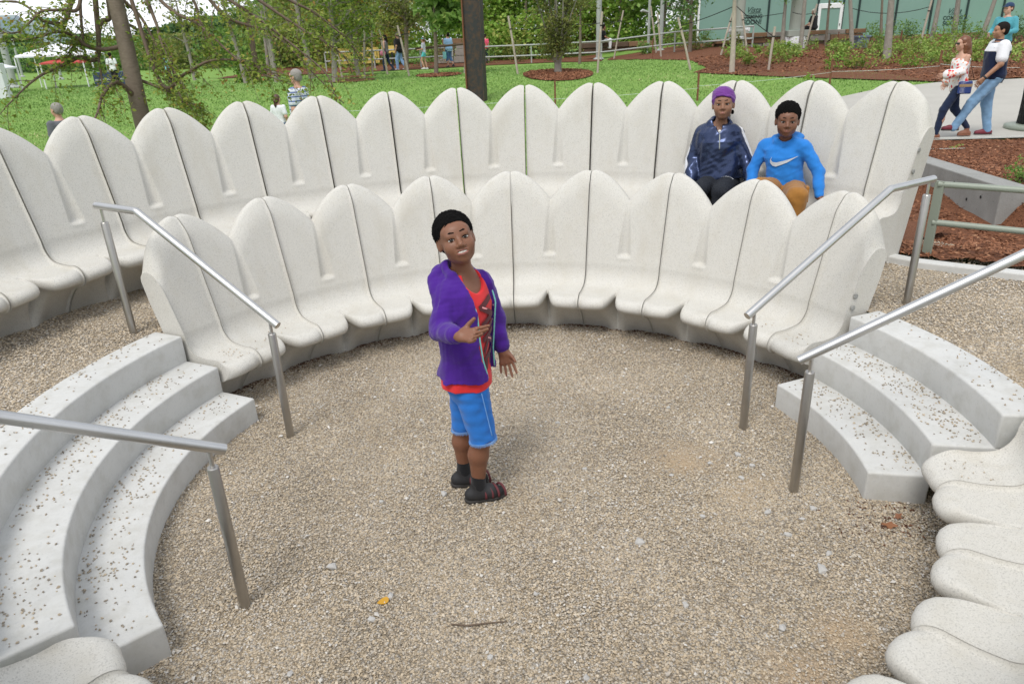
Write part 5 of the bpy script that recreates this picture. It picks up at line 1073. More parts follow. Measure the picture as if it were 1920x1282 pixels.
# ------------------------------------------------------------------ people
def nrm_(v): v = np.asarray(v, float); return v/(np.linalg.norm(v)+1e-12)
def fr_from(fwd, up=(0, 0, 1)):
    f = nrm_(fwd); r = nrm_(np.cross(f, up)); u = np.cross(r, f); return np.stack([r, f, u], 1)      # columns right, forward, up
def yawdir(deg): a = math.radians(deg); return np.array([math.sin(a), math.cos(a), 0.])              # compass style: 0 = +Y, 90 = +X
SECS = [(-.16, .115, .095, .0), (-.06, .158, .112, -.004), (.05, .168, .118, -.006), (.25, .150, .108, .006), (.5, .152, .112, .010), (.72, .170, .118, .008), (.88, .168, .098, -.004), (.97, .115, .078, -.008), (1.05, .062, .06, -.004)]
def torso_d(P, A, B, Rp, Rc, k, infl, secs=SECS, t0=-.16, t1=1.05, bw=1., bd=1.):
    A = np.asarray(A, np.float32); B = np.asarray(B, np.float32); ax = B-A; L = float(np.linalg.norm(ax)); u = ax/L; shp = P.shape[:-1]; Pf = P.reshape(-1, 3)-A; hh_ = Pf@u; r2 = (Pf*Pf).sum(-1)-hh_*hh_
    rm = .185*k*max(bw, bd)+float(np.max(infl))+.045; near = (r2 < rm*rm) & (hh_ > t0*L-.06) & (hh_ < t1*L+.06); full = lambda v, f: _spread(v, near, f, shp)
    Q = Pf[near]; t = hh_[near]/L; tc = np.clip(t, t0, t1); ts = [s[0] for s in secs]; inf_ = infl if np.isscalar(infl) else np.asarray(infl).reshape(-1)[near]
    a = np.interp(tc, ts, [s[1] for s in secs])*k*bw+inf_; b = np.interp(tc, ts, [s[2] for s in secs])*k*bd+inf_; sh = np.interp(tc, ts, [s[3] for s in secs])*k
    Q = Q-tc[:, None]*ax
    if Rp is Rc:
        rt = Rc[:, 0]-u*(Rc[:, 0]@u); rt = rt/np.linalg.norm(rt); fw = np.cross(u, rt); x = Q@rt; y = Q@fw-sh
    else:
        w_ = np.clip(tc, 0, 1)[:, None]; rt = Rp[:, 0]*(1-w_)+Rc[:, 0]*w_; rt = rt-(rt@u)[:, None]*u; rt /= np.linalg.norm(rt, axis=-1, keepdims=True); fw = np.stack([u[1]*rt[:, 2]-u[2]*rt[:, 1], u[2]*rt[:, 0]-u[0]*rt[:, 2], u[0]*rt[:, 1]-u[1]*rt[:, 0]], 1); x = (Q*rt).sum(-1); y = (Q*fw).sum(-1)-sh
    d = (((np.abs(x)/a)**2.4+(np.abs(y)/b)**2.4+1e-9)**(1/2.4)-1)*np.minimum(a, b); h = np.maximum(t0-t, t-t1)*L
    d = np.where(h > 0, np.sqrt(np.maximum(d, 0)**2+h*h), d); return full(d, .5), full(x, 0.), full(y, 0.), full(t, 0.)
def _spread(v, m, f, shp):
    o = np.full(m.shape, f, np.float32); o[m] = v; return o.reshape(shp)
def hand_sdf(S, wr, d, pn, s, curl=.35, spread=.10, side=1, thumb_out=.8, fk=None):
    """palm and five bent fingers; d = direction of the fingers, pn = way the palm faces"""
    wr = v3(wr); d = nrm_(d); pn = nrm_(np.asarray(pn)-d*np.dot(pn, d)); lat = np.cross(d, pn)*side         # lat points to the thumb
    S.cone(wr-d*.012*s, wr+d*.02*s, .023*s, .025*s, .012)
    for q in (-.55, 0., .55): S.cone(wr+d*.02*s+lat*q*.030*s, wr+d*.080*s+lat*q*.046*s, .016*s, .0145*s, .012)
    Ls = (.074, .082, .076, .060)
    for i, o_ in enumerate((.036, .012, -.012, -.035)):
        b = wr+d*(.086-.006*abs(i-1))*s+lat*o_*s; fd = nrm_(d+lat*(o_/.036)*spread); c = (curl if fk is None else fk[i]); L = Ls[i]*s; rr = (.0088, .0090, .0086, .0078)[i]*s; p_ = b
        for j, (fL, cc) in enumerate(((.45, .55), (.30, 1.0), (.25, 1.35))):
            ang = c*cc; dd = nrm_(fd*math.cos(ang)+pn*math.sin(ang)); e = p_+dd*L*fL; S.cone(p_, e, rr*(1-.08*j), rr*(1-.08*(j+1)), .004); p_ = e
    tb = wr+d*.022*s+lat*.024*s; td = nrm_(lat*thumb_out+d*.75+pn*.35); t1_ = tb+td*.042*s; t2 = t1_+nrm_(td+d*.35+pn*.15)*.032*s
    S.cone(tb, t1_, .0135*s, .0105*s, .012); S.cone(t1_, t2, .0105*s, .0085*s, .004)
def head_sdf(S, c, R, k, female=False, mouth_open=False, child=False):
    c = v3(c); cw = 1.06 if child else 1.0; g = lambda x, y, z: c+R@(np.array([x, y, z])*k)
    S.ell(g(0, -.014, .030), v3(.0745*cw, .091, .082)*k, R, .0); S.ell(g(0, .024, -.020), v3(.061*cw, .070, .082)*k, R, .02*k)
    cz = .008 if child else 0.; S.ell(g(0, .030, -.060+cz), v3(.046*cw, .052, .046)*k, R, .02*k); S.ell(g(0, .066, -.092+cz*1.2), v3(.020, .017, .016)*k, R, .02*k)
    for sx in (-1, 1):
        S.ell(g(sx*.037, .057, -.026), v3(.025+cz*.5, .024+cz*.4, .026+cz*.4)*k, R, .02*k); S.ell(g(sx*.040, .024, -.056), v3(.016, .028, .020)*k, R, .018*k)
        S.ell(g(sx*.031, .098, .005), v3(.019, .013, .0105)*k, R, .011*k, '-')
    S.ell(g(0, .052, .038), v3(.056*cw, .038, .036)*k, R, .02*k); S.cone(g(-.040, .076, .022), g(.040, .076, .022), .009*k, .009*k, .016*k)
    S.cone(g(0, .086, .008), g(0, .105, -.022), .0075*k, .0125*k, .012*k)
    for sx in (-1, 1): S.ell(g(sx*.0135, .095, -.0275), v3(.0095, .011, .0085)*k, R, .007*k)
    S.ell(g(0, .082, -.055), v3(.026, .016, .018)*k, R, .014*k)
    if mouth_open: S.ell(g(0, .099, -.0555), v3(.031, .016, .0068)*k, R, .004*k, '-')
    for sx in (-1, 1):
        S.ell(g(sx*.0775, -.006, .0), v3(.0085, .019, .030)*k, R@np.array(Matrix.Rotation(sx*.35, 3, 'Z')), .008*k); S.ell(g(sx*.086, .000, .004), v3(.006, .011, .018)*k, R, .006*k, '-')
def face_parts(par, c, R, k, brow='hair_black', lip=None, teeth=False, look=(0, 0, 0), h=.0022, squint=1.0, smile=0.0, mw=1.0):
    c = v3(c); g = lambda x, y, z: c+R@(np.array([x, y, z])*k)
    for sx in (-1, 1):
        e = MB(); bm = bmesh.new(); bmesh.ops.create_uvsphere(bm, u_segments=20, v_segments=12, radius=1); me = bpy.data.meshes.new('eye'); bm.to_mesh(me); bm.free(); me.polygons.foreach_set('use_smooth', [True]*len(me.polygons))
        o = link('eye', me, 'eye_white', par); o.matrix_local = Matrix.Translation(g(sx*.031, .0800, .0045)) @ Matrix(R.tolist()).to_4x4() @ Matrix.Diagonal((.0138*k, .0105*k, .0060*k*squint, 1))
        i_ = link('iris', me.copy(), None, o); i_.data.materials.clear(); i_.data.materials.append(MATS['iris_dark']); i_.location = (look[0]*.25+.0, .66, look[2]*.2+.08); i_.scale = (.60, .44, 1.05)
    lo = c-.16*k; hi = c+.16*k
    for sx in (-1, 1):
        S = SDF(lo, hi, h); S.chain([g(sx*.014, .0920, .0325), g(sx*.031, .0890, .0362), g(sx*.050, .0715, .0290)], [.0026*k, .0032*k, .0018*k], .002); sdf_obj('eyebrow', S, brow, par)
    if lip:
        S = SDF(lo, hi, h); zz = smile
        for dz_, rr in ((-.0478 if not teeth else -.0462, .0040 if not teeth else .0034), (-.0575 if not teeth else -.0628, .0050 if not teeth else .0046)):
            S.chain([g(-.0255*mw, .0800-.012*(mw-1), -.0530+zz), g(-.0135*mw, .0920, dz_+zz*.30), g(0, .0955, dz_), g(.0135*mw, .0920, dz_+zz*.30), g(.0255*mw, .0800-.012*(mw-1), -.0530+zz)], [.0020*k, rr*.9*k, rr*k, rr*.9*k, .0020*k], .004)
        sdf_obj('lips', S, lip, par)
        # lashes / lid line
    for sx in (-1, 1):
        S = SDF(lo, hi, h); S.chain([g(sx*.0165, .0890, .0070), g(sx*.031, .0920, .0112), g(sx*.0455, .0830, .0072)], [.0018*k, .0022*k, .0015*k], .002); sdf_obj('eyelid', S, brow, par)
    if teeth:
        for i in range(-3, 4):
            m = MB(); m.box((0, 0, 0), (.0031*k, .0022*k, .0040*k)); o = m.build('tooth', 'tooth', par, False, .001); x = i*.0063; o.matrix_local = Matrix.Translation(g(x, .0905-9*x*x, -.0535+smile*.40*(abs(i)/4)**1.5)) @ Matrix(R.tolist()).to_4x4() @ Matrix.Rotation(-i*.12, 4, 'Z')
def limb_sdf(S, a, b, c, r0, r1, r2, k=.03):
    S.cone(a, b, r0, r1, k); S.cone(b, c, r1, r2, k)
def shoe(par, ank, toe, k, mat, sole='shoe_sole', h=.005, straps=None, name='shoe', high=False):
    a = v3(ank); t = v3(toe); f = t-a; f[2] = 0; L = np.linalg.norm(f); f /= L; r = np.cross(f, [0, 0, 1]); z0 = t[2]
    S = SDF(np.minimum(a, t)-.09*k-.02, np.maximum(a, t)+.09*k+.02, h); he = v3(a[0], a[1], z0)-f*.045*k
    S.chain([he+v3(0, 0, .042*k), he+f*.11*k+v3(0, 0, .043*k), v3(t[0], t[1], z0)+v3(0, 0, .034*k)-f*.03*k], [.040*k, .042*k, .036*k], .03*k); S.cone(v3(a[0], a[1], z0+.05*k), a+v3(0, 0, (.03 if high else .0)*k)-f*.004, .043*k, .041*k, .03*k)
    S.plane_cut((0, 0, z0+.006), (0, 0, -1)); o = sdf_obj(name, S, mat, par)
    S = SDF(np.minimum(a, t)-.09*k-.02, np.maximum(a, t)+.09*k+.02, h); S.chain([he+v3(0, 0, .014), he+f*.12*k+v3(0, 0, .014), v3(t[0], t[1], z0+.016)-f*.03*k], [.043*k, .042*k, .040*k], .02); S.plane_cut((0, 0, z0), (0, 0, -1)); S.plane_cut((0, 0, z0+.022*k), (0, 0, 1)); sdf_obj('sole', S, sole, o)
    if straps:
        for q in straps:
            cc = he+f*(q*.20*k)+v3(0, 0, .04*k); m = MB(); pts = []
            for i in range(13):
                an = math.pi*(-.1+1.2*i/12); rr = (.0445-.006*max(0, q-.6)*2)*k; pts.append(tuple(cc+r*math.cos(an)*rr*1.02+v3(0, 0, 1)*(math.sin(an)*rr*1.02)+f*(.018*k*math.cos(an))))
            m.tube(pts, .0075*k, 6); m.build('strap', 'shoe_strap', o, True)
    return o
for nm_, c_ in (('skin_dark', (.20, .088, .050)), ('skin_brown', (.24, .118, .070)), ('skin_deep', (.17, .074, .042)), ('skin_fair', (.52, .30, .215)), ('skin_tan', (.36, .19, .115)), ('palm_skin', (.36, .19, .13))): skin(nm_, c_)
plain('hair_black', (.006, .0055, .0055), 1.0, 0, .3, 90, spec=.08); plain('hair_brown', (.075, .032, .018), .5, 0, .3, 60); plain('hair_auburn', (.16, .060, .028), .42, 0, .3, 60); plain('hair_grey', (.26, .24, .22), .7, 0, .2, 90); plain('hair_dark', (.012, .009, .008), .8, 0, .3, 60, spec=.15)
plain('eye_white', (.62, .58, .54), .25, 0, .02); plain('iris_dark', (.012, .007, .005), .12); plain('tooth', (.74, .71, .64), .3, 0, .03); plain('lip_dark', (.255, .098, .075), .42, 0, .1, 60); plain('lip_pink', (.36, .15, .12), .4)
plain('shoe_sole', (.035, .032, .030), .8); plain('shoe_black', (.018, .018, .020), .7); plain('shoe_strap', (.115, .022, .028), .7); plain('shoe_maroon', (.15, .012, .025), .6); plain('shoe_tan', (.30, .21, .12), .7); plain('shoe_white', (.6, .6, .6), .6); plain('sandal', (.22, .09, .05), .6)
cloth('purple_fleece', (.058, .012, .215)); cloth('red_jersey', (.66, .030, .034)); cloth('blue_denim', (.022, .165, .54), .16, .9, 25); cloth('denim_fray', (.16, .36, .72), .3); cloth('sock_black', (.010, .010, .012)); cloth('print_maroon', (.085, .012, .016)); cloth('print_pink', (.86, .36, .36)); cloth('zip_teal', (.20, .56, .52))
cloth('hoodie_blue', (.022, .19, .58), .1); cloth('swoosh_white', (.55, .58, .62)); cloth('cargo_brown', (.30, .135, .028), .16); cloth('lining_black', (.012, .012, .014))
t_ = NT('jacket_shine'); n1 = t_.noise(7, 4, .55); n2 = t_.noise(40, 3, .5); c_ = t_.mix(n1, (.020, .030, .070), (.055, .075, .15)); t_.bump(n2, .10, .005); MATS['jacket_shine'] = t_.done(c_, t_.ramp(n1, [(.3, .20), (.7, .34)]), .68)
t_ = NT('legging_heather'); n1 = t_.noise(520, 3, .7); c_ = t_.ramp(n1, [(.5, (.013, .015, .020)), (.62, (.035, .04, .05)), (.72, (.18, .19, .21))]); t_.bump(n1, .2, .002); MATS['legging_heather'] = t_.done(c_, .9, 0, .2)
cloth('wrap_purple', (.125, .026, .20), .25, .75, 30); cloth('tape_white', (.62, .63, .66)); cloth('navy_cloth', (.010, .018, .052)); cloth('white_cloth', (.74, .75, .78)); cloth('jean_light', (.19, .33, .50), .35, .9, 12); cloth('jean_dark', (.012, .022, .055), .3); cloth('teal_knit', (.075, .30, .36)); cloth('black_cloth', (.012, .012, .014)); cloth('shirt_black', (.014, .014, .016)); cloth('grey_tank', (.16, .15, .165)); cloth('sky_shirt', (.30, .47, .72)); cloth('jean_mid', (.06, .13, .27), .3); cloth('aqua_shorts', (.12, .52, .58)); cloth('lilac_tee', (.56, .55, .68)); cloth('headband_aqua', (.16, .55, .62)); cloth('pale_jean', (.26, .42, .68), .2); cloth('pink_bag', (.40, .13, .19), .4, .7, 30); cloth('grey_tee', (.115, .12, .135)); cloth('cap_navy', (.02, .045, .10)); cloth('cap_tan', (.42, .38, .32)); cloth('bag_aqua', (.25, .60, .62))
t_ = NT('floral'); g_ = t_.obj(); v1 = t_.voro(12, out='Distance'); v2 = t_.voro(19, out='Distance'); v3_ = t_.voro(13, out='Distance')
c_ = t_.mix(t_.ramp(v1, [(.30, 1), (.40, 0)]), (.78, .76, .76), (.62, .045, .055)); c_ = t_.mix(t_.ramp(v2, [(.24, 1), (.31, 0)]), c_, (.85, .34, .20)); c_ = t_.mix(t_.ramp(v3_, [(.07, 1), (.12, 0)]), c_, (.06, .09, .10)); MATS['floral'] = t_.done(c_, .85, 0, .2)
t_ = NT('stripe_shirt'); g_ = t_.n('ShaderNodeSeparateXYZ'); t_.l(t_.obj(), g_.inputs[0]); wv = t_.math('SINE', t_.math('MULTIPLY', g_.outputs[2], 92.0)); c_ = t_.mix(t_.ramp(wv, [(.45, 0), (.75, 1)]), (.60, .64, .70), (.10, .15, .34)); MATS['stripe_shirt'] = t_.done(c_, .85, 0, .2)
t_ = NT('bag_pattern'); ck = t_.voro(55, out='Distance', rnd=.0); c_ = t_.mix(t_.ramp(ck, [(.22, 1), (.3, 0)]), (.03, .055, .19), (.66, .66, .68)); MATS['bag_pattern'] = t_.done(c_, .8, 0, .2)
def loft_point(A, B, Rp, Rc, k, infl, t, x, bw=1., bd=1., secs=SECS, front=1):
    """a point on the clothed torso at height t and sideways x (metres), front side"""
    A = v3(A); B = v3(B); ax = B-A; L = np.linalg.norm(ax); u = ax/L; ts = [s[0] for s in secs]; a = np.interp(t, ts, [s[1] for s in secs])*k*bw+infl; b = np.interp(t, ts, [s[2] for s in secs])*k*bd+infl; sh = np.interp(t, ts, [s[3] for s in secs])*k
    w_ = min(1, max(0, t)); rt = nrm_(Rp[:, 0]*(1-w_)+Rc[:, 0]*w_); rt = nrm_(rt-u*(rt@u)); fw = np.cross(u, rt); x = max(-a*.995, min(a*.995, x)); y = b*(1-(abs(x)/a)**2.4)**(1/2.4)*front
    return A+ax*t+fw*(sh+y)+rt*x, fw, rt
def text_on_torso(body, size, fn, mat, name, par, shear=0., rot=0., off=0.):
    cu = bpy.data.curves.new(name, 'FONT'); cu.body = body; cu.size = size; cu.align_x = 'CENTER'; cu.align_y = 'CENTER'; cu.shear = shear; cu.offset = off; ob = bpy.data.objects.new(name, cu); COL.objects.link(ob); dg = bpy.context.evaluated_depsgraph_get(); me = bpy.data.meshes.new_from_object(ob.evaluated_get(dg)); bpy.data.objects.remove(ob)
    return wrap_mesh(me, fn, mat, name, par, rot)
def wrap_mesh(me, fn, mat, name, par, rot=0., maxlen=.012):
    bm = bmesh.new(); bm.from_mesh(me); bmesh.ops.triangulate(bm, faces=bm.faces[:])
    for _ in range(5):
        es = [e for e in bm.edges if e.calc_length() > maxlen]
        if not es: break
        bmesh.ops.subdivide_edges(bm, edges=es, cuts=1); bmesh.ops.triangulate(bm, faces=bm.faces[:])
    for v in bm.verts:
        x, y = v.co.x, v.co.y; c_, s_ = math.cos(rot), math.sin(rot); v.co = Vector(fn(x*c_-y*s_, x*s_+y*c_))
    bm.to_mesh(me); bm.free(); me.materials.clear(); me.polygons.foreach_set('use_smooth', [True]*len(me.polygons)); return link(name, me, mat, par)

def person(label, base, facing, H, pose, wear, sk='skin_fair', h=.010, hair=('short', 'hair_dark'), head_turn=0., face=True, bw=1., bd=1., group=None):
    """standing or walking figure; pose joints are given in body units as (right, forward, up) for a 1.72 m figure"""
    k = H/1.72; par = thing('person', label, 'person', base, 0, group); R = fr_from(yawdir(facing)); J = dict(head=(0, .01, 1.605), neck=(0, 0, 1.435), pel=(0, 0, .93), Rsh=(.178, 0, 1.385), Lsh=(-.178, 0, 1.385), Rel=(.235, -.02, 1.12), Lel=(-.235, -.02, 1.12), Rwr=(.235, .06, .88), Lwr=(-.235, .06, .88), Rhip=(.088, 0, .89), Lhip=(-.088, 0, .89), Rkn=(.092, .015, .49), Lkn=(-.092, .015, .49), Ran=(.092, -.02, .085), Lan=(-.092, -.02, .085), Rtoe=(.10, .17, 0), Ltoe=(-.10, .17, 0)); J.update(pose)
    J = {n: R@(v3(q)*k) for n, q in J.items()}; Rh = fr_from(yawdir(facing+head_turn)); A, B = J['pel'], J['neck']; pts = np.array(list(J.values())); lo = pts.min(0)-.20*k; hi = pts.max(0)+.20*k; lo[2] = min(lo[2], -.02)
    S = SDF(lo, hi, h); S.fn(A-.30*k, B+.30*k, lambda P: torso_d(P, A, B, R, R, k, -.004, bw=bw, bd=bd)[0], .02); S.cone(B-v3(0, 0, .02), J['head']+Rh@v3(0, -.012, -.06)*k, .056*k, .050*k, .03); head_sdf(S, J['head'], Rh, 1.04*k)
    for s_, sd in (('R', 1), ('L', -1)):
        limb_sdf(S, J[s_+'sh'], J[s_+'el'], J[s_+'wr'], .048*k*bw, .040*k, .028*k); d_ = nrm_(J[s_+'wr']-J[s_+'el']); hand_sdf(S, J[s_+'wr'], d_, R@v3(-sd, .2, 0), 1.02*k, .30, .08, -sd, .5)
        S.cone(J[s_+'hip'], J[s_+'kn'], .082*k*bw, .058*k, .03); S.chain([J[s_+'kn'], J[s_+'kn']*.62+J[s_+'an']*.38-R@v3(0, .015, 0)*k, J[s_+'an']], [.056*k, .055*k, .036*k], .02)
    sdf_obj('body', S, sk, par)
    g = lambda x, y, z: J['head']+Rh@(v3(x, y, z)*k*1.04)
    if face:
        for sx in (-1, 1):
            m = MB(); m.lathe([(.001, -.004), (.010*k, -.002), (.010*k, .002), (.001, .004)], n=10); o = m.build('eye', 'iris_dark', par, True); o.location = g(sx*.031, .082, .004)
    st, hm = hair
    if st != 'none':
        S = SDF(J['head']-.22*k-v3(0, 0, .30*k), J['head']+.22*k, min(h, .008)); S.ell(g(0, -.020, .042), v3(.083, .096, .088)*k*1.04, Rh, 0); S.ell(g(0, -.05, .0), v3(.074, .06, .07)*k*1.04, Rh, .02)
        if st in ('long', 'pony'): S.ell(g(0, -.055, -.03), v3(.080, .055, .09)*k*1.04, Rh, .03)
        if st == 'long': S.chain([g(0, -.075, -.04), g(.0, -.095, -.16), g(0, -.085, -.30)], [.070*k, .065*k, .035*k], .03); S.chain([g(.055, -.03, -.02), g(.06, -.03, -.14)], [.035*k, .025*k], .03); S.chain([g(-.055, -.03, -.02), g(-.06, -.03, -.14)], [.035*k, .025*k], .03)
        if st == 'pony': S.chain([g(0, -.10, .0), g(0, -.13, -.05), g(.0, -.12, -.16), g(0, -.11, -.24)], [.024*k, .030*k, .028*k, .010*k], .02)
        S.ell(g(0, .120, -.028), v3(.088, .092, .092)*k*1.04, Rh, .006, '-')
        if st == 'short': S.plane_cut(g(0, -.02, -.045), Rh@v3(0, .35, -1)); 
        S.wrinkle(.004, 160 if st == 'short' else 60, 5); sdf_obj('hair', S, hm, par)
    for w_ in wear:
        kd, mat = w_[0], w_[1]
        if kd == 'shirt':
            sl, t0, ext = w_[2], w_[3], (w_[4] if len(w_) > 4 else .012); S = SDF(lo, hi, min(h, .010)); S.fn(A-.32*k, B+.25*k, lambda P: torso_d(P, A, B, R, R, k, ext*k, bw=bw, bd=bd, t0=t0, t1=1.0)[0], 0)
            if sl != 'none':
                for s_ in 'RL':
                    a, b, c = J[s_+'sh'], J[s_+'el'], J[s_+'wr']
                    if sl == 'short': S.cone(a, a*.35+b*.65, .070*k*bw, .066*k*bw, .03)
                    elif sl == 'wide': S.cone(a*.5+b*.5, b, .062*k, .062*k, .03); S.cone(b, c*.9+b*.1, .058*k, .088*k, .02)
                    else: S.cone(a, b, .068*k*bw, .056*k*bw, .03); S.cone(b, c*.96+b*.04, .056*k*bw, .042*k, .02)
            if sl == 'wide': S.plane_cut(B-v3(0, 0, .075*k), (0, 0, 1))
            else: S.ell(B+R@v3(0, .03, .03)*k, v3(.075, .075, .07)*k, None, .006, '-')
            S.wrinkle(.005*k, 38, hash(label) % 50, (1, 1, .5)); o = sdf_obj(w_[5] if len(w_) > 5 else 'shirt', S, mat, par)
        elif kd == 'pants':
            zc, fit = w_[2], w_[3]; S = SDF(lo, hi, min(h, .010)); S.fn(A-.32*k, A+.30*k, lambda P: torso_d(P, A, B, R, R, k, .010*k, bw=bw, bd=bd, t1=.12)[0], 0)
            for s_ in 'RL': S.cone(J[s_+'hip'], J[s_+'kn'], .094*k*bw, (.070+fit)*k, .03); S.cone(J[s_+'kn'], J[s_+'an'], (.070+fit)*k, (.048+fit)*k, .02)
            if zc > .12: S.plane_cut((0, 0, zc*k), (0, 0, -1))
            S.wrinkle(.004*k, 40, 7, (1, 1, .6)); sdf_obj(w_[4] if len(w_) > 4 else 'trousers', S, mat, par)
        elif kd == 'shoes':
            for s_ in 'RL': shoe(par, J[s_+'an'], J[s_+'toe'], k, mat, w_[2] if len(w_) > 2 else 'shoe_sole', min(h, .009))
        elif kd == 'socks':
            for s_ in 'RL': m = MB(); m.tube([tuple(J[s_+'an']-v3(0, 0, .02)), tuple(J[s_+'an']*.75+J[s_+'kn']*.25)], .045*k, 12); m.build('sock', mat, par, True)
        elif kd == 'cap':
            S = SDF(J['head']-.2, J['head']+.22, min(h, .006)); S.ell(g(0, -.012, .052), v3(.088, .102, .080)*k*1.04, Rh, 0); S.plane_cut(g(0, 0, .040), Rh@v3(0, .12, -1)); S.ell(g(0, .115, .044), v3(.068, .075, .010)*k, Rh, .01); sdf_obj('cap', S, mat, par)
    return par, J, R, k

# ---- the boy in the pit: purple zip hoodie, red tank, blue shorts, arm held out
def build_boy():
    base = v3(-.2256, -.1257, 0); par = thing('person', 'smiling boy in purple hoodie and blue shorts holding out his open hand', 'person', tuple(base))
    J = dict(head=(.012, -.034, 1.437), neck=(.030, .000, 1.262), pel=(.020, .000, .700), Rsh=(-.045, -.100, 1.205), Rel=(-.088, -.150, 1.030), Rwr=(.012, -.365, 1.088), Lsh=(.128, .085, 1.190), Lel=(.178, .120, .985), Lwr=(.205, .085, .815),
             Rhip=(.040, -.066, .650), Lhip=(.000, .066, .650), Rkn=(.080, -.075, .400), Lkn=(-.022, .072, .395), Ran=(.045, -.080, .105), Lan=(-.040, .070, .105))
    J = {k: v3(v) for k, v in J.items()}
    toC = nrm_(v3(CAM_POS.x-base[0], CAM_POS.y-base[1], 0)); rgt = v3(toC[1]*-1, toC[0], 0)*1.0; rgt = np.cross(v3(0, 0, 1), toC)      # image right
    face = nrm_(toC*.93+rgt*.12+v3(0, 0, .30)); up = nrm_(v3(0, 0, 1)-rgt*.20); Rh = fr_from(face, up)
    Rc = fr_from(nrm_(toC*.62+rgt*.78)); Rp = fr_from(nrm_(toC*.18+rgt*.98)); K = .84; hk = 1.09; bw, bd = 1.0, 1.10
    A, B = J['pel'], J['neck']; lo, hi = v3(-.36, -.60, -.02), v3(.36, .30, 1.62)
    # body
    S = SDF(lo, hi, .0042); S.fn(v3(-.22, -.22, .56), v3(.26, .22, 1.32), lambda P: torso_d(P, A, B, Rp, Rc, K, -.006, bw=bw, bd=bd)[0], .02)
    S.cone(B-v3(0, 0, .02), J['head']+Rh@v3(0, -.012, -.06), .050, .047, .03); head_sdf(S, J['head'], Rh, hk, mouth_open=True, child=True)
    limb_sdf(S, J['Rsh']+v3(.015, .015, -.012), J['Rel'], J['Rwr'], .028, .030, .024); limb_sdf(S, J['Lsh']-v3(.018, .012, .01), J['Lel'], J['Lwr'], .028, .030, .024)
    fd = nrm_(rgt*.80+toC*.52+v3(0, 0, .16)); hand_sdf(S, J['Rwr']+fd*.004, fd, nrm_(v3(0, 0, 1)*.80+toC*.42-rgt*.30), 1.02, .30, .10, -1, .9, fk=(.16, .34, .46, .55))
    fl = nrm_(v3(0, 0, -1)+rgt*.22+toC*.25); hand_sdf(S, J['Lwr'], fl, nrm_(toC*.9-rgt*.2), .90, .20, .16, -1, .55)
    for s_ in 'RL': S.cone(J[s_+'hip'], J[s_+'kn'], .066, .054, .02); S.chain([J[s_+'kn'], J[s_+'kn']*.6+J[s_+'an']*.4-v3(.012, 0, 0), J[s_+'an'], J[s_+'an']-v3(0, 0, .04)], [.053, .053, .034, .033], .02)
    sdf_obj('body', S, 'skin_dark', par)
    face_parts(par, J['head'], Rh, hk, 'hair_black', 'lip_dark', True, (.2, 0, 0), .0022, 1.0, .010, 1.32)
    # palm of the offered hand shows lighter skin on the palm pad
    g = lambda x, y, z: J['head']+Rh@(v3(x, y, z)*hk)
    S = SDF(J['head']-.15, J['head']+.15, .0032); S.ell(g(0, -.022, .046), v3(.088, .094, .090)*hk, Rh, 0); S.ell(g(0, -.06, .0), v3(.070, .050, .060)*hk, Rh, .02)
    S.ell(g(0, .126, -.004), v3(.100, .104, .094)*hk, Rh, .008, '-'); S.plane_cut(g(0, -.02, -.035), Rh@v3(0, .35, -1)); S.ell(g(.085, .03, -.02), v3(.03, .05, .05)*hk, Rh, .005, '-'); S.ell(g(-.085, .03, -.02), v3(.03, .05, .05)*hk, Rh, .005, '-'); S.wrinkle(.0055, 330, 3); sdf_obj('hair', S, 'hair_black', par)
    # red tank top
    neckf = B+Rc@v3(0, .085, -.015)
    S = SDF(v3(-.26, -.26, .58), v3(.32, .26, 1.32), .0048); S.fn(v3(-.24, -.24, .6), v3(.28, .24, 1.30), lambda P: torso_d(P, A, B, Rp, Rc, K, .007+.020*np.clip((.78-P[..., 2])/.10, 0, 1), bw=bw, bd=bd, t0=-.022)[0], .0)
    S.ell(neckf+v3(0, 0, .015), v3(.075, .075, .085), None, .006, '-'); S.ell(B+v3(0, 0, .03), v3(.075, .075, .06), None, .006, '-'); S.wrinkle(.0035, 42, 4, (1, 1, .35)); sdf_obj('tank_top', S, 'red_jersey', par)
    # graphic print on the chest, letters running down
    def put(x, y, inf=.0155):
        t = (y+.0)/np.linalg.norm(B-A); return tuple(loft_point(A, B, Rp, Rc, K, inf+.020*max(0, min(1, (.78-(A[2]+y))/.10)), t, x-.005, bw, bd)[0])
    text_on_torso('NIKE', .165, lambda x, y: put(x, y+.285), 'print_maroon', 'shirt_print', par, .25, -math.pi/2, .006)
    for i, (x, y, L) in enumerate([(-.085, .385, .05), (-.075, .31, .035), (-.085, .19, .06), (-.07, .165, .05), (-.075, .10, .06), (-.07, .085, .04), (.03, .41, .04), (.0, .235, .05)]):
        me = mesh_from('stroke', [(-L/2, -.0035, 0), (L/2, -.0035, 0), (L/2, .0035, 0), (-L/2, .0035, 0)], [(0, 1, 2, 3)]); wrap_mesh(me, lambda a, b, x=x, y=y: put(a*math.cos(.5)-b*math.sin(.5)+x, a*math.sin(.5)+b*math.cos(.5)+y, .0165), 'print_pink', 'shirt_print', par)
    # hoodie
    hem = .742
    def jacket(P):
        d, x, y, t = torso_d(P, A, B, Rp, Rc, K, .030+.010*np.clip((.85-P[..., 2])/.15, 0, 1), bw=bw, bd=bd, t0=.0, t1=.99); 
        ow = np.interp(t, [-.2, .15, .45, .75, .9, 1.1], [.066, .078, .094, .098, .098, .10]); cx = np.interp(t, [-.2, .5, 1.], [.022, .006, -.004])
        return np.maximum(d, np.where(y > -.02, ow-np.abs(x-cx), -1.0))
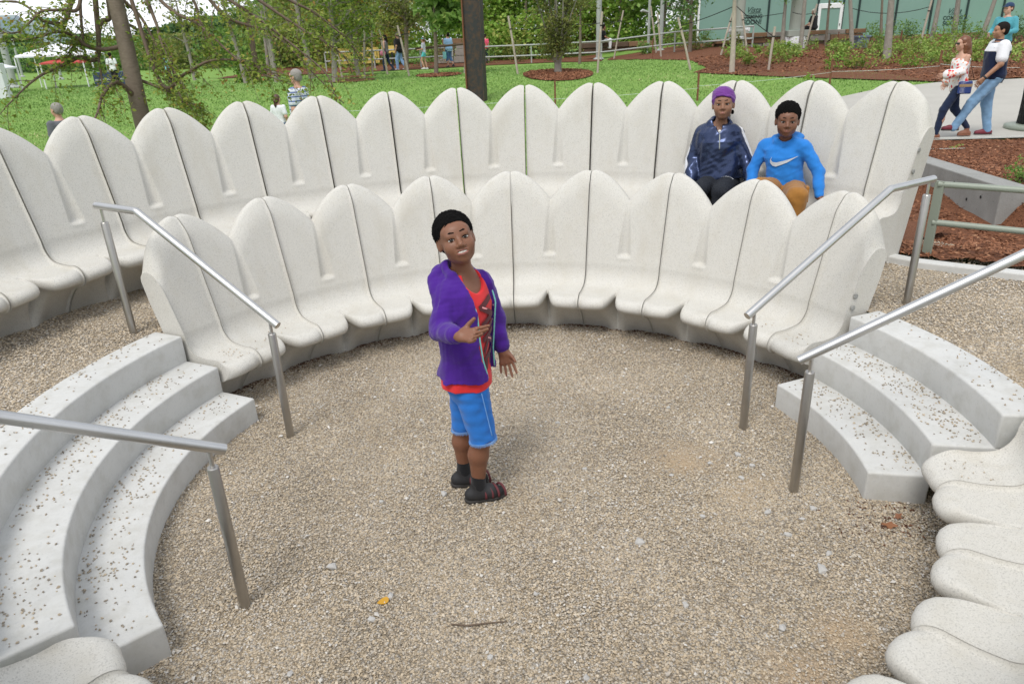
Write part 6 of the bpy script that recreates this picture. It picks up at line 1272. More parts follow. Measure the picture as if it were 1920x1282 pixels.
    S = SDF(v3(-.32, -.46, .62), v3(.34, .28, 1.40), .0046); S.fn(v3(-.28, -.28, .62), v3(.32, .26, 1.34), jacket, 0)
    S.cone(J['Rsh']+v3(.012, .012, -.004), J['Rel'], .061, .051, .03); S.chain([J['Rel'], J['Rel']*.45+J['Rwr']*.55, J['Rwr']*.93+J['Rel']*.07], [.051, .046, .038], .02)
    S.cone(J['Lsh']-v3(.016, .010, 0), J['Lel'], .059, .048, .03); S.chain([J['Lel'], J['Lel']*.5+J['Lwr']*.5, J['Lwr']*.9+J['Lel']*.1], [.048, .044, .037], .02)
    # collar and hood
    cr = lambda x, y, z: B+Rc@v3(x, y, z)
    S.chain([cr(.085, .055, -.045), cr(.082, .0, .012), cr(.045, -.058, .040), cr(-.02, -.072, .040), cr(-.068, -.035, .022), cr(-.082, .045, -.035)], [.018, .024, .028, .028, .024, .018], .02)
    S.ell(cr(.030, -.105, -.025), v3(.10, .048, .066), Rc, .025); S.ell(cr(.095, -.075, -.055), v3(.055, .045, .055), Rc, .02)
    S.cone(B+v3(0, 0, -.02), J['head']+Rh@v3(0, -.005, -.04), .062, .062, .006, '-')
    S.plane_cut((0, 0, hem-.005), (0, 0, -1)); S.wrinkle(.0062, 34, 8, (1, 1, .7)); S.wrinkle(.0026, 85, 18, (.7, .7, 1)); j = sdf_obj('hoodie', S, 'purple_fleece', par, 1)
    for s_, rr in (('R', .043), ('L', .042)):
        a, b = J[s_+'el'], J[s_+'wr']; d_ = nrm_(b-a); m = MB(); c_ = b-d_*.006; m.tube([tuple(c_-d_*.045), tuple(c_-d_*.03), tuple(c_-d_*.004), tuple(c_)], [rr*.98, rr*1.03, rr*.98, rr*.86], 20, False); m.build('cuff', 'purple_fleece', j, True)
    for sd in (1, -1):                                         # teal zip edges
        pts = []
        for i in range(24):
            t = .085+(.85)*i/23; ow = np.interp(t, [-.2, .15, .45, .75, .9, 1.1], [.066, .078, .094, .098, .098, .10]); cx = np.interp(t, [-.2, .5, 1.], [.022, .006, -.004]); z_ = A[2]+t*(B[2]-A[2])
            pts.append(tuple(loft_point(A, B, Rp, Rc, K, .026+.010*min(1, max(0, (.85-z_)/.15)), t, cx+sd*ow*.99, bw, bd)[0]))
        m = MB(); m.tube(pts, .0042, 6); m.build('zip_edge', 'zip_teal', j, True)
    # shorts
    S = SDF(v3(-.25, -.25, .32), v3(.30, .25, .80), .0048); S.fn(v3(-.24, -.24, .52), v3(.28, .24, .76), lambda P: torso_d(P, A, B, Rp, Rc, K, .008, bw=.97, bd=1.08, t1=.05)[0], 0)
    S.cone(J['Rhip'], J['Rkn']+v3(.004, -.004, -.012), .090, .070, .03); S.cone(J['Lhip'], J['Lkn']+v3(0, 0, -.012), .089, .069, .02)
    S.plane_cut((0, 0, .372), (.10, 0, -1)); S.wrinkle(.0052, 45, 5, (1, 1, .6)); s = sdf_obj('shorts', S, 'blue_denim', par, 1)
    for s_ in 'RL':
        c_ = J[s_+'kn']+v3(.004 if s_ == 'R' else 0, -.004 if s_ == 'R' else 0, 0); m = MB(); n = 90; V = []
        for i in range(n):
            a = 2*math.pi*i/n; r_ = .0715; zz = .372-.10*(c_[0]+r_*math.cos(a))*-1.0*0+.1*(c_[0]+r_*math.cos(a)); p_ = c_*v3(1, 1, 0)+v3(r_*math.cos(a), r_*math.sin(a), zz); L = .008+.008*random.random(); q = p_+v3(math.cos(a)*.004, math.sin(a)*.004, -L)
            m.tube([tuple(p_+v3(0, 0, .005)), tuple(q)], [.0024, .001], 4)
        m.build('frayed_hem', 'denim_fray', s)['kind'] = 'stuff'
    m = MB(); m.tube([tuple(J['Rhip']+v3(.045, -.068, .03)-v3(0, 0, .012*i)*0+(J['Rkn']-J['Rhip'])*(i/9)+v3(.010, -.012+.016*i/9, 0)) for i in range(10)], .0026, 5); m.build('side_seam', 'denim_fray', s, True)
    Rb = Rp; m = MB(); cpk = loft_point(A, B, Rp, Rp, K, .014, -.05, .10, .97, 1.08, SECS, -1)
    # socks and shoes
    for s_, toe in (('R', (.178, -.050, 0)), ('L', (.085, .082, 0))):
        a = J[s_+'an']; S = SDF(a-.10, a+.12, .004); S.chain([a-v3(0, 0, .05), a+v3(0, 0, .055)], [.041, .0395], .0); S.plane_cut(a+v3(0, 0, .055), (0, 0, 1)); sdf_obj('sock', S, 'sock_black', par)
        shoe(par, a-v3(.0, 0, .030), toe, .94, 'shoe_black', 'shoe_sole', .0045, (.30, .50, .68, .88), 'shoe', True)
build_boy()

# ---- the two sitting in the back row
def seated(label, J, face_dir, head_up, hk, sk, par_base, K, bw, bd):
    par = thing('person', label, 'person', par_base); b = v3(par_base); return par, {k: v3(v)-b for k, v in J.items()}
def build_woman():
    base = (1.945, 3.06, .885); J = dict(head=(1.945, 3.115, 1.700), neck=(1.940, 3.165, 1.530), pel=(1.955, 3.115, 1.020), Rsh=(1.815, 3.247, 1.450), Lsh=(2.073, 3.105, 1.450), Rel=(1.740, 3.235, 1.225), Lel=(2.160, 3.00, 1.225), Rwr=(1.690, 3.06, 1.045), Lwr=(2.150, 2.80, 1.045), Rhip=(1.885, 3.13, 1.005), Lhip=(2.02, 3.055, 1.005), Rkn=(1.70, 2.77, 1.04), Lkn=(1.845, 2.66, 1.03), Ran=(1.66, 2.76, .60), Lan=(1.80, 2.64, .60))
    par, J = seated('woman in purple headwrap and shiny navy jacket sitting in the back row', J, None, None, 1, None, base, 1, 1, 1)
    fw = nrm_(v3(-.26, -.965, 0)); R = fr_from(fw); Rh = fr_from(nrm_(v3(-.30, -.92, .10)), nrm_(v3(-.04, 0, 1))); K = .98; hk = 1.13; A, B = J['pel'], J['neck']; bw, bd = 1.02, 1.06
    lo = np.min(list(J.values()), 0)-.17; hi = np.max(list(J.values()), 0)+.17
    S = SDF(lo, hi, .0052); S.fn(A-.32, B+.2, lambda P: torso_d(P, A, B, R, R, K, -.006, bw=bw, bd=bd)[0], .02); S.cone(B-v3(0, 0, .02), J['head']+Rh@v3(0, -.012, -.06), .050, .047, .03); head_sdf(S, J['head'], Rh, hk, child=True)
    for s_, sd in (('R', 1), ('L', -1)):
        limb_sdf(S, J[s_+'sh'], J[s_+'el'], J[s_+'wr'], .046, .040, .027); hand_sdf(S, J[s_+'wr'], nrm_(fw*.8+v3(0, 0, -.5)), v3(0, 0, -1), .98, .35, .08, -sd, .5)
        S.cone(J[s_+'hip'], J[s_+'kn'], .080, .058, .03); S.cone(J[s_+'kn'], J[s_+'an'], .056, .036, .02)
    sdf_obj('body', S, 'skin_brown', par); face_parts(par, J['head'], Rh, hk, 'hair_black', 'lip_pink', False, (0, 0, 0), .0026, .8)
    g = lambda x, y, z: J['head']+Rh@(v3(x, y, z)*hk)
    S = SDF(J['head']-.19, J['head']+.21, .004); S.ell(g(0, -.022, .048), v3(.090, .102, .092)*hk, Rh, 0); S.ell(g(.02, -.05, .095), v3(.064, .062, .040)*hk, Rh, .03); S.ell(g(0, -.075, .0), v3(.068, .045, .066)*hk, Rh, .03); S.ell(g(0, .125, -.030), v3(.104, .094, .096)*hk, Rh, .006, '-'); S.plane_cut(g(0, -.02, -.028), Rh@v3(0, .45, -1)); S.chain([g(-.080, .02, .035), g(-.045, .077, .064), g(.0, .090, .074), g(.045, .077, .070), g(.080, .02, .040)], [.008]*5, .01); S.wrinkle(.0034, 95, 9, (.6, .6, 1.3)); sdf_obj('headwrap', S, 'wrap_purple', par)
    S = SDF(J['head']-.14, J['head']+.1, .004); S.ell(g(-.070, -.035, -.052), v3(.014, .02, .02), Rh, .0); sdf_obj('hair', S, 'hair_black', par)
    S = SDF(lo, hi, .0052); S.fn(A-.32, B+.2, lambda P: torso_d(P, A, B, R, R, K, .026+.020*np.clip((A[2]+.28-P[..., 2])/.25, 0, 1), bw=bw, bd=bd, t0=.09, t1=.985)[0], 0)
    for s_ in 'RL':
        a, b, c = J[s_+'sh'], J[s_+'el'], J[s_+'wr']; S.cone(a, b, .066, .058, .03); S.chain([b, b*.4+c*.6, c], [.058, .054, .042], .02)
    for s_ in 'RL': S.cone(B+v3(0, 0, -.01), J[s_+'sh']*.8+B*.2, .062, .070, .03)
    cr = lambda x, y, z: B+R@v3(x, y, z)
    S.chain([cr(.060, .062, -.045), cr(.075, .0, .012), cr(.04, -.06, .035), cr(-.04, -.06, .035), cr(-.075, .0, .012), cr(-.060, .062, -.045)], [.022, .034, .040, .040, .034, .022], .02); S.ell(cr(0, -.09, .0), v3(.115, .055, .06), R, .03)
    S.cone(B, J['head']+Rh@v3(0, .005, -.04), .060, .060, .006, '-'); S.ell(cr(0, .10, -.01), v3(.026, .06, .075), R, .008, '-'); S.wrinkle(.0095, 24, 21, (1, 1, .5)); S.wrinkle(.0022, 55, 31, (.6, .6, 1)); j = sdf_obj('jacket', S, 'jacket_shine', par)
    S = SDF(B-.15, B+.12, .004); S.chain([cr(.045, .055, -.03), cr(.058, .0, .016), cr(.0, -.05, .03), cr(-.058, .0, .016), cr(-.045, .055, -.03)], [.012]*5, .01); sdf_obj('collar_lining', S, 'lining_black', j)
    pts = [tuple(loft_point(A, B, R, R, K, .031, .90-.30*i/8, 0, bw, bd)[0]) for i in range(9)]; m = MB(); m.tube(pts, .005, 6); m.build('zip', 'rail_grey', j, True); m = MB(); m.lathe([(.006, -.002), (.013, -.002), (.013, .002), (.006, .002)], n=14); o = m.build('zip_pull', 'white_paint', j, True); o.matrix_local = Matrix.Translation(pts[0]) @ Matrix(R.tolist()).to_4x4() @ Matrix.Rotation(rad(90), 4, 'X')
    for s_, sd in (('R', 1), ('L', -1)):                           # lettered tape down each sleeve
        a, b, c = J[s_+'sh'], J[s_+'el'], J[s_+'wr']; out = nrm_(R@v3(sd, .25, 0)); pa = [cr(sd*.05, .02, -.012)+v3(0, 0, .022), a+nrm_(R@v3(sd*.2, .25, 1))*.066, a+out*.047+v3(0, 0, .045), a*.5+b*.5+out*.067, b+out*.063, b*.45+c*.55+out*.060, c+out*.046]
        P2 = [v3(q) for q in pa]; Q = []
        for i in range(len(P2)-1):
            for q in range(7): Q.append(P2[i]+(P2[i+1]-P2[i])*q/7)
        nn = nrm_(out+v3(0, 0, .2)); mt = MB(); ml = MB()
        for i in range(len(Q)-1):
            d_ = nrm_(Q[i+1]-Q[i]); L = np.linalg.norm(Q[i+1]-Q[i]); wv = nrm_(np.cross(nn, d_)); c_ = (Q[i]+Q[i+1])/2; R3 = Matrix([[wv[0], d_[0], nn[0]], [wv[1], d_[1], nn[1]], [wv[2], d_[2], nn[2]]]); mt.box(tuple(c_), (.016, L*.52, .008), R3)
            if i % 3 != 2: ml.box(tuple(c_+nn*.0045), (.0055, L*.30, .0025), R3)
        mt.build('sleeve_tape', 'tape_white', j)['kind'] = 'stuff'; ml.build('tape_lettering', 'navy_cloth', j)['kind'] = 'stuff'
    S = SDF(lo, hi, .0052); S.fn(A-.3, A+.25, lambda P: torso_d(P, A, B, R, R, K, .010, bw=bw, bd=bd, t1=.08)[0], 0)
    for s_ in 'RL': S.cone(J[s_+'hip'], J[s_+'kn'], .105, .074, .03); S.cone(J[s_+'kn'], J[s_+'an'], .072, .048, .02)
    S.wrinkle(.003, 45, 13); p_ = sdf_obj('leggings', S, 'legging_heather', par)
    def onleg(x, y):
        a, b = J['Lhip'], J['Lkn']; q = a+(b-a)*(.30+y/.5); u_ = nrm_(b-a); sd_ = nrm_(np.cross(u_, v3(0, 0, 1))); up = np.cross(sd_, u_); an = x/.095; return tuple(q+sd_*math.sin(an)*.100+up*math.cos(an)*.100)
    text_on_torso('PUMA', .05, lambda x, y: onleg(x, -y), 'tape_white', 'leg_print', p_, 0, .25, .001)
    for s_ in 'RL': shoe(par, J[s_+'an'], J[s_+'an']+fw*.17+v3(0, 0, -.07), 1.0, 'shoe_black', 'shoe_white', .008)
build_woman()
def build_teen():
    base = (2.40, 2.70, .885); J = dict(head=(2.360, 2.675, 1.590), neck=(2.385, 2.745, 1.425), pel=(2.425, 2.740, 1.010), Rsh=(2.252, 2.845, 1.375), Lsh=(2.508, 2.625, 1.385), Rel=(2.165, 2.845, 1.175), Lel=(2.620, 2.545, 1.190), Rwr=(2.130, 2.70, .985), Lwr=(2.600, 2.440, 1.015), Rhip=(2.36, 2.77, 1.015), Lhip=(2.475, 2.67, 1.015), Rkn=(2.135, 2.50, 1.085), Lkn=(2.345, 2.255, 1.05), Ran=(2.09, 2.47, .62), Lan=(2.28, 2.22, .60))
    par, J = seated('boy in bright blue hoodie and brown cargo trousers sitting in the back row', J, None, None, 1, None, base, 1, 1, 1)
    fw = nrm_(v3(-.42, -.90, 0)); fw2 = nrm_(v3(-.55, -.83, 0)); R = fr_from(nrm_(v3(-.36, -.93, 0))); Rp = fr_from(fw2); Rh = fr_from(nrm_(v3(-.30, -.93, .02)), nrm_(v3(.02, 0, 1))); K = .90; hk = 1.14; A, B = J['pel'], J['neck']; bw, bd = .94, .98
    lo = np.min(list(J.values()), 0)-.17; hi = np.max(list(J.values()), 0)+.17
    S = SDF(lo, hi, .0052); S.fn(A-.32, B+.2, lambda P: torso_d(P, A, B, Rp, R, K, -.006, bw=bw, bd=bd)[0], .02); S.cone(B-v3(0, 0, .02), J['head']+Rh@v3(0, -.012, -.06), .048, .046, .03); head_sdf(S, J['head'], Rh, hk, child=True)
    for s_, sd in (('R', 1), ('L', -1)):
        limb_sdf(S, J[s_+'sh'], J[s_+'el'], J[s_+'wr'], .042, .036, .026)
        S.cone(J[s_+'hip'], J[s_+'kn'], .072, .054, .03); S.cone(J[s_+'kn'], J[s_+'an'], .054, .036, .02)
    hand_sdf(S, J['Lwr']+v3(0, 0, -.01), nrm_(v3(.62, -.55, -.42)), nrm_(v3(-.1, .1, -1)), 1.0, .22, .14, 1, .6); hand_sdf(S, J['Rwr'], nrm_(v3(-.2, -.8, -.5)), v3(0, 0, -1), 1.0, .25, .1, -1, .6)
    sdf_obj('body', S, 'skin_deep', par); face_parts(par, J['head'], Rh, hk, 'hair_black', 'lip_dark', False, (0, 0, 0), .0026, .72)
    g = lambda x, y, z: J['head']+Rh@(v3(x, y, z)*hk)
    S = SDF(J['head']-.18, J['head']+.20, .0038); S.ell(g(0, -.018, .056), v3(.088, .096, .090)*hk, Rh, 0); S.ell(g(0, -.05, .02), v3(.080, .062, .060)*hk, Rh, .02); S.ell(g(0, .128, -.012), v3(.100, .098, .096)*hk, Rh, .006, '-'); S.plane_cut(g(0, -.02, -.015), Rh@v3(0, .25, -1)); S.wrinkle(.006, 240, 3); sdf_obj('hair', S, 'hair_black', par)
    S = SDF(lo, hi, .0050); S.fn(A-.32, B+.2, lambda P: torso_d(P, A, B, Rp, R, K, .022+.012*np.clip((A[2]+.2-P[..., 2])/.2, 0, 1), bw=bw, bd=bd, t0=.08, t1=.99)[0], 0)
    for s_ in 'RL':
        a, b, c = J[s_+'sh'], J[s_+'el'], J[s_+'wr']; S.cone(a, b, .057, .048, .03); S.chain([b, b*.4+c*.6, c*.97+b*.03], [.048, .044, .035], .02)
    for s_ in 'RL': S.cone(B+v3(0, 0, -.015), J[s_+'sh']*.8+B*.2, .055, .062, .03)
    cr = lambda x, y, z: B+R@v3(x, y, z)
    S.chain([cr(.0, .075, -.022), cr(.060, .045, .0), cr(.078, -.02, .022), cr(.02, -.07, .035), cr(-.05, -.06, .030), cr(-.080, -.0, .016), cr(-.055, .05, .0), cr(.0, .075, -.022)], [.024, .026, .028, .030, .032, .030, .026, .024], .02); S.ell(cr(-.075, -.055, .032), v3(.075, .055, .040), R, .03); S.ell(cr(-.02, -.095, -.01), v3(.095, .045, .05), R, .03)
    S.cone(B-v3(0, 0, .0), J['head']+Rh@v3(0, .01, -.05), .052, .060, .006, '-'); S.wrinkle(.0042, 44, 17, (1, 1, .6)); j = sdf_obj('hoodie', S, 'hoodie_blue', par, 1)
    sw = [(.0, .0), (-.020, .006), (-.034, .022), (-.036, .042), (-.026, .062), (-.031, .044), (-.022, .030), (.0, .026), (.05, .036), (.118, .056), (.06, .022)]
    sw = [(x*1.45-.055, y*1.35-.01) for x, y in sw]; n = len(sw); me = mesh_from('swoosh', [(x, y, 0) for x, y in sw], [tuple(range(n))]); Lt = np.linalg.norm(B-A)
    wrap_mesh(me, lambda x, y: tuple(loft_point(A, B, Rp, R, K, .0285, .60+y/Lt, -x if False else (x if True else x), bw, bd)[0]) if False else tuple(loft_point(A, B, Rp, R, K, .0300, .58+y/Lt, -x, bw, bd)[0]), 'swoosh_white', 'swoosh', j)
    S = SDF(lo, hi, .0052); S.fn(A-.3, A+.25, lambda P: torso_d(P, A, B, Rp, R, K, .012, bw=bw, bd=bd, t1=.06)[0], 0)
    for s_ in 'RL': S.cone(J[s_+'hip'], J[s_+'kn'], .104, .084, .03); S.cone(J[s_+'kn'], J[s_+'an'], .084, .066, .02)
    S.wrinkle(.0055, 34, 14, (1, 1, .5)); p_ = sdf_obj('cargo_trousers', S, 'cargo_brown', par)
    q = (J['Lhip']+J['Lkn'])/2; d_ = nrm_(J['Lkn']-J['Lhip']); sd_ = nrm_(np.cross(d_, v3(0, 0, 1)))*-1; S = SDF(q-.15, q+.15, .005); S.box(q+sd_*.088+v3(0, 0, .005), (.014, .075, .065), np.stack([sd_, d_, np.cross(sd_, d_)], 1), .01); sdf_obj('cargo_pocket', S, 'cargo_brown', p_)
    for s_ in 'RL': shoe(par, J[s_+'an'], J[s_+'an']+fw*.17+v3(0, 0, -.07), 1.0, 'shoe_black', 'shoe_white', .008)
build_teen()

# ---- passers-by
def gz(x, y, dz=.0): return (x, y, zg(x, y)+dz)
def build_walkers():
    # woman in the floral top, walking left
    par, J, R, k = person('woman in off-shoulder floral blouse and dark jeans walking left', gz(7.54, 9.10, .035), -84, 1.60, dict(head=(0, .045, 1.595), neck=(0, .02, 1.430), Rkn=(.08, -.06, .50), Ran=(.08, -.34, .17), Rtoe=(.085, -.20, .02), Lkn=(-.08, .20, .50), Lan=(-.08, .26, .085), Ltoe=(-.085, .45, 0), Lel=(-.20, .06, 1.14), Lwr=(-.17, .30, 1.10), Rel=(.22, -.03, 1.13), Rwr=(.20, .10, .96)),
        [('shirt', 'floral', 'wide', -.22, .024, 'blouse'), ('pants', 'jean_dark', .05, .0, 'jeans'), ('shoes', 'sandal', 'sandal')], 'skin_fair', .008, ('long', 'hair_auburn'), 0, True, .90, .95)
    c = R@(v3(-.21, -.03, .88)*k); S = SDF(c-.2, c+.2, .008); S.box(c, (.026, .105, .10), R, .02); bg_ = sdf_obj('shoulder_bag', S, 'bag_pattern', par); m = MB(); m.tube([tuple(c+R@v3(0, .12, .12)), tuple(J['Lsh']+v3(0, 0, .05)), tuple(c+R@v3(0, -.12, .12))], .006, 6); m.build('bag_strap', 'hair_brown', bg_, True); m = MB(); m.box(tuple(c+R@v3(-.022, 0, .035)), (.008, .100, .022), Matrix(R.tolist())); m.build('bag_band', 'shoe_tan', bg_)
    g = lambda x, y, z: J['head']+R@(v3(x, y, z)*k*1.04); m = MB(); m.box(tuple(g(0, .088, .006)), (.062*k, .012, .014), Matrix(R.tolist())); m.build('sunglasses', 'dark_metal', par, False, .004)
    # man in the two-tone polo
    par, J, R, k = person('man in navy and white polo shirt and light jeans striding left', gz(8.12, 9.14, .035), -80, 1.77, dict(head=(0, .02, 1.60), Rkn=(.09, -.03, .49), Ran=(.09, -.12, .085), Rtoe=(.10, .06, 0), Lkn=(-.09, .27, .53), Lan=(-.09, .47, .14), Ltoe=(-.09, .65, .10), Lel=(-.26, .03, 1.12), Lwr=(-.25, .22, .92), Rel=(.24, -.05, 1.12), Rwr=(.25, .05, .88)),
        [('shirt', 'navy_cloth', 'short', -.20, .022, 'polo_shirt'), ('pants', 'jean_light', .05, .012, 'jeans'), ('shoes', 'shoe_maroon')], 'skin_tan', .008, ('short', 'hair_dark'), 0, True, 1.12, 1.22)
    A, B = J['pel'], J['neck']; S = SDF(B-.42, B+.2, .008); S.fn(B-.4, B+.1, lambda P: torso_d(P, A, B, R, R, k, .028*k, bw=1.12, bd=1.22, t0=.74, t1=.985)[0], 0)
    for s_ in 'RL': S.cone(J[s_+'sh'], J[s_+'sh']*.33+J[s_+'el']*.67, .088*k, .085*k, .03)
    S.ell(B+R@v3(0, .03, .03)*k, v3(.075, .075, .07)*k, None, .006, '-'); S.plane_cut(A+(B-A)*.64, (0, 0, -1)) if False else None; sdf_obj('white_yoke', S, 'white_cloth', par)
    m = MB(); m.tube([tuple(B+R@v3(.07*math.cos(a), .065*math.sin(a)-.005, .028)) for a in np.linspace(0, 2*math.pi, 17)], .017, 8, False); m.build('collar', 'navy_cloth', par, True); w_ = J['Lwr']; m = MB(); d_ = nrm_(w_-J['Lel']); m.tube([tuple(w_-d_*.02), tuple(w_+d_*.005)], .036, 12); m.build('wristwatch', 'dark_metal', par, True)
    # man in the teal sweatshirt
    par, J, R, k = person('man in teal sweatshirt, black shorts and navy cap walking behind the couple', gz(12.2, 15.45, .035), -120, 1.84, dict(Lkn=(-.09, .10, .49), Lan=(-.09, .16, .085), Ltoe=(-.10, .36, 0), Rkn=(.09, .02, .50), Ran=(.09, -.20, .12), Rtoe=(.09, -.02, .02), Rel=(.25, .02, 1.15), Rwr=(.20, .22, 1.10), Lel=(-.25, .02, 1.15), Lwr=(-.18, .24, 1.12)),
        [('shirt', 'teal_knit', 'long', -.18, .022, 'sweatshirt'), ('pants', 'black_cloth', .60, .02, 'shorts'), ('socks', 'white_cloth'), ('shoes', 'shoe_tan'), ('cap', 'cap_navy')], 'skin_fair', .010, ('short', 'hair_brown'), 10, True, 1.0, 1.05)
    m = MB(); m.tube([tuple(J['Rwr']+R@v3(0, .08, 0)), tuple(J['Lwr']+R@v3(0, .08, 0))], .008, 6); tag(m.build('stick', 'leaf_stick', None, True), 'thin green stick held by the man in the teal sweatshirt', 'stick').location = gz(12.2, 15.45, .035)
    # the walkers on the far path
    par, J, R, k = person('woman with dark hair in grey tank top carrying a pink bag on the far path', gz(-5.9, 34.58), -75, 1.66, dict(Lkn=(-.08, .12, .49), Lan=(-.08, .14, .085), Ltoe=(-.09, .33, 0), Rkn=(.08, -.05, .5), Ran=(.08, -.30, .12), Rtoe=(.09, -.12, .02)),
        [('shirt', 'grey_tank', 'none', -.22, .014, 'tank_top'), ('pants', 'jean_dark', .05, .005, 'jeans'), ('shoes', 'shoe_black')], 'skin_fair', .014, ('long', 'hair_dark'), 0, False)
    c = R@(v3(-.26, .06, .86)*k); S = SDF(c-.25, c+.25, .014); S.ell(c, v3(.08, .16, .13), R, 0); sdf_obj('handbag', S, 'pink_bag', par)
    person('man in loose black shirt and pale jeans beside the woman with the pink bag', gz(-5.36, 35.3), -70, 1.76, dict(Lkn=(-.08, .10, .49), Lan=(-.08, .10, .085), Ltoe=(-.09, .29, 0), Rkn=(.08, -.04, .5), Ran=(.08, -.28, .12), Rtoe=(.09, -.10, .02)), [('shirt', 'shirt_black', 'short', -.25, .05, 'shirt'), ('pants', 'pale_jean', .05, .015, 'jeans'), ('shoes', 'shoe_white'), ('cap', 'cap_tan')], 'skin_fair', .014, ('short', 'hair_grey'), 0, False, 1.12, 1.25)
    par, J, R, k = person('girl with aqua headband, white tee and aqua shorts walking left', gz(-4.05, 34.7), -80, 1.48, dict(Lkn=(-.08, .15, .50), Lan=(-.08, .02, .10), Ltoe=(-.09, .2, .02), Rkn=(.08, -.0, .49), Ran=(.08, -.10, .085), Rtoe=(.09, .09, 0), Lwr=(-.16, .26, 1.08), Lel=(-.22, .02, 1.10)),
        [('shirt', 'lilac_tee', 'short', -.10, .016, 'tee_shirt'), ('pants', 'aqua_shorts', .70, .02, 'shorts'), ('shoes', 'shoe_white')], 'skin_fair', .014, ('pony', 'hair_auburn'), 0, False, .85, .85)
    g = lambda x, y, z: J['head']+R@(v3(x, y, z)*k*1.04); S = SDF(J['head']-.16, J['head']+.16, .008); S.ell(g(0, -.012, .045), v3(.092, .105, .08)*k*1.04, R, 0); S.plane_cut(g(0, 0, .085), R@v3(0, -.35, 1)); S.plane_cut(g(0, 0, .035), R@v3(0, .35, -1)); sdf_obj('headband', S, 'headband_aqua', par)
    par, J, R, k = person('woman in pale blue shirt and cropped jeans carrying an aqua bag', gz(-2.95, 36.4), -40, 1.66, dict(Lkn=(-.08, .05, .49), Lan=(-.08, .0, .085), Ltoe=(-.09, .19, 0), Rkn=(.08, .0, .5), Ran=(.08, -.26, .16), Rtoe=(.09, -.12, .05)), [('shirt', 'sky_shirt', 'short', -.24, .04, 'shirt'), ('pants', 'jean_mid', .32, .01, 'cropped_jeans'), ('shoes', 'shoe_black')], 'skin_fair', .014, ('short', 'hair_dark'), 0, False, 1.15, 1.2)
    c = J['Lwr']+v3(0, 0, -.25); m = MB(); m.box(tuple(c), (.03, .12, .17), Matrix(R.tolist())); m.build('shopping_bag', 'bag_aqua', par, False, .01)
    person('person in dark grey tee and shorts behind the pale left trunks', gz(-8.12, 37.5), 60, 1.7, {}, [('shirt', 'grey_tee', 'short', -.15, .02), ('pants', 'black_cloth', .5, .02, 'shorts'), ('shoes', 'shoe_black')], 'skin_tan', .018, ('short', 'hair_dark'), 0, False)
    # just behind the back row
    person('greying man in blue striped polo shirt behind the back row, facing left', (-3.45, 9.17, .25), -75, 1.72, dict(Rel=(.25, .0, 1.14), Rwr=(.22, .16, 1.0)), [('shirt', 'stripe_shirt', 'short', -.18, .02, 'polo_shirt'), ('pants', 'jean_mid', .05, .01), ('shoes', 'shoe_black')], 'skin_fair', .008, ('short', 'hair_grey'), 0, True, 1.1, 1.15)
    person('girl with a brown ponytail and white top seen from behind on the lawn', gz(-4.32, 10.79, -.06), 18, 1.13, {}, [('shirt', 'white_cloth', 'short', -.15, .014, 'tee_shirt'), ('pants', 'jean_mid', .05, .005), ('shoes', 'shoe_white')], 'skin_fair', .008, ('pony', 'hair_brown'), 0, True, .95, .95)
    par, J, R, k = person('grey-haired man in dark printed tee behind the far left seats', (-6.66, 7.71, .21), -68, 1.47, dict(Rel=(.24, .02, 1.14), Rwr=(.20, .22, .98)), [('shirt', 'grey_tee', 'short', -.18, .02, 'tee_shirt'), ('pants', 'navy_cloth', .05, .01), ('shoes', 'shoe_black')], 'skin_fair', .008, ('short', 'hair_grey'), 0, True, 1.05, 1.1)
    A, B = J['pel'], J['neck']; m = MB()
    for i, (t, x) in enumerate(((.62, -.05), (.62, .02), (.48, -.04), (.40, .03))):
        q, fw, rt = loft_point(A, B, R, R, k, .024, t, x, 1.05, 1.1); m = MB(); m.box(tuple(q), (.028, .004, .04), Matrix(R.tolist())); m.build('tee_print', ['white_cloth', 'tent_red', 'white_cloth', 'pale_jean'][i], par)
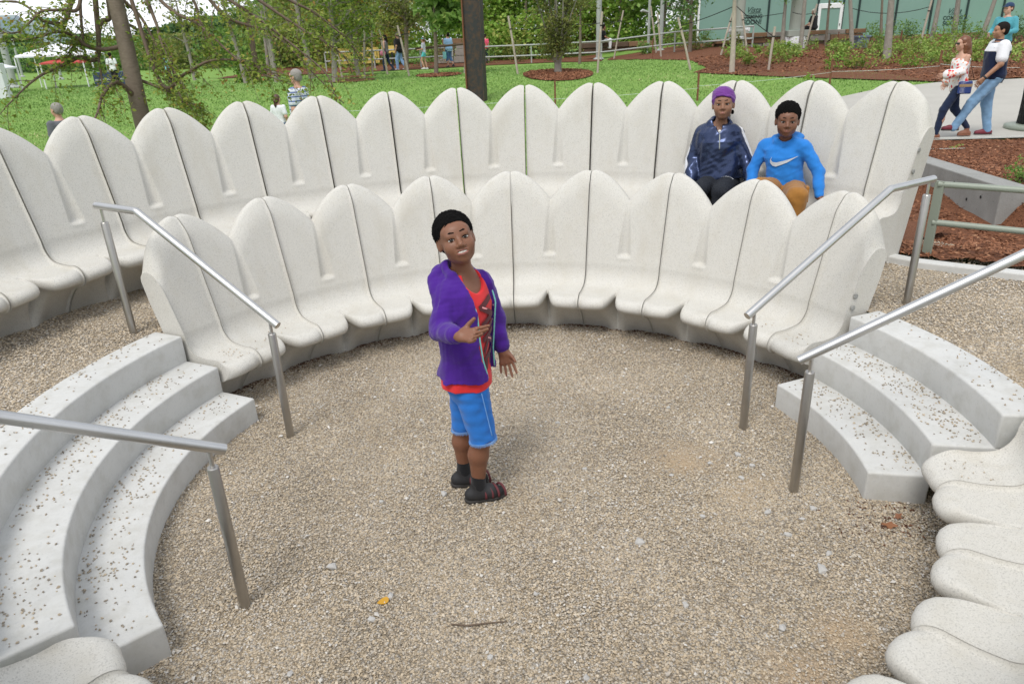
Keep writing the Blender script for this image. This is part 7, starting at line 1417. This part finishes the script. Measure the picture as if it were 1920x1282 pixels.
    # sitting on the far walls
    def sitter(label, x, y, z, facing, H, wear, sk, hair, hz_=.014, extra={}):
        ps = dict(pel=(0, 0, .0), neck=(0, .06, .50), head=(0, .09, .67), Rsh=(.178, .05, .455), Lsh=(-.178, .05, .455), Rel=(.25, .10, .19), Lel=(-.25, .10, .19), Rwr=(.16, .30, .12), Lwr=(-.16, .30, .12), Rhip=(.09, .02, .0), Lhip=(-.09, .02, .0), Rkn=(.12, .42, .02), Lkn=(-.12, .42, .02), Ran=(.12, .42, -.36), Lan=(-.12, .42, -.36), Rtoe=(.12, .60, -.44), Ltoe=(-.12, .60, -.44)); ps.update(extra); return person(label, (x, y, z), facing, H, ps, wear, sk, hz_, hair, 0, False)
    sitter('man in black tee and pale cap sitting on the stone wall, back to us', 14.55, 33.2, 2.24, -35, 1.76, [('shirt', 'shirt_black', 'short', -.08, .03), ('pants', 'black_cloth', -1, .01), ('cap', 'cap_tan')], 'skin_fair', ('short', 'hair_grey'))
    sitter('person in black tee and white shorts sitting on the timber bench', 5.25, 38.6, 2.02, 80, 1.72, [('shirt', 'shirt_black', 'short', -.08, .03), ('pants', 'white_cloth', -1, .02)], 'skin_tan', ('short', 'hair_dark'))
    person('person in bright pink top beyond the steel pole', gz(-1.15, 40.5), 30, 1.55, {}, [('shirt', 'pink_top', 'short', -.15, .02), ('pants', 'jean_dark', .05, .01)], 'skin_fair', .02, ('short', 'hair_dark'), 0, False)
    for i, (x, y, mt, hgt, lab) in enumerate([(-15.9, 27.6, 'white_cloth', 1.35, 'small figure in white on the far left lawn'), (-13.6, 27.4, 'bag_aqua', 1.25, 'small figure in mint green right of the drooping tree trunk'), (-13.9, 28.6, 'shirt_black', 1.3, 'small figure in black beside the one in mint green')]):
        person(lab, gz(x, y), 40*i, hgt, {}, [('shirt', mt, 'short', -.15, .02), ('pants', 'black_cloth', .05, .01)], 'skin_tan', .018, ('short', 'hair_dark'), 0, False)
plain('leaf_stick', (.10, .45, .22), .6); cloth('pink_top', (.72, .10, .17))
build_walkers()
